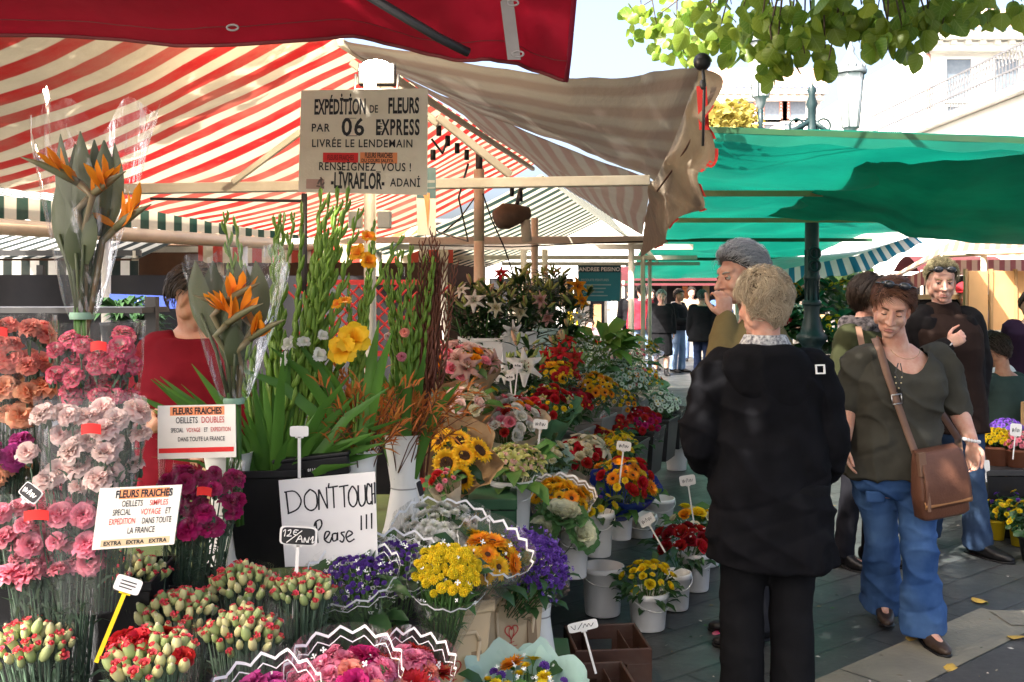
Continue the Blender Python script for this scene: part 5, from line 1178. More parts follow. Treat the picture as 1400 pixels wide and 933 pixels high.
spikes('tall green gladioli in the black tub with a few white blooms', gb, tops, G_, 64, 4, [('glad_white', P(397,472,2.72), .42, (-.6,-.7,.5)), ('glad_white', P(392,492,2.7), .4, (-.8,-.6,.2)), ('glad_white', P(435,487,2.7), .4, (.6,-.7,.4)), ('glad_white', P(440,460,2.7), .3, (.6,-.7,.5)), ('glad_white', P(415,470,2.7), .35, (.2,-.7,.7)), ('glad_orange', P(492,348,2.72), .5, (-.4,-.7,.4)), ('glad_orange', P(502,358,2.72), .45, (.5,-.7,.2)), ('glad_orange', P(463,418,2.7), .35, (-.5,-.6,.6)), ('glad_orange', P(503,326,2.72), .4, (.3,-.6,.6))])
gl2 = P(492,560,2.8)
spikes('gladioli opening large amber blooms beside the sign post', gl2, [P(x,y,2.8) for x, y in ((478,380),(487,420),(498,330),(508,300))], G_, 8, 7, [('glad_amber', P(484,466,2.68), .85, (.1,-.9,.45)), ('glad_amber', P(472,479,2.67), .8, (-.3,-.9,.2)), ('glad_orange', P(472,414,2.7), .35, (0,-.5,.8))])
vase('white vase holding the rust coloured grasses', (P(488,400,2.86).x, 2.86, .83), .062, .30); vase('white hourglass vase of green gladioli right of the lettered card', (P(553,400,3.1).x, 3.1, .83), .068, .31); vase('white hourglass vase behind the crimson carnations', (P(312,400,2.74).x, 2.74, .83), .066, .31)
vb = P(555,600,3.1); spikes('green gladioli with dark red spikes in the hourglass vase', vb, [P(x,y,3.1+q) for x, y, q in ((524,345,0),(533,355,.03),(548,338,.02),(556,342,-.02),(566,345,.04),(571,338,0),(578,350,.02),(540,365,-.03),(584,360,.03),(560,352,.05),(529,370,.02))], G_, 14, 12, [('car_pink', P(549,488,3.02), .45, (0,-1,.3)), ('car_salmon', P(553,455,3.02), .45, (.2,-1,.3)), ('car_pale', P(530,460,3.02), .35, (-.3,-1,.3))], fan=.06)
spikes('thin dark red millet spikes leaning from the hourglass vase', vb+V((.03,.02,0)), [P(x,y,3.12) for x, y in ((588,318),(595,345),(603,330),(612,345),(580,330),(606,360),(592,372),(599,355),(618,362),(585,350))], DG, 0, 15, group='dark red spike bunches', name='millet_bunch', Lref=.62)
m_rust = M('rust leaf', (.55,.13,.03), (.38,.17,.03), .6, 8, trans=.3, island=.8)
def grassy(label, base, n, spread, seed, cx, zr=(.1,.3)):
    q = random.Random(seed); t = thing('willow_bunch', label, 'foliage', base, 0, 'rust coloured willow bunches'); b = MB(); s = MB()
    for k in range(n):
        e = V((q.gauss(cx,spread), q.gauss(-.06,.06), q.uniform(*zr))); o = V((q.uniform(-.03,.03), q.uniform(-.03,.03), -.1)); m_ = o.lerp(e,.5)+V((0,0,.06))
        pts = [o, o.lerp(m_,.5)+V((0,0,.02)), m_, m_.lerp(e,.5)+V((0,0,.03)), e]; s.tube(pts, [.002,.0018,.0015,.0012,.0006], 5)
        for j in range(9):
            p = pl(pts, q.uniform(.25,1)); d = ((e-o).normalized()+V((q.gauss(0,.5), q.gauss(0,.4), q.gauss(0,.4)))).normalized(); L_ = q.uniform(.03,.07)
            b.blade([p, p+d*L_*.5, p+d*L_-V((0,0,.01))], [.001,.003,.0004], 0, V((1,0,.2)), .3)
    b.build('leaves', m_rust, t); s.build('twigs', M('rust twig', (.16,.06,.03)), t)
grassy('rust orange willow leaves fanning out of the white vase', P(492,615,2.86), 70, .075, 3, .0, (.02,.24)); grassy('rust willow leaves bending right over the hourglass vase', P(552,600,3.08), 46, .11, 6, .08, (0,.16))
for lab, x, y, Y in (('white price tag stuck among gladiolus leaves', 409, 590, 2.66),): tag_plate(lab, P(x,y,Y), .05, .03, .12, lines=[])
t = thing('red_trellis', 'red trellis standing behind the sign post', 'trellis', P(500,435,3.9)); b = MB()
for k in range(-4, 5):
    for s in (-1, 1): b.tube([(k*.05-.13*s, 0, -.13), (k*.05+.13*s, .004*s, .13)], .0045, 5)
b.box((0,.012,-.14), (.46,.012,.02)); b.box((0,.012,.14), (.46,.012,.02)); b.build('lattice', M('red paint', (.45,.03,.03)), t, False)
b = MB(); 
for x in (-.22,.22): b.box((x,.022,-.42), (.02,.01,.86))
b.build('stake', M('red paint', (.45,.03,.03)), t, False)

# ================================================================ zigzag-wrapped bouquets in the front middle
fill_w = M('gypsophila white', (.78,.79,.76), (.66,.68,.66), .7, 9, island=.5)
ZG = 'bouquets in zigzag printed film'
bouquet('violet statice behind zigzag film right of the black tag', P(483,800,2.5), .105, [('pompon_violet',1)], 95, .3, (.35,-.12), .5, .55, 'zig', 1.2, .05, m_dkgrn, 26, .1, ZG, filler=fill_w, nfill=130, seed=41, ruffle=.025)
bouquet('violet statice in zigzag film under the handwritten card', P(543,780,2.62), .11, [('pompon_violet',1)], 95, .32, (.35,.1), .5, .55, 'zig', 1.2, .05, m_dkgrn, 26, .1, ZG, filler=fill_w, nfill=130, seed=42, ruffle=.025)
bouquet('cluster of white chrysanthemums at the foot of the hourglass vase', P(604,732,2.85), .125, [('mum_white',1)], 44, .3, (.45,.1), .4, 1.0, 'zig2', 1.2, .03, None, 0, .1, ZG, seed=43)
bouquet('pale blue and white mixed posy against the lettered card', P(523,756,2.75), .06, [('daisy_white',2), ('daisy_mint',2)], 14, .26, (.3,0), .4, .8, 'milky', 1.3, .02, m_grn, 10, .08, ZG, seed=44, filler=fill_w, nfill=40)
bouquet('bright yellow button chrysanthemums in zigzag film', P(612,783,2.5), .088, [('pompon_yellow',1)], 64, .33, (.5,.1), .55, .95, 'zig2', 1.2, -.01, m_dkgrn, 10, .06, ZG, filler=fill_w, nfill=60, seed=45, ruffle=.025)
bouquet('orange gerberas wrapped in zigzag film beside the violet statice', P(668,762,2.72), .085, [('gerbera_amber',3), ('gerbera_orange',1)], 11, .32, (.4,.45), .4, .85, ['milky','zig2'], 1.25, .04, m_dkgrn, 18, .1, ZG, filler=fill_w, nfill=40, seed=46, ruffle=.025)
bouquet('broad head of deep violet statice over the tan bucket', P(728,768,2.95), .118, [('pompon_violet',1)], 100, .28, (.4,.42), .45, .78, 'clear', 1.08, -.03, m_dkgrn, 60, .06, ZG, seed=47, filler=M('violet filler', (.1,.035,.27), (.16,.07,.4), .7, 9, island=.5), nfill=500)
b = MB(); o = thing('red_ribbon_bow', 'small red and blue ribbon bow tucked in the violet statice', 'ribbon', P(706,764,2.82))
for k in range(4): b.sheet(lambda u, v: V(((u-.5)*.04*(1+k*.2), -.006*k+.008*sin(u*pi), (v-.5)*.013+.009*(k-1.5)+.006*sin(u*9+k))), 6, 1)
b.build('ribbon', m_redlabel, o)
bouquet('hot pink and crimson carnations in zigzag film at the bottom edge', P(470,945,2.0), .098, [('car_hot',4), ('car_crimson',3), ('car_salmon',2), ('car_edge',1)], 17, .3, (.45,.05), .45, .95, 'zig', 1.22, .07, m_dkgrn, 12, .07, ZG, filler=fill_w, nfill=50, seed=51, ruffle=.025)
bouquet('red and pink gerberas in zigzag film before the front tan bucket', P(560,930,2.15), .076, [('gerbera_red',3), ('car_hot',3), ('car_salmon',2), ('car_crimson',1)], 14, .3, (.4,.25), .45, .85, 'zig', 1.22, .07, m_dkgrn, 12, .07, ZG, filler=fill_w, nfill=70, seed=52, ruffle=.025)
bouquet('zigzag film bouquet rising from the bottom edge with mauve carnations', P(366,985,1.9), .095, [('car_magenta',2), ('car_edge',2), ('car_hot',1)], 14, .3, (.45,-.05), .45, .95, 'zig', 1.22, .07, m_dkgrn, 12, .07, ZG, filler=fill_w, nfill=40, seed=53, ruffle=.025)
bouquet('mixed posy of orange, yellow and violet flowers in mint paper', P(722,958,2.62), .135, [('gerbera_orange',2), ('daisy_yellow',2), ('lily_cream',0.01), ('pompon_violet',2), ('rose_red',1.5), ('mum_yellow',2)], 24, .25, (.45,.05), .4, 1.0, ['mint','mint'], 1.2, .025, m_dkgrn, 34, .09, 'wrapped bouquets on the flower stall', filler=fill_w, nfill=160, seed=54, points=9, ruffle=.1)
bouquet('single yellow mums tucked in the left of the mint paper', P(672,950,2.5), .05, [('mum_yellow',1)], 7, .2, (.5,-.1), .4, .9, None, seed=55, group='wrapped bouquets on the flower stall', leaf=m_grn, nleaf=10, llen=.07)
tag_plate('black price tag chalked 12 euros in front of the lettered card', P(408,733,2.32), .088, .046, .18, 0, (0,.06), True, [[(-.4,.2),(-.34,.3),(-.36,-.05)], [(-.28,.25),(-.2,.3),(-.22,.1),(-.3,-.02),(-.17,0)], [(-.0,.3),(-.1,.3),(-.12,.1),(-.02,.06)], [(-.14,.2),(-.04,.2)], [(-.3,-.35),(.1,.3)], [(-.05,-.3),(.06,.05),(.12,-.3)], [(.0,-.15),(.1,-.12)], [(.16,-.3),(.18,-.05),(.24,-.28),(.3,.0),(.27,-.3)], [(.33,-.15),(.4,.05),(.38,-.3),(.44,-.2)]])
tag_plate('white card on a yellow stick leaning over the buds', P(175,800,1.92), .05, .032, .15, .25, (0,.38), False, [[(-.3,.2),(.3,.2)], [(-.3,0),(.3,0)], [(-.3,-.2),(.2,-.2)]], yellow=True)
tag_plate('dark slate tag lying at the left edge above the pink carnations', P(42,674,1.95), .045, .03, .02, 0, (-.4,.6), True)
tag_plate('white scribbled tag resting on the brown crates', P(797,856,3.6), .115, .036, .16, .25, (-.55,-.12), False, [[(-.4,.2),(-.3,-.2),(-.25,.2)], [(-.2,-.25),(.0,.3)], [(-.02,-.2),(.08,.15),(.12,-.15),(.2,.1),(.25,-.2),(.36,.1)]])
tag_plate('small striped tag leaning on the hourglass vase', P(574,668,2.96), .022, .055, .12, .9, (0,-.35), True, [])
heart_bucket('tan bucket with a red heart emblem under the statice', (P(690,400,3.05).x, 3.05, .432), .42)
heart_bucket('tan bucket cut by the pink zigzag bouquet', (P(612,400,2.76).x, 2.76, .432), .42)
tank('tan tub behind the heart bucket', (P(646,400,3.12).x, 3.14, .432), .2, .17, .31, m_tan, .42, .8, 'plain tan tubs')
vase('white hourglass vase standing right of the heart bucket', (P(737,400,3.34).x, 3.34, .345), .06, .33)
crate('brown crate on the paving holding a scribbled tag', (P(830,400,3.95).x, 3.98, .005), .3, .3, .2, .1); crate('brown crate half hidden by the mint posy', (P(806,400,3.6).x, 3.55, .005), .3, .3, .2, .12)
# ================================================================ middle and back of the flower stall
WB = 'wrapped bouquets on the flower stall'
def lx(Y): return -.3+.2*Y          # front line of the stall
bucket('white bucket under the green orchid posy', (P(699,400,4.05).x, 4.05, .6), .083, .22, rz=.3)
bouquet('green yellow orchid posy in a collar of broad leaves', P(702,634,4.05), .125, [('orchid',1)], 34, .2, (.3,0), .4, 1.0, None, leaf=m_grn, nleaf=30, llen=.17, group=WB, seed=61, lspread=1.25)
bouquet('sunflower bouquet in brown kraft paper on the green box', P(628,622,3.62), .1, [('sunflower',1)], 6, .26, (1.0,0), .3, 1.0, 'kraft', 1.45, .0, m_dkgrn, 12, .08, WB, seed=62, ruffle=.12, filler=M('yellow filler', (.75,.5,.03), (.6,.38,.02), .7, 9, island=.5), nfill=60)
bouquet('small dusky mixed posy leaning beside the sunflowers', P(606,655,3.5), .05, [('rose_red',1), ('mum_pink',2)], 8, .2, (.5,-.2), .4, .7, 'cream', 1.2, -.02, m_grn, 10, .06, WB, seed=63)
bucket('white bucket under the ornamental cabbages', (P(784,400,4.4).x, 4.42, .32), .07, .22)
bouquet('cream ornamental cabbages wrapped with orange gerberas', P(764,722,4.25), .11, [('cabbage',1)], 3, .22, (.75,0), .25, 1.15, None, leaf=m_grn, nleaf=5, llen=.1, group=WB, seed=64)
bouquet('orange gerberas in pink printed film behind the cabbages', P(765,684,4.4), .13, [('gerbera_orange',1), ('gerbera_amber',2)], 16, .2, (.4,.1), .4, .95, 'pinkf', 1.25, .04, m_grn, 5, .07, WB, seed=65)
bucket('white bucket under the dark posy with blue wrap', (P(817,400,4.78).x, 4.78, .32), .075, .21)
bouquet('yellow and violet pansy posy with dark leaves above its white bucket', P(812,688,4.8), .12, [('daisy_yellow',2), ('pompon_violet',1), ('rose_yellow',1)], 12, .2, (.3,0), .4, .8, None, leaf=m_dkgrn, nleaf=40, llen=.1, group=WB, seed=66)
bucket('white bucket behind the pansy posy', (P(848,400,5.1).x, 5.1, .32), .065, .19)
bouquet('red, orange and yellow bouquet in shiny blue wrap', P(856,655,5.0), .16, [('rose_red',3), ('gerbera_orange',2), ('daisy_yellow',3), ('rose_orange',1)], 26, .24, (.4,.15), .4, .95, ['blue'], 1.15, -.02, m_grn, 22, .1, WB, seed=67)
bouquet('striped paper cone of yellow freesias right of the blue wrap', P(880,668,5.0), .07, [('daisy_amber',1), ('rose_yellow',1)], 6, .2, (.5,.4), .3, .7, 'milky', 1.3, .03, m_grn, 8, .08, WB, seed=68)
for lab, px, py, Y, r, hd, n, wrap, tl in (
 ('mint wrapped posy of pale orchids behind the leaf collar', 742, 622, 4.9, .12, [('orchid',2), ('rose_cream',2), ('daisy_mint',1)], 14, 'mint', (.4,0)),
 ('posy of red roses and cream lilies in cream paper', 795, 622, 5.2, .13, [('rose_red',2), ('rose_cream',2), ('lily_cream',1)], 16, 'cream', (.4,.1)),
 ('yellow green mums beside the cream paper posy', 838, 612, 5.6, .12, [('mum_yellow',2), ('daisy_yellow',1), ('orchid',1)], 18, None, (.3,0)),
 ('orange and brown posy left of the green mums', 815, 598, 5.9, .1, [('gerbera_orange',1), ('rose_dkred',2), ('daisy_amber',1)], 12, 'cream', (.3,0)),
 ('white, pink and red rose posy in glossy paper', 690, 572, 4.9, .17, [('rose_white',3), ('rose_red',2), ('rose_pink',2), ('rose_pale',2), ('rose_orange',1)], 30, 'cream', (.45,0)),
 ('pink and orange lily posy left of the pale buckets', 632, 496, 4.7, .15, [('rose_pink',2), ('rose_pale',2), ('rose_orange',1), ('lily_pink',.6)], 20, 'kraft', (.4,0)),
 ('red roses with green yellow mums in the middle tier', 745, 552, 5.4, .16, [('rose_red',3), ('mum_yellow',2), ('orchid',2), ('rose_dkred',1)], 26, 'green', (.4,0)),
 ('dark red gerberas in front of the orange mums', 780, 550, 5.9, .13, [('gerbera_red',1), ('rose_dkred',1)], 14, None, (.5,0)),
 ('orange mums fringed with yellow above the red gerberas', 812, 530, 6.3, .15, [('gerbera_orange',2), ('mum_yellow',1), ('gerbera_amber',2)], 20, 'milky', (.4,.1)),
 ('yellow and white posy under the lily leaves', 655, 540, 4.9, .1, [('rose_cream',2), ('orchid',2), ('rose_yellow',1)], 14, 'cream', (.3,0)),
 ('yellow and red gerberas beside the white lilies', 762, 512, 5.9, .13, [('gerbera_red',2), ('daisy_yellow',2), ('gerbera_amber',1)], 16, 'milky', (.35,0)),
 ('mint white asters spilling from a dark bucket', 850, 516, 7.4, .22, [('daisy_mint',3), ('daisy_white',1)], 46, 'milky', (.4,.2)),
 ('yellow mums low beneath the mint asters', 842, 548, 7.0, .16, [('mum_yellow',3), ('daisy_orange',1)], 22, None, (.4,.1)),
 ('dusky orange and green posy at the end of the mint row', 878, 518, 8.0, .18, [('daisy_orange',1), ('mum_pink',1), ('mum_yellow',2)], 24, 'green', (.3,.2)),
 ('second heap of mint white asters nearer the walkers', 898, 550, 7.9, .2, [('daisy_mint',3), ('daisy_white',1)], 44, 'milky', (.4,.1)),
 ('small dark red carnations under clear film', 872, 578, 7.0, .17, [('car_crimson',2), ('car_credcar',3)], 26, 'clear', (.4,0)),
 ('red carnation heads tucked between dark buckets', 838, 583, 6.5, .12, [('car_credcar',2), ('gerbera_red',1)], 14, 'clear', (.4,0)),
 ('yellow daisies in front of the red carnations', 848, 604, 6.2, .11, [('daisy_yellow',3)], 14, None, (.4,0)),
 ('pale cream blossoms at the back of the upper tier', 846, 482, 8.6, .24, [('mum_pink',2), ('daisy_white',1)], 30, 'milky', (.2,0))):
    bouquet(lab, P(px,py,Y), r, hd, int(n*1.65), .3, tl, .45, .8, wrap, 1.22, -.01, m_dkgrn if n % 3 else m_grn, 46, .08, WB, filler=fill_w if n > 18 else None, nfill=50, seed=px+py, ruffle=.1)
# leafy greens and baby's breath
bouquet('leafy baby breath bunch in mint film on the upper tier', P(800,486,6.6), .17, [('daisy_mint',1)], 20, .32, (.2,0), .5, .5, 'mint', 1.0, -.12, m_grn, 60, .14, WB, filler=fill_w, nfill=320, seed=81)
bouquet('bunch of bright green fern leaves behind the baby breath', P(822,465,7.4), .14, [('daisy_mint',1)], 3, .3, (.1,0), .4, .3, None, leaf=M('fresh fern', (.12,.26,.04), (.2,.34,.06), .5, 5, trans=.25, island=.7), nleaf=60, llen=.24, group=WB, seed=82, stem=True)
def lilies(label, c, r, heads, nb, nleaf, seed, h=.35):
    q = random.Random(seed); t = thing('lily_bunch', label, 'flowers', c, 0, 'lily bunches on the upper tier'); s = MB(); lf = MB()
    for k in range(nb):
        a = k*2.4; rr = r*sqrt((k+.5)/nb); e = V((rr*cos(a), rr*sin(a), q.uniform(-.04,.12)+.15*(1-rr/r))); o = V((e.x*.3, e.y*.3, -h)); s.tube([o, o.lerp(e,.5), e], [.005,.0045,.004], 6)
        for j in range(nleaf):
            p = o.lerp(e, q.uniform(.25,1)); az = q.uniform(0,6.28); d = V((cos(az), sin(az), q.uniform(.2,.9))).normalized(); L_ = q.uniform(.1,.17)
            lf.blade([p, p+d*L_*.4, p+d*L_*.8-V((0,0,.01)), p+d*L_-V((0,0,.03))], [.005,.017,.013,.0006], 0, V((-sin(az), cos(az), 0)), .3)
        for j in range(3):
            d = V((q.gauss(0,.7), q.gauss(0,.7), 1)).normalized(); inst('bud', pick(q, [('lilybud_green',3), ('lilybud_pink',1)]), t, Tr(*(e+d*.05)) @ rot_to(d).to_4x4() @ Sc(q.uniform(.55,.95)))
    for key, x, y, z, sc, d in heads: inst('flower', FL[key][0], t, Tr(x,y,z) @ rot_to(V(d)).to_4x4() @ Sc(sc))
    s.build('stems', m_grn, t); lf.build('leaves', m_dkgrn, t); return t
lilies('white lilies and buds rising out of the square pale tub', P(655,425,6.2), .2, [('lily_white',-.02,-.18,.06,0.68,(-.2,-1,.4)), ('lily_cream',.1,-.16,.02,0.56,(.5,-1,.2)), ('lily_white',.2,-.16,-.12,0.68,(.6,-1,-.3)), ('lily_white',-.1,-.1,.12,0.50,(-.5,-.7,.7))], 14, 20, 1, .4)
lilies('dark leaved lilies with a red bloom beside the cream post', P(706,420,6.7), .2, [('lily_red',-.1,-.12,.22,0.50,(-.2,-1,.5)), ('lily_cream',.02,-.18,-.03,0.62,(.2,-1,-.2)), ('lily_pink',.15,-.15,.05,0.56,(.5,-1,0))], 14, 20, 2, .4)
lilies('orange topped lilies at the end of the upper tier', P(765,415,7.3), .22, [('lily_orange',.12,-.15,.12,0.74,(.3,-1,.5)), ('lily_orange',.15,-.12,.02,0.62,(.5,-1,.1)), ('lily_white',.13,-.16,-.1,0.56,(.3,-1,.2)), ('lily_pink',-.1,-.15,-.1,0.62,(.2,-1,-.2))], 15, 20, 3, .4)
lilies('closed lily buds behind the cream post', P(735,400,8.0), .24, [], 13, 18, 4, .4)
lilies('low white lily with open star petals and green buds', P(716,515,5.6), .11, [('lily_white',-.0,-.12,.06,1.0,(.1,-1,.35)), ('lily_white',-.1,-.1,.02,0.50,(-.5,-.8,.2))], 7, 12, 5, .25)
lilies('low red lilies left of the baby breath', P(768,492,6.2), .15, [('lily_red',-.02,-.14,.05,0.68,(0,-1,.4)), ('lily_red',.07,-.13,.02,0.62,(.4,-1,.2)), ('lily_red',-.1,-.1,.03,0.56,(-.5,-.8,.3)), ('lily_red',.03,-.08,.12,0.56,(.2,-.6,.8))], 8, 10, 6, .25)
for lab, px, Y, z, w_, h in (('square pale tub of white lilies', 657, 6.2, 1.02, .25, .28), ('pale tub behind the white lilies', 706, 6.7, 1.02, .24, .3), ('mint tub of orange lilies', 748, 7.3, 1.02, .24, .3), ('mint tub at the end of the lily row', 735, 8.0, 1.02, .24, .3)): tank(lab, (P(px,400,Y).x, Y, z), w_, w_, h, m_mintp if 'mint' in lab else m_plasticwhite, .15, .82, 'pale lily tubs')
# dark grey square buckets in rows beside the lane
for k in range(5):
    Y = 5.75+.62*k; x = .3+.31*(Y-5.8)
    tank('dark grey flower bucket %s' % ('nearest in the row above the blue wrap', 'second in the row beneath the orange mums', 'in the middle of the row under the yellow mums', 'fourth in the row under the mint asters', 'last of the row by the dusky posy')[k], (x, Y, .51), .34, .3, .29, m_grey, 1.2, .85, 'dark grey flower buckets')
for k in range(4):
    Y = 6.5+.6*k; x = .72+.33*(Y-6.6)
    tank('low charcoal bucket %s' % ('nearest along the lane under the red heads', 'second along the lane under the red carnations', 'third along the lane under film wraps', 'farthest along the lane under the aster heap')[k], (x, Y, .3), .36, .34, .32, m_dark, 1.2, .85, 'charcoal buckets beside the lane')
# white buckets on the paving
def floorb(label, px, pyb, r, h, **k):
    g_ = G(px, pyb); bucket(label, (g_.x, g_.y+r*.8, .005), r, h, **k); return V((g_.x, g_.y+r*.8, h))
floorb('empty white bucket standing beside the cart castor', 826, 847, .1, .235)
c1 = floorb('white bucket of yellow blossoms nearest on the paving', 889, 867, .092, .175, rz=.5)
c2 = floorb('white bucket half hidden behind the yellow blossoms', 926, 838, .075, .18)
c3 = floorb('white bucket under the red roses beside the black coat', 953, 812, .085, .2)
c4 = floorb('cream bucket of apricot roses behind the red roses', 966, 778, .1, .2); c5 = floorb('empty cream bucket left of the apricot roses', 902, 722, .11, .18); c6 = floorb('empty pale bucket with a wide rim', 878, 738, .1, .14)
c7 = floorb('white bucket of leafy green far along the lane', 927, 645, .1, .26)
FB = 'posies in white buckets on the paving'
bouquet('bright yellow freesia posy in the nearest floor bucket', c1+V((0,0,.06)), .135, [('rose_yellow',3), ('daisy_yellow',1)], 26, .17, (.2,0), .5, .62, None, leaf=m_dkgrn, nleaf=80, llen=.075, group=FB, seed=91, lspread=1.3)
bouquet('red rose posy with white filler and dark leaves', c3+V((-.06,0,.06)), .15, [('rose_red',3), ('rose_dkred',1)], 14, .18, (.25,0), .4, 1.05, None, leaf=m_dkgrn, nleaf=70, llen=.09, group=FB, filler=fill_w, nfill=140, seed=92, lspread=1.3)
bouquet('apricot and cream rose posy with broad leaves', c4+V((-.05,0,.05)), .15, [('rose_yellow',2), ('rose_cream',2), ('rose_orange',1)], 10, .18, (.25,0), .4, 1.05, None, leaf=m_grn, nleaf=50, llen=.1, group=FB, seed=93, lspread=1.3)
bouquet('yellow rose posy beside the black coat', c4+V((.1,.05,.07)), .09, [('rose_cream',2), ('rose_yellow',2)], 6, .18, (.25,0), .4, 1.0, None, leaf=m_grn, nleaf=24, llen=.13, group=FB, seed=94)
bouquet('leafy green bunch in the far floor bucket', c7+V((0,0,.08)), .14, [('daisy_mint',1)], 2, .2, (0,0), .8, .3, None, leaf=m_grn, nleaf=130, llen=.13, group=FB, seed=95, lspread=1.1)
for lab, px, py, Y, w_, st_, ln in (('white price tag above the mint wrapped posy', 739, 580, 4.6, .068, .12, (0,.1)), ('white price tag over the red and orange bouquet', 853, 610, 4.9, .072, .2, (0,.12)), ('white price tag standing behind the empty cream bucket', 940, 657, 5.6, .09, .3, (0,-.15)), ('small coloured tag leaning over the red roses', 884, 711, 4.9, .08, .16, (-.3,-.5)), ('tiny white tag among the white lilies', 708, 500, 5.4, .05, .16, (0,.1)), ('red and white tag on the middle tier', 697, 516, 5.2, .05, .1, (0,-.1))):
    tag_plate(lab, P(px,py,Y), w_, w_*.68, st_, 0, ln, False, None)
bouquet('kraft bundle of cream blossoms left of the square tub', P(640,548,4.5), .1, [('rose_cream',1), ('rose_pale',1)], 10, .3, (.5,.1), .3, .9, 'kraft', 1.3, .0, m_grn, 12, .09, WB, seed=99)
# plants beyond, along the lane on the left
for k in range(9):
    Y = 9.4+.5*k; bouquet('far mixed flower heap %s' % ('nearest beyond the mint asters', 'with violet heads', 'with pale pink heads', 'with orange heads', 'under the teal sign', 'behind the teal sign post', 'with dry stalks', 'close to the far walkers', 'farthest on the left')[k], (.6+.2*(Y-9)+.25*((k*37) % 5-2)*.5, Y, .86), .28, [(('mum_pink','pompon_violet','rose_pale','gerbera_orange','daisy_white','rose_red','mum_pink','daisy_amber','daisy_white')[k],2), ('daisy_white',1)], 30, .28, (.2,0), .5, 1.3, 'milky' if k % 2 else None, 1.15, -.05, m_dkgrn, 40, .2, 'far flower heaps along the lane', seed=200+k, parts=False)
# ================================================================ dark inside of the stall on the left
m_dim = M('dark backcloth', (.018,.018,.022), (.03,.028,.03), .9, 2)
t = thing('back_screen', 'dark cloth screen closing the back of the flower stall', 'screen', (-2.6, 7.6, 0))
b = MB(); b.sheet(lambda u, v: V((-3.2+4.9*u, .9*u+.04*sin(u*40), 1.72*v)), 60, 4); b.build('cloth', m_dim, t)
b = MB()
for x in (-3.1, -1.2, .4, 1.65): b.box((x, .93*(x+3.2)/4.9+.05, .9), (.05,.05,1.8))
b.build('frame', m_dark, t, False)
t = thing('shelf_rack', 'dark steel shelf rack behind the edged carnations', 'rack', P(190,400,4.6)-V((0,0,EYE)))
for x in (-.95, 0.06):
    b = MB(); b.box((x,0,.78), (.05,.05,1.56)); b.build('upright', m_dark, t, False)
for z in (.5, .95, 1.5):
    b = MB(); b.box((-.45,0,z), (1.06,.36,.025)); b.build('shelf', m_dark, t, False)
for k, (px, py, Y, s_) in enumerate(((165,415,5.2,.13), (188,438,5.4,.13))):
    t = thing('potted_fern', 'dark fern %s' % ('above the shelf rack', 'beside the blue banner')[k], 'plant', P(px,py,Y), 0, 'dark ferns inside the stall'); q = random.Random(k); b = MB(); spread_leafs(b, q, 90, s_, -.05, s_*1.1, s_*.12); b.build('foliage', m_dkgrn, t)
    b = MB(); b.lathe([(0,-.32), (.07,-.32), (.1,-.12), (.105,-.1), (.09,-.1), (0,-.12)], 16); b.build('pot', m_black, t)
def d_blue(put, w_, h_):
    b = MB(); add_text(b, 'LAVOS A', .5, -.1, -.25, xs=.16, off=.03, ext=0); put(b, 'lettering', m_cardwhite)
card('blue banner with white letters deep inside the stall', [(150,402), (262,406), (262,423), (150,420)], 6.2, d_blue, M('blue banner', (.02,.05,.25), (.03,.06,.3), .6), 'banner')
for lab, px, py, Y, w_, h, d in (('brown cardboard box on the table beside the black tub', 322, 705, 3.35, .2, .1, .2), ('brown wooden box on the table behind the crimson carnations', 318, 640, 3.5, .22, .12, .2)):
    t = thing('cardboard_box', lab, 'box', (P(px,py,Y).x, Y, .832), .2, 'boxes on the table'); b = MB(); b.box((0,0,h/2), (w_,d,h)); b.box((0,-d/2-.03,h-.01), (w_,.07,.004), Matrix.Rotation(.6,3,'X')); bevel(b.build('box_body', f_kraft, t, False), .003)
    b = MB(); b.tube([(.02,-d/2-.04,.035), (.02,d*.2,.035)], .032, 14); b.build('paper_roll', f_kraft, t)
# ================================================================ right hand stall: chrysanthemum pots, table, boards
m_terra = M('terracotta plastic', (.3,.11,.06), (.24,.09,.05), .6, 6)
def pot(label, c, r, h, flower, n, pm, R_, seed):
    q = random.Random(seed); t = thing('potted_chrysanthemum', label, 'potted plant', c, 0, 'chrysanthemum pots on the right'); b = MB(); b.lathe([(0,0), (r*.72,0), (r*.95,h*.85), (r*1.06,h*.86), (r*1.06,h), (r*.95,h), (r*.9,h*.9), (0,h*.88)], 20); b.build('pot', pm, t)
    lf = MB(); 
    for k in range(130):
        d = V((q.gauss(0,1), q.gauss(0,1), abs(q.gauss(.3,.6)))).normalized(); p = V((0,0,h+.02))+V((d.x*R_*.9, d.y*R_*.9, d.z*R_*.75))*q.uniform(.5,.95); leaf_into(lf, p, q.uniform(.03,.05), V((q.gauss(0,1), q.gauss(0,1), -.2)), d)
    lf.build('foliage', m_dkgrn, t)
    for k in range(n):
        z = 1-.95*(k+.5)/n; a = k*2.4; d = V((sqrt(1-z*z)*cos(a), sqrt(1-z*z)*sin(a), z)); inst('flower', q.choice(FL[flower]), t, Tr(d.x*R_, d.y*R_, h+.02+d.z*R_*.8) @ rot_to(d).to_4x4() @ Rz(q.uniform(0,6)) @ Sc(q.uniform(.75,1)))
def px_pot(label, px, py, Y, *a): p = P(px, py, Y); pot(label, p, *a)
bench('low bench of chrysanthemum pots at the right edge', 3.1, 4.7, 6.5, 7.15, .42, .04, m_dark, True, m_black)
def ppot(label, px, Y, z, *a): pot(label, (P(px,400,Y).x, Y, z), *a)
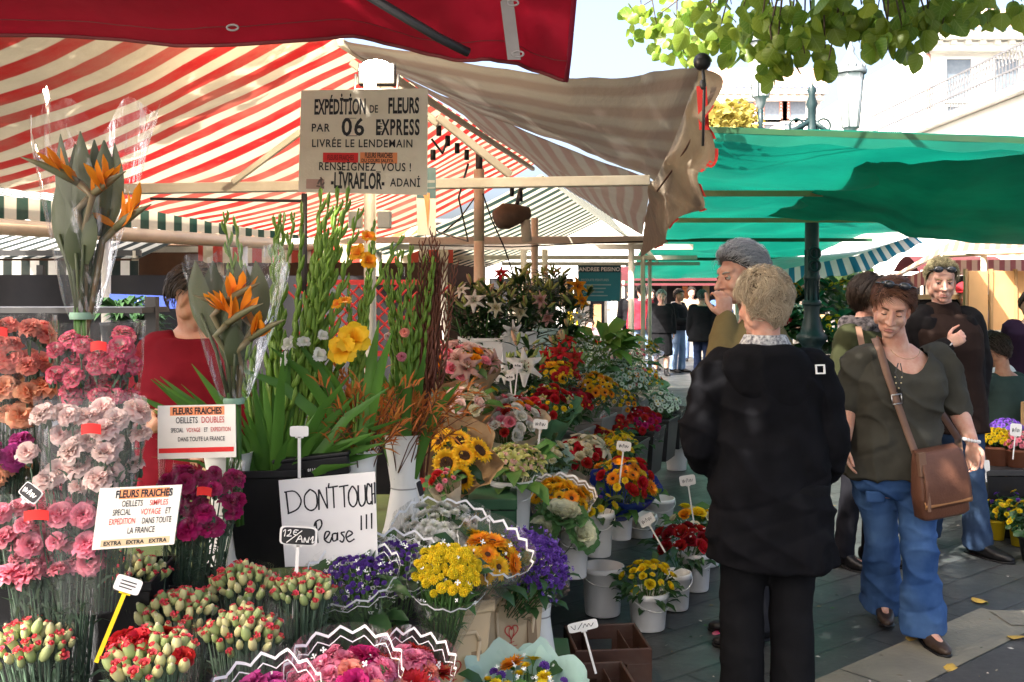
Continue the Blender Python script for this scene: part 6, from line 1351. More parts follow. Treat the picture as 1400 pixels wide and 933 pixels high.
ppot('bright yellow chrysanthemum pot on the low bench', 1363, 6.68, .422, .085, .13, 'mum_yellow', 60, m_terra, .115, 1); ppot('mauve chrysanthemum pot beside the yellow one', 1390, 6.62, .422, .08, .12, 'mum_pink', 55, m_terra, .115, 2); ppot('white chrysanthemum pot at the right edge', 1420, 6.62, .422, .09, .13, 'mum_white', 55, m_terra, .12, 3); ppot('violet chrysanthemum pot behind the yellow one', 1376, 6.98, .422, .08, .16, 'mum_violet', 50, m_terra, .11, 7)
ppot('yellow tipped plant in a yellow pot on the paving', 1362, 6.36, .005, .062, .13, 'daisy_yellow', 14, m_yellowp, .12, 4); ppot('bushy yellow plant in a yellow pot nearer the edge', 1394, 6.2, .005, .065, .14, 'mum_yellow', 20, m_yellowp, .14, 5); ppot('dark leafy plant behind the yellow pots', 1380, 6.42, .005, .07, .14, 'mum_violet', 10, m_dark, .15, 6)
tag_plate('white price tag among the chrysanthemum pots', P(1389,588,6.45), .075, .085, .16, 0, (0,.1)); tag_plate('pale mint price tag below the yellow chrysanthemums', P(1347,637,6.45), .06, .075, .08, 0, (0,-.08), lines=[])
t = thing('wooden_table', 'wooden cafe table where two people sit', 'table', (P(1368,400,8.3).x, 8.3, 0)); b = MB(); b.box((0,0,.73), (.9,.7,.035)); bevel(b.build('table_top', m_wood, t, False))
for sx in (-1,1):
    for sy in (-1,1): b = MB(); b.tube([(sx*.4,sy*.3,0), (sx*.36,sy*.27,.71)], .022, 8); b.build('leg', m_dark, t)
t = thing('plywood_fence', 'row of pale plywood panels behind the table', 'fence', (P(1362,400,10.2).x, 10.2, 0))
for k, x in enumerate((-.19, .07, .3)):
    b = MB(); b.box((x, .0, .95), (.22 if k else .2, .03, 1.7)); bevel(b.build('panel', M('plywood', (.62,.36,.16), (.52,.29,.12), .6, 2, bump=.1), t, False))
for x in (-.32, -.06, .19, .42): b = MB(); b.box((x,-.01,.95), (.025,.05,1.74)); b.build('batten', m_wood, t, False)
b = MB(); b.box((.0,-.04,1.18), (.85,.02,.03)); b.build('latch_bar', m_white, t, False)
t = thing('counter', 'dark stall counter behind the plywood panels', 'counter', (P(1330,400,11).x, 11.2, 0)); b = MB(); b.box((0,0,.75), (2.2,.6,1.5)); bevel(b.build('counter_body', m_dim, t, False), .01); b = MB(); b.box((0,-.02,1.53), (2.3,.7,.05)); b.build('counter_top', m_wood, t, False)
# flowers in wrap behind the street lamp
for k, (px, py, Y, r, hd, lab) in enumerate(((1075,400,11.5,.2,'gerbera_orange','red orange blooms left of the street lamp column'), (1090,430,11.2,.2,'daisy_white','white and orange blooms at the lamp base'), (1140,450,11,.25,'daisy_yellow','yellow sprays in film right of the lamp base'), (1160,400,12,.3,'daisy_amber','tall brownish grass bunch right of the lamp column'), (1185,430,11.2,.2,'rose_white','white wrapped posy beyond the dark haired woman'), (1060,440,10.9,.18,'rose_red','red rose posy showing beside the khaki jacket'))):
    bouquet('far bouquet with '+lab, P(px,py,Y), r, [(hd,1)], 22, .5, (.2,0), .5, 1.2, 'milky' if k in (1,2,4) else None, 1.2, 0, m_dkgrn, 60, .3, 'far bouquets around the street lamp', seed=300+k, parts=False)
bench('far flower bench around the street lamp', 2.7, 4.5, 10.9, 12.2, .95, .05, m_greenpaint, True, m_black)
# ================================================================ clutter where the lane ends
m_burg = M('burgundy awning', (.07,.01,.014), (.05,.008,.01), .85, 2, trans=.04)
def far_stall(label, x0, x1, Y, zt, mat, items, seed):
    q = random.Random(seed); t = thing('market_stall', label, 'stall', ((x0+x1)/2, Y, 0), 0, 'small stalls closing the lane'); W = x1-x0
    b = MB(); b.sheet(lambda u, v: V((W*(u-.5), -.8+1.6*v, zt+.35*sin(pi*v)-.12*(v == 0))), 8, 8); b.build('awning', mat, t)
    for sx in (-1,1):
        for sy in (-1,1): b = MB(); b.tube([(sx*W/2*.96, sy*.75, 0), (sx*W/2*.96, sy*.75, zt)], .035, 8); b.build('post', m_white, t)
    b = MB(); b.box((0,0,.8), (W*.9,.9,.05)); b.box((0,-.42,.4), (W*.88,.03,.78)); b.build('counter', M('far counter', (.3,.27,.24), (.22,.2,.19), .8), t, False)
    b = MB(); b.box((0,.78,1.0), (W*.95,.03,2.0)); b.build('back_cloth', m_dim, t, False)
    for k in range(items):
        x = W*.85*((k+.5)/items-.5); h = q.uniform(.12,.55); w_ = W*.8/items*q.uniform(.6,1); b = MB(); b.box((x, -.2+q.uniform(-.15,.15), .826+h/2), (w_,.3,h)); bevel(b.build('goods_box', q.choice([m_cardwhite, m_wood, m_terra, m_redlabel, m_grey, m_yellowp, m_cream]), t, False), .01)
        if k % 2: b = MB(); h2 = q.uniform(.2,.5); b.box((x+.1, .6, 1.55), (w_*.9,.02,h2*1.4)); b.build('hanging_print', q.choice([m_cardwhite, m_cream, m_wood, m_orangelabel, m_grey]), t, False)
far_stall('far stall under a burgundy awning at the lane end', 2.6, 5.4, 24.5, 1.86, m_burg, 9, 1); far_stall('far stall with prints hung beside the burgundy one', 5.8, 9.0, 25.5, 2.0, m_white, 10, 2); far_stall('far stall glimpsed left under the teal sign', -.6, 2.2, 22, 2.0, M('far white awning', (.7,.7,.7), trans=.3), 9, 3); far_stall('far stall behind the cream post', -4.2, -1.0, 21, 1.95, m_bluewhite, 9, 4); far_stall('far stall behind the grey haired man', 9.5, 13, 24, 2.1, m_burg, 9, 5)
# fallen leaves
m_fall = M('fallen leaf', (.5,.32,.05), (.4,.25,.05), .7, 20)
for k, (px, py, lab) in enumerate(((1183,816,'yellow fallen leaf on the dark pavers behind the boots'), (1347,826,'pale fallen leaf at the end of the stone strip'), (1302,911,'large yellow fallen leaf on the asphalt'), (1378,873,'grey fallen leaf at the strip edge'), (1156,751,'white paper scrap on the pavers'), (982,866,'pink petal fallen beside the black trousers'), (1240,874,'yellow fallen leaf under the walking shoe'))):
    b = MB(); leaf_into(b, V((0,0,.012)), .085 if k != 5 else .04, V((cos(k*2), sin(k*2), .05)), V((.1,.1,1))); p = G(px, py); o = b.build('fallen_leaf' if k not in (4,5) else ('paper_scrap' if k == 4 else 'petal'), m_fall if k not in (4,5) else (m_cardwhite if k == 4 else pt_hot), None, True, p); tag(o, lab, 'leaf' if k not in (4,5) else ('paper' if k == 4 else 'petal'))

# petals, cuttings and specks trodden into the paving
q = random.Random(77); b = MB()
for k in range(420):
    Y = 3.9+q.random()**1.6*9; x = -.25+.2*Y+q.uniform(-.2,2.6); s_ = q.uniform(.004,.016); a = q.uniform(0,6.28); dr = V((cos(a), sin(a), 0)); nn = V((-sin(a), cos(a), 0)); c = V((x, Y, .004+q.random()*.002))
    b.add([c-dr*s_, c+nn*s_*q.uniform(.2,.6)+V((0,0,.003)), c+dr*s_, c-nn*s_*q.uniform(.2,.6)], [(0,3,2,1)], q.choice((0,0,1,2,3)))
tag(b.build('litter', [M('dry leaf scrap', (.2,.14,.06), (.12,.09,.04)), m_grn, M('petal scrap', (.6,.5,.45)), M('paper scrap', (.45,.43,.4))]), kind='stuff')

for k, (px, Y, lab) in enumerate(((1408,6.4,'leafy dark plant low at the right end of the pot bench'), (1425,6.15,'leafy dark plant low at the right edge'), (1412,5.85,'low spreading green plant in front of the yellow pots'))):
    ppot(lab, px, Y, .005, .08, .15, 'daisy_yellow', 8 if k != 1 else 3, m_dark, .17, 30+k)
# ================================================================ people
def remesh(mb, voxel, smooth=4, fold=None, sculpt=None, cut=None):
    me = mb.mesh('tmp', m_dark, True); o = bpy.data.objects.new('tmp', me); COL.objects.link(o)
    r = o.modifiers.new('r', 'REMESH'); r.mode = 'VOXEL'; r.voxel_size = voxel; r.use_smooth_shade = True
    s = o.modifiers.new('s', 'SMOOTH'); s.iterations = smooth; s.factor = .5
    dg = bpy.context.evaluated_depsgraph_get(); dg.update()
    m2 = bpy.data.meshes.new_from_object(o.evaluated_get(dg)); bpy.data.objects.remove(o); bpy.data.meshes.remove(me); m2.materials.clear()
    nv = len(m2.vertices)
    if fold or sculpt:
        ns = [v.normal.copy() for v in m2.vertices]
        for v, n in zip(m2.vertices, ns):
            if fold: v.co += n*fold(v.co)
            if sculpt: v.co += sculpt(v.co)
    if cut:
        bm = bmesh.new(); bm.from_mesh(m2); bmesh.ops.delete(bm, geom=[v for v in bm.verts if cut(v.co)], context='VERTS')
        for _ in range(10):
            nc = {v: sum((e.other_vert(v).co for e in v.link_edges if e.is_boundary), V((0,0,0)))/max(1, sum(e.is_boundary for e in v.link_edges)) for v in bm.verts if v.is_boundary}
            for v, c in nc.items(): v.co = v.co.lerp(c, .5)
        bm.to_mesh(m2); bm.free()
    m2.polygons.foreach_set('use_smooth', [True]*len(m2.polygons)); m2.update(); return m2
def loft(mb, rings, n=20, p=2.3):
    """rings: (centre, side vector, forward vector, half width, half depth)"""
    vs = []
    for c, s, f, a, d in rings:
        for k in range(n):
            t = 2*pi*k/n; x, y = cos(t), sin(t); vs.append(c+s*(a*abs(x)**(2/p)*(1 if x > 0 else -1))+f*(d*abs(y)**(2/p)*(1 if y > 0 else -1)))
    m = len(rings); fs = [(i*n+k, i*n+(k+1) % n, (i+1)*n+(k+1) % n, (i+1)*n+k) for i in range(m-1) for k in range(n)]
    fs += [tuple(range(n-1, -1, -1)), tuple(range((m-1)*n, m*n))]; mb.add(vs, fs)
def limb(mb, pts, rs, n=14, sub=5):
    """smooth limb through joints with rounded ends"""
    P_, R_ = [], []
    N = len(pts)
    for i in range(N-1):
        p0, p1, p2, p3 = pts[max(0,i-1)], pts[i], pts[i+1], pts[min(N-1,i+2)]
        for k in range(sub):
            t = k/sub; a = p1.lerp(p2, t); c = .5*((2*p1)+(p2-p0)*t+(2*p0-5*p1+4*p2-p3)*t*t+(3*p1-p0-3*p2+p3)*t**3); P_.append(a.lerp(c, .6)); R_.append(rs[i]+(rs[i+1]-rs[i])*t)
    P_.append(pts[-1]); R_.append(rs[-1]); d0 = (P_[0]-P_[1]).normalized(); d1 = (P_[-1]-P_[-2]).normalized()
    P_ = [P_[0]+d0*R_[0]*.9, P_[0]+d0*R_[0]*.55]+P_+[P_[-1]+d1*R_[-1]*.55, P_[-1]+d1*R_[-1]*.9]; R_ = [R_[0]*.35, R_[0]*.8]+R_+[R_[-1]*.8, R_[-1]*.35]
    mb.tube(P_, R_, n)
def hand(mb, w, d, pn, curl=.5, s=1.0, thumb=1, spread=.06):
    """w wrist, d finger direction, pn palm normal (fingers curl towards it)"""
    d = d.normalized(); pn = (pn-d*pn.dot(d)).normalized(); sx = d.cross(pn)*thumb
    rings = [(w-d*.02*s, sx, pn, .024*s, .018*s), (w+d*.015*s, sx, pn, .028*s, .016*s), (w+d*.05*s, sx, pn, .039*s, .015*s), (w+d*.083*s, sx, pn, .038*s, .012*s), (w+d*.093*s, sx, pn, .03*s, .008*s)]
    loft(mb, rings, 16, 2.6)
    for k, (L, ox) in enumerate(((.068,.0285), (.077,.0098), (.072,-.0095), (.055,-.0275))):
        p = w+d*(.08 if k < 3 else .072)*s+sx*ox*s; pts = [p-d*.02*s, p]; a = .12; dd = (d+sx*spread*(1.2-k*.75)).normalized()
        for j, fr in enumerate((.45, .32, .27)):
            a += curl*(.6 if j == 0 else .95); p = p+(dd*cos(a)+pn*sin(a))*L*fr*s; pts.append(p)
        limb(mb, pts, [.0088*s, .0084*s, .0077*s, .007*s, .0055*s], 10, 3)
    p = w+d*.02*s+sx*.026*s; limb(mb, [p-sx*.01*s, p+(sx*.7+d*.7)*.034*s+pn*.006*s, p+(sx*.62+d*.95)*.058*s+pn*.014*s*(1+curl), p+(sx*.45+d*1.25)*.075*s+pn*.022*s*(1+curl)], [.014*s, .0115*s, .0095*s, .007*s], 10, 3)
def smooth01(x, a, b):
    t = min(1, max(0, (x-a)/(b-a))); return t*t*(3-2*t)
def skinmat(name, c):
    m = M(name, c, (c[0]*.84, c[1]*.64, c[2]*.6), .52, 22, bump=.12, bscale=220, spec=.35); b = m.node_tree.nodes['Principled BSDF']; b.inputs['Subsurface Weight'].default_value = .22; b.inputs['Subsurface Radius'].default_value = (1,.35,.2); b.inputs['Subsurface Scale'].default_value = .008; return m
sk_fair = skinmat('fair skin', (.62,.38,.29)); sk_ruddy = skinmat('ruddy skin', (.56,.35,.27)); sk_tan = skinmat('tanned skin', (.4,.22,.14)); m_eye = M('eye white', (.42,.4,.38), None, .2); m_iris = M('dark iris', (.04,.03,.02), None, .15); m_lip = M('lips', (.46,.19,.16), (.42,.17,.14), .4, 30)
ROOTS = {}; HB = {}
def hairmat(name, a, b):
    HB[name] = b; return M(name, a, b, .42, 30, island=.85, spec=.4, trans=.06)
def cloth(name, a, b=None, rough=.85, scale=5, **k): return M(name, a, b, rough, scale, bump=k.pop('bump', .12), bscale=k.pop('bscale', 260), spec=.06, **k)
class Head:
    def __init__(s, c, f, tilt=(0,0,1), k=1.0):
        s.c = V(c); f = V(f).normalized(); u = V(tilt); u = (u-f*u.dot(f)).normalized(); x = u.cross(f); s.k = k
        s.R = Matrix((x, -f, u)).transposed(); s.f = f; s.u = u; s.x = x
    def w(s, x, y, z): return s.c+s.R @ (V((x, y, z))*s.k)
    def loc(s, p): return (s.R.transposed() @ (p-s.c))/s.k
    def build(s, mb):
        e = lambda c, r, R=None: mb.ell(s.w(*c), tuple(a*s.k for a in r), 20, 14, 0, s.R @ (R or Matrix.Identity(3)))
        e((0,.018,.045), (.074,.093,.082)); e((0,-.03,.0), (.062,.066,.088)); e((0,-.045,-.06), (.046,.046,.04)); e((0,-.078,-.088), (.022,.018,.017)); e((0,-.064,.043), (.056,.028,.022))
        for x in (-1, 1):
            e((x*.036,-.064,-.018), (.024,.024,.024)); e((x*.07,.012,-.005), (.011,.02,.031), Matrix.Rotation(x*.35,3,'Z')); e((x*.05,.0,-.045), (.02,.035,.032))
            e((x*.013,-.098,-.026), (.0095,.012,.008))
        limb(mb, [s.w(0,-.088,.028), s.w(0,-.102,.004), s.w(0,-.119,-.024)], [.0085*s.k, .0095*s.k, .012*s.k], 12, 4)
        e((0,-.088,-.052), (.026,.014,.011)); e((0,-.086,-.064), (.023,.013,.009))
    def sculpt(s, p):
        q = s.loc(p)
        if abs(q.x) > .12 or q.y > .02 or abs(q.z) > .14: return V((0,0,0))
        o = V((0,0,0))
        for x in (-1, 1): o.y += .011*exp(-(((q.x-x*.031)/.016)**2+((q.z-.014)/.011)**2))
        o.y += .004*exp(-((q.z+.0575+10*q.x*q.x)/.0035)**2)*exp(-(q.x/.024)**4)
        o.y += .0015*exp(-((q.z+.078)/.007)**2)*exp(-(q.x/.02)**2)
        return s.R @ (o*s.k)
    def r(s, d):        # distance of the skull surface from (0,.012,.035) along local direction d
        a = V((d.x/.075, d.y/.1, d.z/(.092 if d.z > 0 else .12))); return 1/a.length
def face(root, h, closed=False, brow=None, lips=True, browdrop=0):
    for x in (-1, 1):
        b = MB(); b.ell(h.w(x*.031,-.0775,.0135), (.0118*h.k,)*3, 14, 10); e = b.build('eye', m_eye, root)
        b = MB(); b.ell(h.w(x*.031-.001,-.0865,.0115), (.0055*h.k, .0035*h.k, .0055*h.k), 12, 8, 0, h.R); b.build('iris', m_iris, e)
        b = MB()
        def lid(u, v, lo=False):
            a = (u-.5)*2.3; t = (.15+.85*v) if not lo else -.55-.5*v; t = (-.28+1.5*v) if closed and not lo else ((.22+1.0*v) if not lo else -.5-.8*v)
            rr = .0128; return h.w(x*.031+rr*sin(a)*cos(t), -.0775-rr*cos(a)*cos(t), .0135+rr*sin(t))
        b.sheet(lambda u, v: lid(u, v), 10, 6); b.sheet(lambda u, v: lid(u, v, True), 10, 4); b.build('eyelid', root.get('skinmat_') or SKIN[root.name], root)
        b = MB(); b.tube([lid(i/10, 0)+h.f*.0006 for i in range(11)], .0016*h.k, 5); b.build('eyelashes', m_iris, root)
        if brow:
            b = MB(); b.tube([h.w(x*(.014+.034*t), -.0915+.012*t*t+.004*t, .0315+.007*sin(t*2.4)-.003*t-browdrop) for t in [i/7 for i in range(8)]], [.0028,.004,.0042,.004,.0036,.003,.0022,.001], 6); b.build('eyebrow', brow, root)
    if lips:
        b = MB()
        for z, r in ((-.0525,.0048), (-.0632,.0056)): b.tube([h.w(.023*t, -.0965+.009*t*t, z-.0065*t*t+(.003*t*t if z < -.06 else 0)) for t in [(-1+i/5) for i in range(11)]], [r*h.k*(1-.75*abs(-1+i/5)**2) for i in range(11)], 8)
        b.build('lips', m_lip, root)
SKIN = {}
def hair(root, h, mat, thick, mask, n=700, L=.07, flow=None, seed=1, wr=.0017, curl=.5, lift=.25, name='hair'):
    """scalp shell plus combed strands; mask(d) > 0 where hair grows (d: direction in the head's own axes)"""
    q = random.Random(seed); C = V((0,.012,.035)); b = MB(); nu, nv = 40, 26; vs = []
    for j in range(nv+1):
        for i in range(nu):
            th = pi*j/nv; a = 2*pi*i/nu; d = V((sin(th)*cos(a), sin(th)*sin(a), cos(th))); m = smooth01(mask(d), -.08, .12); r = h.r(d)+(thick(d)*(.62+.4*fbm(d, 3.5)))*m-.03*(1-m); p = C+d*r; vs.append(h.w(*p))
    b.add(vs, [(j*nu+i, j*nu+(i+1) % nu, (j+1)*nu+(i+1) % nu, (j+1)*nu+i) for j in range(nv) for i in range(nu)], 1)
    k = 0; tries = 0
    while k < n and tries < n*8:
        tries += 1; d = V((q.gauss(0,1), q.gauss(0,1), q.gauss(.2,1))).normalized()
        if mask(d) < .02: continue
        k += 1; p = C+d*(h.r(d)+thick(d)*q.uniform(.5,.98)); pts = [p]; sw = V((q.gauss(0,1), q.gauss(0,1), q.gauss(0,1)))*curl; st_ = L*q.uniform(.6,1.25)/6
        for j in range(6):
            dd = (p-C).normalized(); fl = (flow(dd) if flow else V((0,.5,-1)))+sw*.45+V(noise.noise_vector(p*26+V((seed,0,0))))*curl*1.9; fl = fl-dd*fl.dot(dd); fl = fl.normalized() if fl.length > .01 else V((0,0,-1))
            p = p+(fl+dd*lift*(1 if j < 2 else -.25))*st_; rmin = h.r((p-C).normalized())+thick(dd)*.75
            if (p-C).length < rmin: p = C+(p-C).normalized()*rmin
            pts.append(p)
        b.tube([h.w(*x) for x in pts], [wr*h.k, wr*h.k*1.15, wr*h.k, wr*.8*h.k, wr*.6*h.k, wr*.4*h.k, wr*.15*h.k], 4)
    return b.build(name, [mat, ROOTS.setdefault(mat.name, M(mat.name+' roots', tuple(c*.45 for c in HB.get(mat.name, (.05,.04,.03))), None, .8, 30))], root)
def frame(J):
    s = (J['sl']-J['sr']); s.z = 0; s.normalize(); return s, s.cross(V((0,0,1)))
def torso(mb, J, T, o=0.0, n=24):
    s, f = frame(J); hs = J['hl']-J['hr']; hs.z = 0; hs.normalize(); rings = []
    for t, rx, ry, yo in T:
        c = J['pelvis'].lerp(J['neck'], t); sd = hs.lerp(s, max(0,min(1,t))).normalized(); fd = sd.cross(V((0,0,1))); rings.append((c+fd*yo, sd, fd, rx+o, ry+o))
    loft(mb, rings, n, 2.25)
T_F = [(-.32,.1,.09,0), (-.24,.165,.125,-.005), (-.08,.18,.138,-.005), (.15,.168,.13,.01), (.38,.152,.118,.015), (.6,.17,.135,.025), (.72,.172,.128,.02), (.86,.165,.098,.0), (.95,.125,.075,-.01), (1.04,.06,.055,-.01)]
T_M = [(-.32,.09,.09,0), (-.24,.15,.11,0), (-.08,.168,.12,0), (.15,.165,.118,.01), (.4,.168,.118,.015), (.62,.185,.128,.015), (.78,.19,.122,.008), (.88,.18,.1,-.005), (.96,.13,.078,-.012), (1.04,.062,.058,-.01)]
def scaleT(T, kx, ky=None): return [(t, rx*kx, ry*(ky or kx), yo) for t, rx, ry, yo in T]
def human(label, J, h, skin, T=T_F, voxel=.0055, arm=1.0, leg=1.0, hands=(1,1), hd=None, group=None, neck=.05, root=None, feet=True):
    base = V((J['pelvis'].x, J['pelvis'].y, 0)); t = thing('person', label, 'person', base, 0, group)
    mb = MB(); torso(mb, J, T, -.004); h.build(mb)
    limb(mb, [J['neck']-V((0,0,.05)), J['neck'].lerp(h.w(0,.02,-.06), .5), h.w(0,.015,-.035)], [neck*1.25, neck, neck*1.0], 16)
    for i, c in enumerate('rl'):
        limb(mb, [J['s'+c], J['s'+c].lerp(J['e'+c], .5), J['e'+c], J['e'+c].lerp(J['w'+c], .3), J['w'+c]], [.052*arm, .05*arm, .04*arm, .04*arm, .026*arm], 14)
        if hands[i]:
            d, pn, cu, th = hd[c]; hand(mb, J['w'+c], V(d), V(pn), cu, .97*h.k, th)
        limb(mb, [J['h'+c], J['h'+c].lerp(J['k'+c], .5), J['k'+c], J['k'+c].lerp(J['a'+c], .3), J['a'+c]], [.092*leg, .078*leg, .056*leg, .055*leg, .036*leg], 14)
        if feet: limb(mb, [J['a'+c]-V((0,0,.02)), J['a'+c].lerp(J['t'+c], .5)-V((0,0,.015)), J['t'+c]], [.034, .034, .024], 12)
    me = remesh(mb, voxel, 3, None, h.sculpt); me.name = 'body'; me.materials.append(skin)
    o = bpy.data.objects.new('body', me); COL.objects.link(o); o.parent = t; o.matrix_parent_inverse = t.matrix_world.inverted(); SKIN[t.name] = skin; t['skin_'] = 1; del t['skin_']; return t
def child(t, name, me_or_mb, mat, smooth=True):
    if isinstance(me_or_mb, MB): o = me_or_mb.build(name, mat, None, smooth)
    else:
        me_or_mb.name = name; me_or_mb.materials.append(mat); o = bpy.data.objects.new(name, me_or_mb); COL.objects.link(o)
    o.parent = t; o.matrix_parent_inverse = t.matrix_world.inverted(); return o
def fixp(t):                # children built in world coordinates hang from a root that stands elsewhere
    for o in list(t.children):
        if o.matrix_parent_inverse == Matrix.Identity(4): o.matrix_parent_inverse = t.matrix_world.inverted()
def wrinkle(amp, fx=7, fz=13, seed=0):
    def fn(p):
        a = noise.noise(V((p.x*fx+seed, p.y*fx, p.z*fz)) )+.5*noise.noise(V((p.x*fx*2.2, p.y*fx*2.2+seed, p.z*fz*2))); b = 1-abs(noise.noise(V((p.x*fx*.8+p.z*5, p.y*fx*.8+seed, p.z*fz*.55))))*2.2
        return amp*(.5*a+.8*max(0,b)**2-.25*max(0,1-abs(noise.noise(V((p.x*fx*.5-p.z*7, p.y*fx*.5, p.z*fz*.4+seed))))*5))
    return fn
def shirt(J, T, o, sleeve, ar, hem=-.24, voxel=.009, fold=.004, flare=0, flarey=0, seed=0, fx=7, fz=12, top=.965, extra=None, smooth=5, cut=None):
    """upper garment: torso shell plus sleeves; sleeve = fraction of the arm covered (1 elbow, 2 wrist)"""
    mb = MB(); Tt = [(t, rx+max(0,(.3-t))*flare, ry+max(0,(.3-t))*flarey, yo) for t, rx, ry, yo in T if max(hem,-.1) < t <= top]; t0 = Tt[0]; Tt = [(hem, t0[1]+max(0,t0[0]-hem)*flare, t0[2]+max(0,t0[0]-hem)*flarey, t0[3])]+Tt; torso(mb, J, Tt, o)
    for c in 'rl':
        pts = [J['s'+c]+(J['neck']-J['s'+c])*.28, J['s'+c], J['s'+c].lerp(J['e'+c],.5), J['e'+c]]; rs = [ar[0]*.9, ar[0], ar[1], ar[2]]
        if sleeve <= 1: pts[-1] = J['s'+c].lerp(J['e'+c], sleeve)
        else: pts += [J['e'+c].lerp(J['w'+c], (sleeve-1)*.5), J['e'+c].lerp(J['w'+c], sleeve-1)]; rs += [ar[3], ar[4]]
        limb(mb, pts, rs, 16, 4)
    if extra: extra(mb)
    return remesh(mb, voxel, smooth, wrinkle(fold, fx, fz, seed), None, cut)
def trousers(J, rs, T, waist=.02, voxel=.009, fold=.004, seed=0, fx=9, fz=12):
    mb = MB(); Tt = [x for x in T if x[0] < .0]+[(.0, T[2][1], T[2][2], T[2][3])]; torso(mb, J, Tt, waist)
    for c in 'rl':
        a, k, h_ = J['a'+c], J['k'+c], J['h'+c]; pts = [h_+V((0,0,.05)), h_.lerp(k,.35), h_.lerp(k,.7), k, k.lerp(a,.5), a-V((0,0,.025))]
        N = []; 
        for i in range(len(pts)-1):
            for j in range(4): N.append((pts[i].lerp(pts[i+1], j/4), rs[i]+(rs[i+1]-rs[i])*j/4))
        N.append((pts[-1], rs[-1])); mb.tube([p for p, _ in N], [r for _, r in N], 18, 0, True, None, V((1,0,0)))
    return remesh(mb, voxel, 5, wrinkle(fold, fx, fz, seed))
def shoe(J, c, mat, t, s=1.0, heel=.0, up=.05):
    mb = MB(); a = J['a'+c]; to = J['t'+c]; d = (to-a); d.z = 0; d.normalize(); sd = d.cross(V((0,0,1))); g = min(to.z, a.z)-.03
    lo = lambda p, z: V((p.x, p.y, z)); hl = a-d*.05*s
    rings = [(hl-d*.02+V((0,0,.0)), .022, .028, a.z-.02), (hl, .034, .045, a.z-.022), (a+d*.03, .038, .05, a.z-.02), (a.lerp(to,.5)+d*.01, .043, .038, (a.z+to.z)/2-.022), (to, .044, .027, to.z-.004), (to+d*.05*s, .032, .02, to.z-.008), (to+d*.075*s, .014, .012, to.z-.012)]
    loft(mb, [(lo(p, z), sd, (V((0,0,1))), w_*s, q*s) for p, w_, q, z in rings], 16, 2.4); limb(mb, [a, a+V((0,0,up))], [.044*s, .046*s], 14)
    if heel: limb(mb, [lo(hl, a.z-.03), lo(hl, a.z-.03-heel)], [.024, .02], 10)
    o = child(t, 'shoe', remesh(mb, .006, 4), mat)
    b = MB(); 
    zs = lambda k: (a.z-.022-.045*s) if k < 3 else (to.z-.032)
    loft(b, [(lo(hl-d*.022, 0)+V((0,0,a.z-.066*s)), sd, V((0,0,1)), .024*s, .007), (lo(a, a.z-.066*s), sd, V((0,0,1)), .038*s, .009), (lo(a.lerp(to,.6), to.z-.032), sd, V((0,0,1)), .046*s, .008), (lo(to+d*.04, to.z-.03), sd, V((0,0,1)), .04*s, .007), (lo(to+d*.078*s, to.z-.024), sd, V((0,0,1)), .012*s, .006)], 14, 2.6)
    so = child(o, 'sole', b, m_black)
    return o
def wp(px, py, Y): return P(px, py, Y)
def std(x, Y, H=1.68, face_=V((0,-1,0)), stride=.0, arms=((.05,-.02),(.05,-.02))):
    """a relaxed standing pose for people farther off"""
    k = H/1.7; f = V(face_).normalized(); s = V((0,0,1)).cross(f); B = V((x, Y, 0)); L = lambda a, b, c: B+s*a*k+f*b*k+V((0,0,c*k)); J = dict(pelvis=L(0,0,.95), neck=L(0,0,1.43))
    for c, sg, ar in (('r',-1,arms[0]), ('l',1,arms[1])):
        st_ = stride*sg; J.update({'s'+c: L(sg*.18,0,1.37), 'e'+c: L(sg*(.22+ar[0]*.3),ar[1]-.02,1.08), 'w'+c: L(sg*(.2+ar[0]),ar[1]*3+.08,.86 if ar[1] < .06 else 1.05), 'h'+c: L(sg*.085,0,.9), 'k'+c: L(sg*.09,st_*.6+.02,.5), 'a'+c: L(sg*.09,st_-.02,.085), 't'+c: L(sg*.11,st_+.11,.035)})
    return J, L
HS = dict(short=lambda d: d.z+.9*d.y+.25 if d.z > -.72 else -1, man=lambda d: d.z*1.05+.85*d.y+.12-(.25 if abs(d.x) > .8 and d.z < -.1 else 0) if d.z > -.62 else -1, long=lambda d: d.z*.9+1.1*d.y+.3)
DN = lambda d: V((d.x*.2, .5, -1))
# ---------------------------------------------------------------- woman in the black coat, seen from behind
J = dict(pelvis=wp(1052,655,3.66), neck=wp(1046,478,3.66), sr=wp(1112,506,3.66), sl=wp(982,508,3.66), er=wp(1136,610,3.66), el=wp(955,606,3.68), wr=wp(1112,650,3.9), wl=wp(985,640,3.92), hr=wp(1083,680,3.66), hl=wp(1022,680,3.66), kr=wp(1081,830,3.68), kl=wp(1014,830,3.66), ar=V((1.03,3.64,.09)), al=V((.835,3.62,.09)), tr=V((1.05,3.78,.035)), tl=V((.82,3.76,.035)))
h = Head(wp(1043,421,3.63), (-.42,.9,-.08), (0,-.05,1), .96)
t = human('woman seen from behind in a long black hooded coat with blond curls', J, h, sk_fair, scaleT(T_F,1.1), .006, 1.1, 1.1, (1,1), dict(r=((-.3,.9,-.3),(-1,0,-.3),.5,1), l=((.3,.9,-.3),(1,0,-.3),.5,-1)))
m_coat = cloth('black wool coat', (.005,.005,.006), (.008,.008,.01), .95, 14, bump=.35, bscale=500)
hd_ = lambda mb: None
T_C = [(-.1,.182,.15,-.005), (.15,.176,.145,.005), (.4,.172,.135,.01), (.6,.176,.135,.015), (.75,.178,.13,.01), (.87,.17,.105,0), (.95,.135,.085,-.01), (1.02,.085,.07,-.01)]
coat = child(t, 'coat', shirt(J, T_C, .026, 2.0, (.08,.078,.074,.07,.062), -.63, .008, .022, .03, .03, 3, 6, 8, 1.03), m_coat)
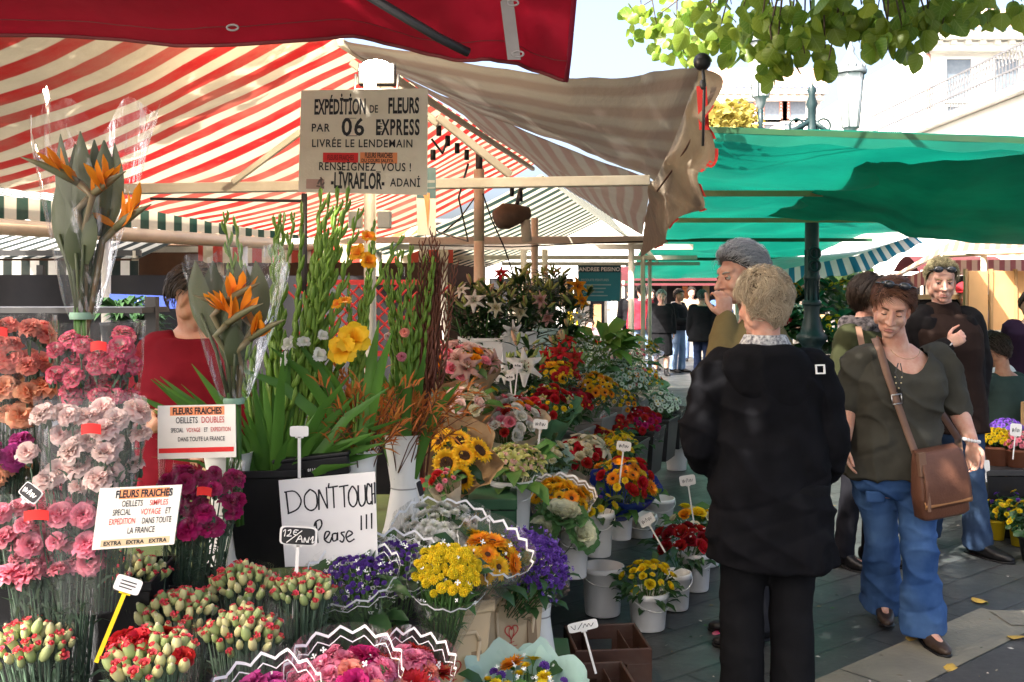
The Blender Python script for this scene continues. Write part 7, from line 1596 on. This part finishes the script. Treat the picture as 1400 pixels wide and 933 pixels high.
mb = MB(); loft(mb, [(wp(1046,472,3.6), V((1,0,0)), V((0,1,0)), .1, .07), (wp(1046,482,3.6), V((1,0,0)), V((0,1,0)), .15, .1), (wp(1050,505,3.57), V((1,0,0)), V((0,1,0)), .165, .075), (wp(1058,535,3.55), V((1,0,0)), V((0,1,0)), .135, .05), (wp(1066,558,3.555), V((1,0,0)), V((0,1,0)), .08, .035), (wp(1070,568,3.56), V((1,0,0)), V((0,1,0)), .03, .02)], 20, 2)
child(t, 'hood', remesh(mb, .009, 5, wrinkle(.007, 9, 8, 8)), m_coat)
mb = MB(); loft(mb, [(wp(1046,458,3.63), V((1,0,0)), V((0,1,0)), .075, .07), (wp(1046,478,3.64), V((1,0,0)), V((0,1,0)), .105, .085)], 24, 2); child(t, 'collar', mb, cloth('white checked collar', (.6,.6,.6), (.08,.08,.1), .8, 90))
b = MB(); c_ = wp(1122,505,3.53); X, Z = V((.018,.004,0)), V((0,.004,.0165))
for s0, s1 in ((1,.72),):
    q = [c_+X*a+Z*d for a, d in ((-1,-1),(1,-1),(1,1),(-1,1))]; r = [c_+X*a*s1+Z*d*s1 for a, d in ((-1,-1),(1,-1),(1,1),(-1,1))]; b.add(q+r, [(i, (i+1) % 4, (i+1) % 4+4, i+4) for i in range(4)])
bd = b.build('badge', m_cardwhite, None, False); bd.parent = t; bd.matrix_parent_inverse = t.matrix_world.inverted(); so_ = bd.modifiers.new('s','SOLIDIFY'); so_.thickness = .006
child(t, 'trousers', trousers(J, [.1,.095,.085,.078,.078,.082], scaleT(T_F,1.1), .015, .009, .006, 5), cloth('black trousers', (.006,.006,.007), (.009,.009,.01)))
for c in 'rl': shoe(J, c, m_black, t)
hb = hairmat('ash blond hair', (.55,.46,.33), (.27,.2,.13))
hair(t, h, hb, lambda d: .016+.016*max(0,d.z), lambda d: d.z+1.0*d.y+.35 if d.z > -.8 else -1, 4200, .055, lambda d: V((d.x*.3, .25, -.8)), 3, .001, .7, .45)
b = MB(); b.tube([h.w(-.078,-.01,.012), h.w(-.082,-.06,.014), h.w(-.06,-.1,.012)], .0028, 6); b.ell(h.w(-.052,-.102,.008), (.022,.006,.02), 12, 8, 0, h.R); b.build('sunglasses', m_black, t)
b = MB(); b.ell(h.w(-.079,.01,-.042), (.006,.006,.009), 10, 8); b.build('earring', M('pearl', (.7,.68,.62), None, .2), t)
fixp(t)
# ---------------------------------------------------------------- woman in grey top and jeans, walking towards the camera
J = dict(pelvis=wp(1222,628,4.52), neck=wp(1228,476,4.54), sr=wp(1175,492,4.52), sl=wp(1288,494,4.55), er=wp(1158,556,4.55), el=wp(1310,562,4.55), wr=wp(1155,603,4.46), wl=wp(1329,604,4.42), hr=wp(1196,648,4.54), hl=wp(1250,648,4.5), kr=wp(1203,735,4.62), kl=wp(1256,742,4.42), ar=V((1.80,4.84,.10)), al=V((1.86,4.5,.085)), tr=V((1.765,4.7,.05)), tl=V((1.875,4.36,.035)))
h = Head(wp(1219,424,4.45), (-.36,-.88,-.36), (.06,-.3,1), 1.0)
TW = scaleT(T_F, 1.04, 1.08)
t = human('woman in a grey laced top and blue jeans walking past with a brown shoulder bag', J, h, sk_fair, TW, .005, 1.04, .94, (1,1), dict(r=((.05,-.15,-1),(.9,-.3,0),.28,1), l=((.02,-.1,-1),(-.8,-.5,0),.5,-1)), neck=.052)
face(t, h, True, hairmat('auburn brow', (.1,.04,.02), (.07,.03,.015)))
m_top = cloth('grey olive jersey', (.045,.043,.035), (.057,.055,.046), .9, 8, bump=.1)
tee = child(t, 'top', shirt(J, TW, .02, .93, (.066,.064,.06), -.14, .007, .02, .03, .02, 2, 8, 10, .955, None, 5, lambda p: p.y < J['neck'].y+.03 and p.z > J['neck'].z-.105+9*(p.x-J['neck'].x-.0)**2), m_top)
mb = MB(); nk = J['neck']
s_, f_ = frame(J)
b = MB(); nc = [nk+V((.088*sin(a), -.075-.055*max(0,cos(a))**2, .0-.115*max(0,cos(a))**1.5)) for a in [-1.4+2.8*i/20 for i in range(21)]]
b2 = MB(); b2.sheet(lambda u, v: nk+V((.082*sin(-1.3+2.6*u)*(1-v*.95), -.125-.022*v-.0*u, -.04-.1*max(0,cos(-1.3+2.6*u))*1.0+.06*v)), 20, 6)
m_jean = cloth('blue denim', (.025,.065,.18), (.075,.15,.31), .85, 4, bump=.2, bscale=400)
child(t, 'jeans', trousers(J, [.104,.094,.078,.07,.08,.1], TW, .002, .007, .015, 9, 7, 11), m_jean)
for z0, sx in ((708,1),):
    b = MB(); c_ = wp(1198,672,4.42); b.sheet(lambda u, v: c_+V((.085*(u-.5), .012-.012*sin(pi*u), -.05*v)), 8, 5); o = b.build('pocket_flap', m_jean, t); o.modifiers.new('s','SOLIDIFY').thickness = .004
m_leather = M('brown leather', (.13,.055,.032), (.09,.035,.02), .5, 7, bump=.2, bscale=90); m_strap2 = M('strap leather', (.2,.11,.07), (.15,.08,.05), .55, 9)
for c in 'rl': shoe(J, c, M('dark brown shoe', (.035,.022,.016), (.05,.03,.02), .4, 12), t, .92)
ha = hairmat('auburn hair', (.2,.085,.045), (.07,.028,.015))
hair(t, h, ha, lambda d: .012+.018*max(0,d.z), lambda d: d.z*1.1+.95*d.y+.14+.3*abs(d.x) if d.z > (-.6 if d.y > -.1 else -.12) else -1, 2600, .055, lambda d: V((.9*(d.y < -.2)-.1, .55, -.75)), 5, .001, .3, .22)
b = MB(); b.tube([h.w(.06*cos(a), -.03+.045*sin(a)-.0, .15-.012*abs(cos(a))) for a in [pi+pi*i/10 for i in range(11)]], .003, 6)
for x in (-1,1): b.ell(h.w(x*.033,-.07,.145), (.026,.014,.018), 12, 8, 0, h.R); b.tube([h.w(x*.062,-.055,.142), h.w(x*.083,.0,.12), h.w(x*.084,.05,.08)], .003, 6)
b.build('sunglasses', M('dark sunglass lens', (.012,.014,.016), (.02,.022,.03), .08, spec=.7), t)
# lacing, necklace, watch bracelet
b = MB(); y_ = 4.335
for p in ([wp(1228,497,y_+.02), wp(1224,510,y_), wp(1230,522,y_), wp(1226,536,y_)], [wp(1231,497,y_+.02), wp(1234,512,y_), wp(1229,525,y_), wp(1233,540,y_)]): b.tube(p, .0025, 6)
b.build('lacing', m_dark, t)
b = MB()
for x, y in ((1224,516),(1233,516),(1225,524),(1232,524),(1229,531)): b.ell(wp(x,y,y_-.004), (.004,.003,.004), 8, 6)
b.build('eyelets', M('brass', (.6,.5,.3), None, .3, metal=1), t)
b = MB(); b.tube([nk+V((.068*sin(a), -.06-.045*cos(a)-.012, .012-.055*max(0,cos(a)))) for a in [-1.3+2.6*i/16 for i in range(17)]], .0012, 5); b.build('necklace', M('gold', (.75,.5,.2), None, .25, metal=1), t)
b = MB(); w0 = J['wl'].lerp(J['el'], .04)
for k in range(16): a = k*pi/8; b.ell(w0+V((.032*cos(a), .03*sin(a), -.006*cos(a))), (.0075,.0075,.0085), 8, 6)
b.build('bracelet', M('silver beads', (.75,.75,.76), None, .2), t)
fixp(t)
# her shoulder bag hangs at the hip: a thing of its own
bg = thing('shoulder_bag', 'brown leather messenger bag hanging at the hip of the woman in jeans', 'bag', wp(1283,660,4.26), 0, R=Matrix.Rotation(-.12,3,'Y') @ Matrix.Rotation(.25,3,'Z'))
b = MB(); loft(b, [(V((0,0,-.145)), V((1,0,0)), V((0,1,0)), .1, .03), (V((0,0,-.13)), V((1,0,0)), V((0,1,0)), .118, .045), (V((0,0,-.03)), V((1,0,0)), V((0,1,0)), .12, .05), (V((0,0,.1)), V((1,0,0)), V((0,1,0)), .105, .04), (V((0,0,.14)), V((1,0,0)), V((0,1,0)), .1, .03)], 28, 5); b.build('bag_body', m_leather, bg)
b = MB(); b.sheet(lambda u, v: V((.205*(u-.5)*(1+.12*v), (-.035-.024*sin(pi*min(1,v*.8)))-.001*0, .148-.235*v-.006*cos(pi*(u-.5))*v)) if v > .0 else V((.205*(u-.5), .01, .15)), 14, 12); fo = b.build('flap', m_leather, bg); fo.modifiers.new('s','SOLIDIFY').thickness = .005
b = MB(); b.sheet(lambda u, v: V((.232*(u-.5), -.048-.004*sin(pi*v), -.058-.03*v)), 10, 3); o = b.build('trim', M('tan leather', (.33,.16,.07), (.26,.12,.05), .5, 10), bg); o.modifiers.new('s','SOLIDIFY').thickness = .006
Tb = bg.matrix_world.inverted(); sp_ = [wp(1199,472,4.5), wp(1196,463,4.54), wp(1203,478,4.44), wp(1212,510,4.365), wp(1226,550,4.33), wp(1240,590,4.32), wp(1252,622,4.3)]
b = MB(); pts = [Tb @ pl(sp_[1:], i/20) for i in range(21)]; b.blade(pts, .0165, 0, V((1,0,.35)), -.05); o = b.build('strap', m_strap2, bg); o.modifiers.new('s','SOLIDIFY').thickness = .004
b = MB(); pts2 = [Tb @ pl([wp(1196,463,4.54), wp(1230,480,4.68), wp(1270,540,4.72), wp(1310,600,4.55), wp(1312,620,4.32)], i/20) for i in range(21)]; b.blade(pts2, .0165, 0, V((1,0,.35)), .05); o = b.build('strap', m_strap2, bg); o.modifiers.new('s','SOLIDIFY').thickness = .004
b = MB(); q = Tb @ wp(1226,546,4.318)
for a, d in (((-.024,0,.02),(.024,0,.02)), ((.024,0,.02),(.024,0,-.02)), ((.024,0,-.02),(-.024,0,-.02)), ((-.024,0,-.02),(-.024,0,.02))): b.tube([q+V(a), q+V(d)], .003, 6)
b.build('buckle', M('steel buckle', (.5,.48,.45), None, .3, metal=1), bg)
b = MB(); q = V((-.1,-.03,-.02)); b.box(q+V((0,-.012,.12)), (.035,.02,.1)); b.tube([q+V((0,-.02,.06)), q+V((.005,-.03,-.0)), q+V((.0,-.025,-.08))], .009, 8, 0, True, .4); bevel(b.build('side_strap', m_strap2, bg, False), .003)
# ---------------------------------------------------------------- grey-haired man in a khaki jacket, in profile
J = dict(pelvis=wp(1035,640,4.55), neck=wp(1034,436,4.55), sr=wp(1030,462,4.36), sl=wp(1036,462,4.74), er=wp(985,505,4.3), el=wp(995,545,4.85), wr=wp(992,436,4.36), wl=wp(985,590,4.6), hr=wp(1033,665,4.47), hl=wp(1035,665,4.64), kr=wp(1030,790,4.47), kl=wp(1036,790,4.64), ar=V((1.1,4.47,.09)), al=V((1.12,4.64,.09)), tr=V((.97,4.45,.035)), tl=V((.99,4.64,.035)))
h = Head(wp(1012,382,4.5), (-.92,-.34,-.12), (-.08,0,1), 1.08)
t = human('tall grey haired man in a khaki jacket holding a hand to his mouth', J, h, sk_ruddy, T_M, .0055, 1.05, 1.0, (1,1), dict(r=((-.1,-.05,1),(-.3,.9,.1),.8,1), l=((-.5,-.2,-.8),(0,-1,0),.5,-1)), neck=.058)
face(t, h, False, hairmat('grey brow', (.3,.29,.27), (.2,.19,.18)))
child(t, 'jacket', shirt(J, scaleT(T_M,1.06), .04, 1.95, (.085,.08,.074,.066,.05), -.35, .009, .008, .05, .05, 7, 7, 10, .99), cloth('khaki cotton', (.17,.135,.065), (.13,.1,.048), .9, 5))
child(t, 'trousers', trousers(J, [.1,.092,.08,.07,.068,.072], T_M, .015, .01, .005, 3), cloth('dark trousers', (.03,.03,.035)))
for c in 'rl': shoe(J, c, m_black, t)
hair(t, h, hairmat('grey hair', (.55,.57,.6), (.2,.21,.23)), lambda d: .02+.014*max(0,d.z), lambda d: HS['man'](d)+.05, 2600, .075, lambda d: V((d.x*.3, 1.0, -.25)), 8, .0009, .5, .5)
fixp(t)
# ---------------------------------------------------------------- dark-haired woman in an olive jacket, behind
J, L = std(wp(1176,400,5.75).x, 5.75, 1.64, V((.75,-.66,0)), .05)
h = Head(wp(1193,410,5.7), (.8,-.55,-.15), (0,0,1), .98)
t = human('dark haired woman in an olive jacket half hidden behind the woman in jeans', J, h, sk_fair, T_F, .008, 1, 1, (1,1), dict(r=((0,-.2,-1),(1,0,0),.4,1), l=((0,-.2,-1),(-1,0,0),.4,-1)))
face(t, h, False, hairmat('black brow', (.02,.015,.012), (.03,.02,.015)))
child(t, 'jacket', shirt(J, T_F, .035, 2, (.075,.07,.066,.06,.052), -.35, .01, .008, .05, .05, 5, 7, 10, 1.0), cloth('olive jacket', (.02,.022,.01), (.028,.03,.014)))
child(t, 'trousers', trousers(J, [.09,.08,.07,.06,.058,.06], T_F, .012, .01, .005, 5), cloth('black jeans', (.014,.014,.018)))
for c in 'rl': shoe(J, c, m_black, t)
hair(t, h, hairmat('black brown hair', (.022,.013,.009), (.05,.03,.018)), lambda d: .02+.01*max(0,d.z), HS['long'], 1600, .17, lambda d: V((d.x*.1, .3, -1.2)), 4, .0011, .2, .15)
mb = MB(); loft(mb, [(J['neck']+V((0,0,z)), V((1,0,0)), V((0,1,0)), r, r*.9) for z, r in ((-.03,.11), (.0,.125), (.035,.115), (.06,.09))], 20, 2); child(t, 'scarf', remesh(mb, .009, 3, wrinkle(.012, 16, 26, 2)), cloth('black and white scarf', (.012,.012,.014), (.16,.14,.14), .9, 40))
b = MB(); b.blade([J['sr']+V((.02,-.11,.07)), J['sr']+V((.03,-.15,-.05)), J['sr']+V((.06,-.17,-.25)), J['sr']+V((.12,-.17,-.45))], .017, 0, V((1,0,0)), .05); b.build('bag_strap', m_strap2, t)
b = MB(); b.tube([h.w(-.06,-.06,.12), h.w(0,-.085,.135), h.w(.06,-.06,.12)], .003, 6)
for x in (-1,1): b.ell(h.w(x*.033,-.078,.125), (.026,.012,.016), 10, 8, 0, h.R)
b.build('sunglasses', m_black, t); fixp(t)
# ---------------------------------------------------------------- tall fair man in a brown jacket
y5 = 6.0
J = dict(pelvis=wp(1302,562,y5), neck=wp(1289,424,y5), sr=wp(1254,437,y5), sl=wp(1326,439,y5+.02), er=wp(1262,492,y5-.02), el=wp(1340,500,y5+.03), wr=wp(1296,472,y5-.22), wl=wp(1336,556,y5-.05), hr=wp(1285,575,y5), hl=wp(1320,575,y5), kr=wp(1284,660,y5+.1), kl=wp(1329,655,y5-.08), ar=V((2.6,6.25,.10)), al=V((2.8,5.98,.085)), tr=V((2.56,6.13,.05)), tl=V((2.87,5.85,.035)))
h = Head(wp(1287,388,y5-.05), (-.22,-.95,-.12), (0,-.05,1), 1.02)
t = human('tall man with fair hair and brown jacket holding a fist to his chest', J, h, sk_ruddy, T_M, .006, 1, 1, (1,1), dict(r=((.75,-.35,.55),(.3,.9,0),1.0,1), l=((.0,-.1,-1),(-1,-.2,0),.5,-1)), neck=.056)
face(t, h, False, hairmat('fair brow', (.3,.2,.1), (.25,.16,.08)), browdrop=.002)
m_bj = cloth('dark brown jacket', (.016,.0095,.008), (.024,.014,.011), .75, 6); m_bk = cloth('black jacket', (.007,.006,.007), (.011,.01,.01), .7, 6)
child(t, 'hoodie', shirt(J, T_M, .022, 1.2, (.07,.066,.06,.055,.05), -.2, .009, .006, .03, .03, 5, 8, 11, 1.0), m_bj)
mb = MB()
for c in 'rl': limb(mb, [J['s'+c]+(J['neck']-J['s'+c])*.3, J['s'+c], J['s'+c].lerp(J['e'+c],.5), J['e'+c], J['e'+c].lerp(J['w'+c],.5), J['e'+c].lerp(J['w'+c],.93)], [.078,.082,.077,.07,.062,.05], 16, 4)
s_, f_ = frame(J)
for sg in (-1,1): loft(mb, [(J['pelvis'].lerp(J['neck'], tt)+s_*sg*.115+f_*(-.02), s_, f_, .09+a, .13) for tt, a in ((-.16,0), (.2,.005), (.6,.01), (.85,-.01), (.93,-.04))], 18, 2.3)
child(t, 'jacket', remesh(mb, .009, 5, wrinkle(.006, 8, 10, 9)), m_bk)
mb = MB(); loft(mb, [(J['neck']+V((0,.01,z)), V((1,0,0)), V((0,1,0)), r, r*.85) for z, r in ((-.05,.125), (.0,.11), (.035,.095), (.05,.082))], 20, 2); child(t, 'hood', remesh(mb, .01, 4, wrinkle(.008, 12, 14, 4)), m_bj)
child(t, 'jeans', trousers(J, [.098,.09,.078,.07,.074,.086], T_M, .015, .009, .007, 12), cloth('dark denim', (.022,.04,.085), (.045,.075,.13), .85, 4, bump=.2))
for c in 'rl': shoe(J, c, m_black, t, 1.15)
hair(t, h, hairmat('fair hair', (.42,.38,.22), (.2,.16,.08)), lambda d: .01+.018*max(0,d.z), lambda d: HS['man'](d)-.06, 1800, .04, lambda d: V((d.x*.6, .2+.6*max(0,d.z), -.2+.4*d.z)), 9, .0009, .7, .9)
b = MB(); b.tube([h.w(-.065,-.07,.088), h.w(0,-.1,.1), h.w(.065,-.07,.088)], .004, 6)
for x in (-1,1): b.ell(h.w(x*.034,-.092,.092), (.028,.014,.02), 12, 8, 0, h.R); b.tube([h.w(x*.064,-.07,.09), h.w(x*.086,.0,.06), h.w(x*.084,.05,.03)], .003, 6)
b.build('sunglasses', M('dark sunglass lens', (.012,.014,.016)), t)
b = MB(); b.tube([J['wr']+V((.028*cos(a)*.9, .026*sin(a), .018*cos(a))) for a in [i*pi/8 for i in range(17)]], .006, 6, cap=False); b.build('watch', M('steel buckle', (.5,.48,.45)), t); fixp(t)
# ---------------------------------------------------------------- two people at the table
def seated(label, B, f, shirtmat, skin, hairm, hm, k=1.0, sleeve=.8, chair='dark cafe chair'):
    f = V(f).normalized(); s = V((0,0,1)).cross(f); B = V(B); L = lambda a, b, c: B+s*a*k+f*b*k+V((0,0,c*k)); J = dict(pelvis=L(0,0,.52), neck=L(0,.1,.97))
    for c, g_ in (('r',-1), ('l',1)): J.update({'s'+c: L(g_*.17,.09,.9), 'e'+c: L(g_*.22,.2,.68+.05), 'w'+c: L(g_*.08,.38,.8), 'h'+c: L(g_*.09,0,.48), 'k'+c: L(g_*.12,.4,.48), 'a'+c: L(g_*.12,.38,.09), 't'+c: L(g_*.13,.52,.035)})
    h = Head(L(0,.15,1.13), f+V((0,0,-.45)), f*.4+V((0,0,1)), .98*k); t = human(label, J, h, skin, scaleT(T_M,.92), .009, .9, .95, (1,1), dict(r=(s*.5+f,V((0,0,-1)),.4,1), l=(-s*.5+f,V((0,0,-1)),.4,-1)))
    face(t, h, True, hairm); child(t, 'shirt', shirt(J, scaleT(T_M,.92), .02, sleeve, (.066,.062,.058,.05,.045), -.2, .01, .006), shirtmat); child(t, 'trousers', trousers(J, [.09,.085,.075,.068,.064,.066], scaleT(T_M,.9), .012, .011), cloth('dark denim', (.022,.04,.085)))
    for c in 'rl': shoe(J, c, m_black, t)
    hair(t, h, hairm, lambda d: .02, hm, 420, .06, DN, 3, .002, .3, .3); fixp(t)
    ch = thing('cafe_chair', chair, 'chair', (B.x, B.y, 0), math.atan2(f.x, -f.y), 'cafe chairs at the wooden table'); b = MB(); b.box((0,0,.415), (.4,.4,.03)); bevel(b.build('seat', m_wood, ch, False))
    b = MB(); b.box((0,.2,.68), (.38,.025,.22)); bevel(b.build('backrest', m_wood, ch, False))
    for x in (-1,1):
        for y in (-1,1): b = MB(); b.tube([(x*.18,y*.18,0), (x*.17,y*.17,.4)], .014, 8); b.build('leg', m_dark, ch)
        b = MB(); b.tube([(x*.17,.19,.4), (x*.17,.21,.78)], .013, 8); b.build('back_post', m_dark, ch)
    return t
hk = hairmat('near black hair', (.016,.012,.01), (.03,.022,.018)); hbr = hairmat('dark brown hair', (.05,.03,.018), (.025,.015,.01))
seated('dark haired boy in a white shirt bent over the wooden table', (wp(1352,400,8.72).x, 8.82, 0), (.05,-1,0), cloth('white cotton', (.7,.7,.68)), sk_tan, hk, HS['man'], .98, .8, 'wooden chair of the boy in white')
seated('person in a dark grey green sweater sitting with turned back at the table', (wp(1392,400,7.4).x, 7.45, 0), (-.45,.9,0), cloth('grey green sweater', (.035,.055,.05)), sk_tan, hbr, HS['long'], 1.0, 1.95, 'wooden chair of the person in grey green')
# ---------------------------------------------------------------- the vendor
J = dict(pelvis=wp(262,720,3.95), neck=wp(268,452,3.95), sr=wp(214,485,3.93), sl=wp(312,490,3.95), er=wp(196,560,3.9), el=wp(330,570,3.9), wr=wp(206,568,3.74), wl=wp(300,600,3.74), hr=wp(240,745,3.95), hl=wp(285,745,3.95), kr=V((-1.3,3.95,.45)), kl=V((-1.16,3.95,.45)), ar=V((-1.3,3.97,.09)), al=V((-1.15,3.97,.09)), tr=V((-1.3,3.85,.035)), tl=V((-1.14,3.85,.035)))
J['er'] = wp(192,550,3.95)
h = Head(wp(266,410,3.92), (.95,-.2,-.35), (0,0,1), 1.02)
t = human('stall keeper in a dark red sweater standing behind the wrapped flowers', J, h, sk_tan, T_M, .007, 1, 1, (1,1), dict(r=((.15,-.7,-.1),(.6,.3,-.6),1.0,1), l=((-.5,-.6,-.3),(0,0,-1),.5,-1)))
face(t, h, False, hk); child(t, 'sweater', shirt(J, scaleT(T_M,1.08), .03, 1.9, (.082,.078,.07,.062,.052), -.15, .009, .008, .02, .02, 4, 7, 10, .985), cloth('shade-darkened red jersey', (.13,.006,.012), (.09,.004,.008)))  # red lowered to stand in for the shade inside the stall
child(t, 'trousers', trousers(J, [.1,.09,.08,.07,.07,.074], T_M, .015, .011), cloth('dark trousers', (.03,.03,.035)))
for c in 'rl': shoe(J, c, m_black, t)
hair(t, h, hbr, lambda d: .018, HS['man'], 500, .05, DN, 2, .0018, .3, .3); fixp(t)
# ---------------------------------------------------------------- people farther down the lane
m_dkcoat = cloth('black suit', (.012,.012,.014)); m_jn = cloth('pale denim', (.12,.18,.3), (.2,.27,.4)); m_redsw = cloth('red sweater', (.42,.03,.05)); hg = hairmat('white hair', (.55,.55,.52), (.35,.35,.33))
def walker(label, px, Y, H, f, top, low, hm, hmat, coat=False, skirt=False, stride=.12, sk=sk_fair, arms=((.05,-.02),(.05,-.02)), hemk=-.2, cap=None, group=None):
    x = wp(px,400,Y).x; J, L = std(x, Y, H, f, stride, arms); h = Head(L(0,.03,1.585), V(f)+V((0,0,-.12)), (0,0,1), 1.0)
    t = human(label, J, h, sk, T_M if not skirt else T_F, .013, 1, 1, (1,1), dict(r=(L(0,.15,-1)-L(0,0,0),L(1,0,0)-L(0,0,0),.5,1), l=(L(0,.15,-1)-L(0,0,0),L(-1,0,0)-L(0,0,0),.5,-1)))
    if V(f).y < -.2: face(t, h, False, hmat)
    child(t, 'coat' if coat else 'sweater', shirt(J, T_M, .03, 1.95, (.078,.074,.068,.06,.052), hemk, .014, .008, .08 if coat else .02, .06 if coat else .02), top)
    if skirt:
        mb = MB(); s_, f_ = frame(J); c0 = J['pelvis']; loft(mb, [(V((c0.x, c0.y, z)), s_, f_, a, b_) for z, a, b_ in ((1.0,.16,.12), (.85,.2,.16), (.6,.21,.17), (.42,.22,.18), (.38,.22,.18))], 20, 2.2); child(t, 'skirt', remesh(mb, .014, 3, wrinkle(.008, 9, 3)), low)
    else: child(t, 'trousers', trousers(J, [.095,.088,.078,.07,.07,.076], T_M, .014, .014, .006), low)
    for c in 'rl': shoe(J, c, m_black, t)
    if cap: mb = MB(); mb.ell(h.w(0,.0,.075), (.088,.1,.075), 16, 10, 0, h.R); mb.ell(h.w(0,-.11,.05), (.06,.06,.008), 12, 6, 0, h.R); child(t, 'cap', mb, cap)
    else: hair(t, h, hmat, lambda d: .022, hm, 260, .05, DN, 3, .003, .4, .3)
    fixp(t); return t, J
walker('elderly woman in a black suit and skirt walking down the lane', 904, 19.0, 1.6, (0,-1,0), m_dkcoat, m_dkcoat, HS['short'], hg, True, True, .1)
walker('man in a bright red sweater and pale jeans seen from behind', 877, 19.6, 1.7, (-.2,1,0), m_redsw, m_jn, HS['man'], hbr)
walker('dark haired person peering behind the red sweater', 889, 20.4, 1.62, (.2,-1,0), m_bk, m_jn, HS['long'], hk)
t, Jp = walker('man in a black jacket reading a white paper near the sunlit strip', 927, 19.7, 1.62, (.75,-.6,0), m_dkcoat, m_jn, HS['man'], hbr, True, False, .05, sk_tan, ((.0,.1),(.0,.1)), -.15)
b = MB(); c_ = (Jp['wr']+Jp['wl'])/2+V((.1,-.12,.1)); b.sheet(lambda u, v: c_+V((.26*(u-.5), .03*sin(pi*u)-.05*v, .32*(v-.5))), 6, 6); o = b.build('newspaper', m_cardwhite, None); tag(o, 'white newspaper held open by the man in the black jacket', 'newspaper'); o.modifiers.new('s','SOLIDIFY').thickness = .004
walker('grey haired man in a long black coat standing with his back turned', 960, 18.0, 1.6, (.25,1,0), m_dkcoat, cloth('navy trousers', (.02,.03,.07)), HS['man'], hairmat('grey hair dark', (.2,.2,.2), (.1,.1,.1)), True, False, .03, sk_fair, ((.05,-.02),(.05,-.02)), -.45)
walker('person in a red cap standing behind the plywood panels', 1319, 10.9, 1.66, (-.6,-.8,0), cloth('navy top', (.02,.03,.06)), m_dkcoat, HS['man'], hbr, cap=cloth('red cap', (.45,.03,.04)))
walker('person in a dark purple top cut by the right edge', 1408, 9.3, 1.55, (-.3,-1,0), cloth('dark purple top', (.03,.015,.035)), m_dkcoat, HS['short'], hbr)
for k, (px, Y, H, f, tp, lo, hs_, hmm, lab) in enumerate(((806, 20.5, .95, (.3,-1,0), cloth('pale pink top', (.7,.5,.5)), m_jn, 'long', hbr, 'small child in a pale pink top beyond the far flower heaps'), (862, 21.5, 1.7, (0,1,0), m_dkcoat, m_dkcoat, 'man', hk, 'dark figure left of the red sweater'), (945, 22.8, 1.68, (.1,-1,0), cloth('tan top', (.4,.28,.18)), m_jn, 'short', hbr, 'shopper in a tan top between the paper and the long coat'), (985, 22.5, 1.65, (-.2,-1,0), cloth('blue top', (.06,.1,.2)), m_dkcoat, 'man', hk, 'shopper in a blue top behind the long black coat'), (1070, 17, 1.65, (-.3,-1,0), cloth('peach top', (.6,.35,.25)), m_jn, 'short', hbr, 'shopper in a peach top left of the lamp column'))):
    walker(lab, px, Y, H, f, tp, lo, HS[hs_], hmm)
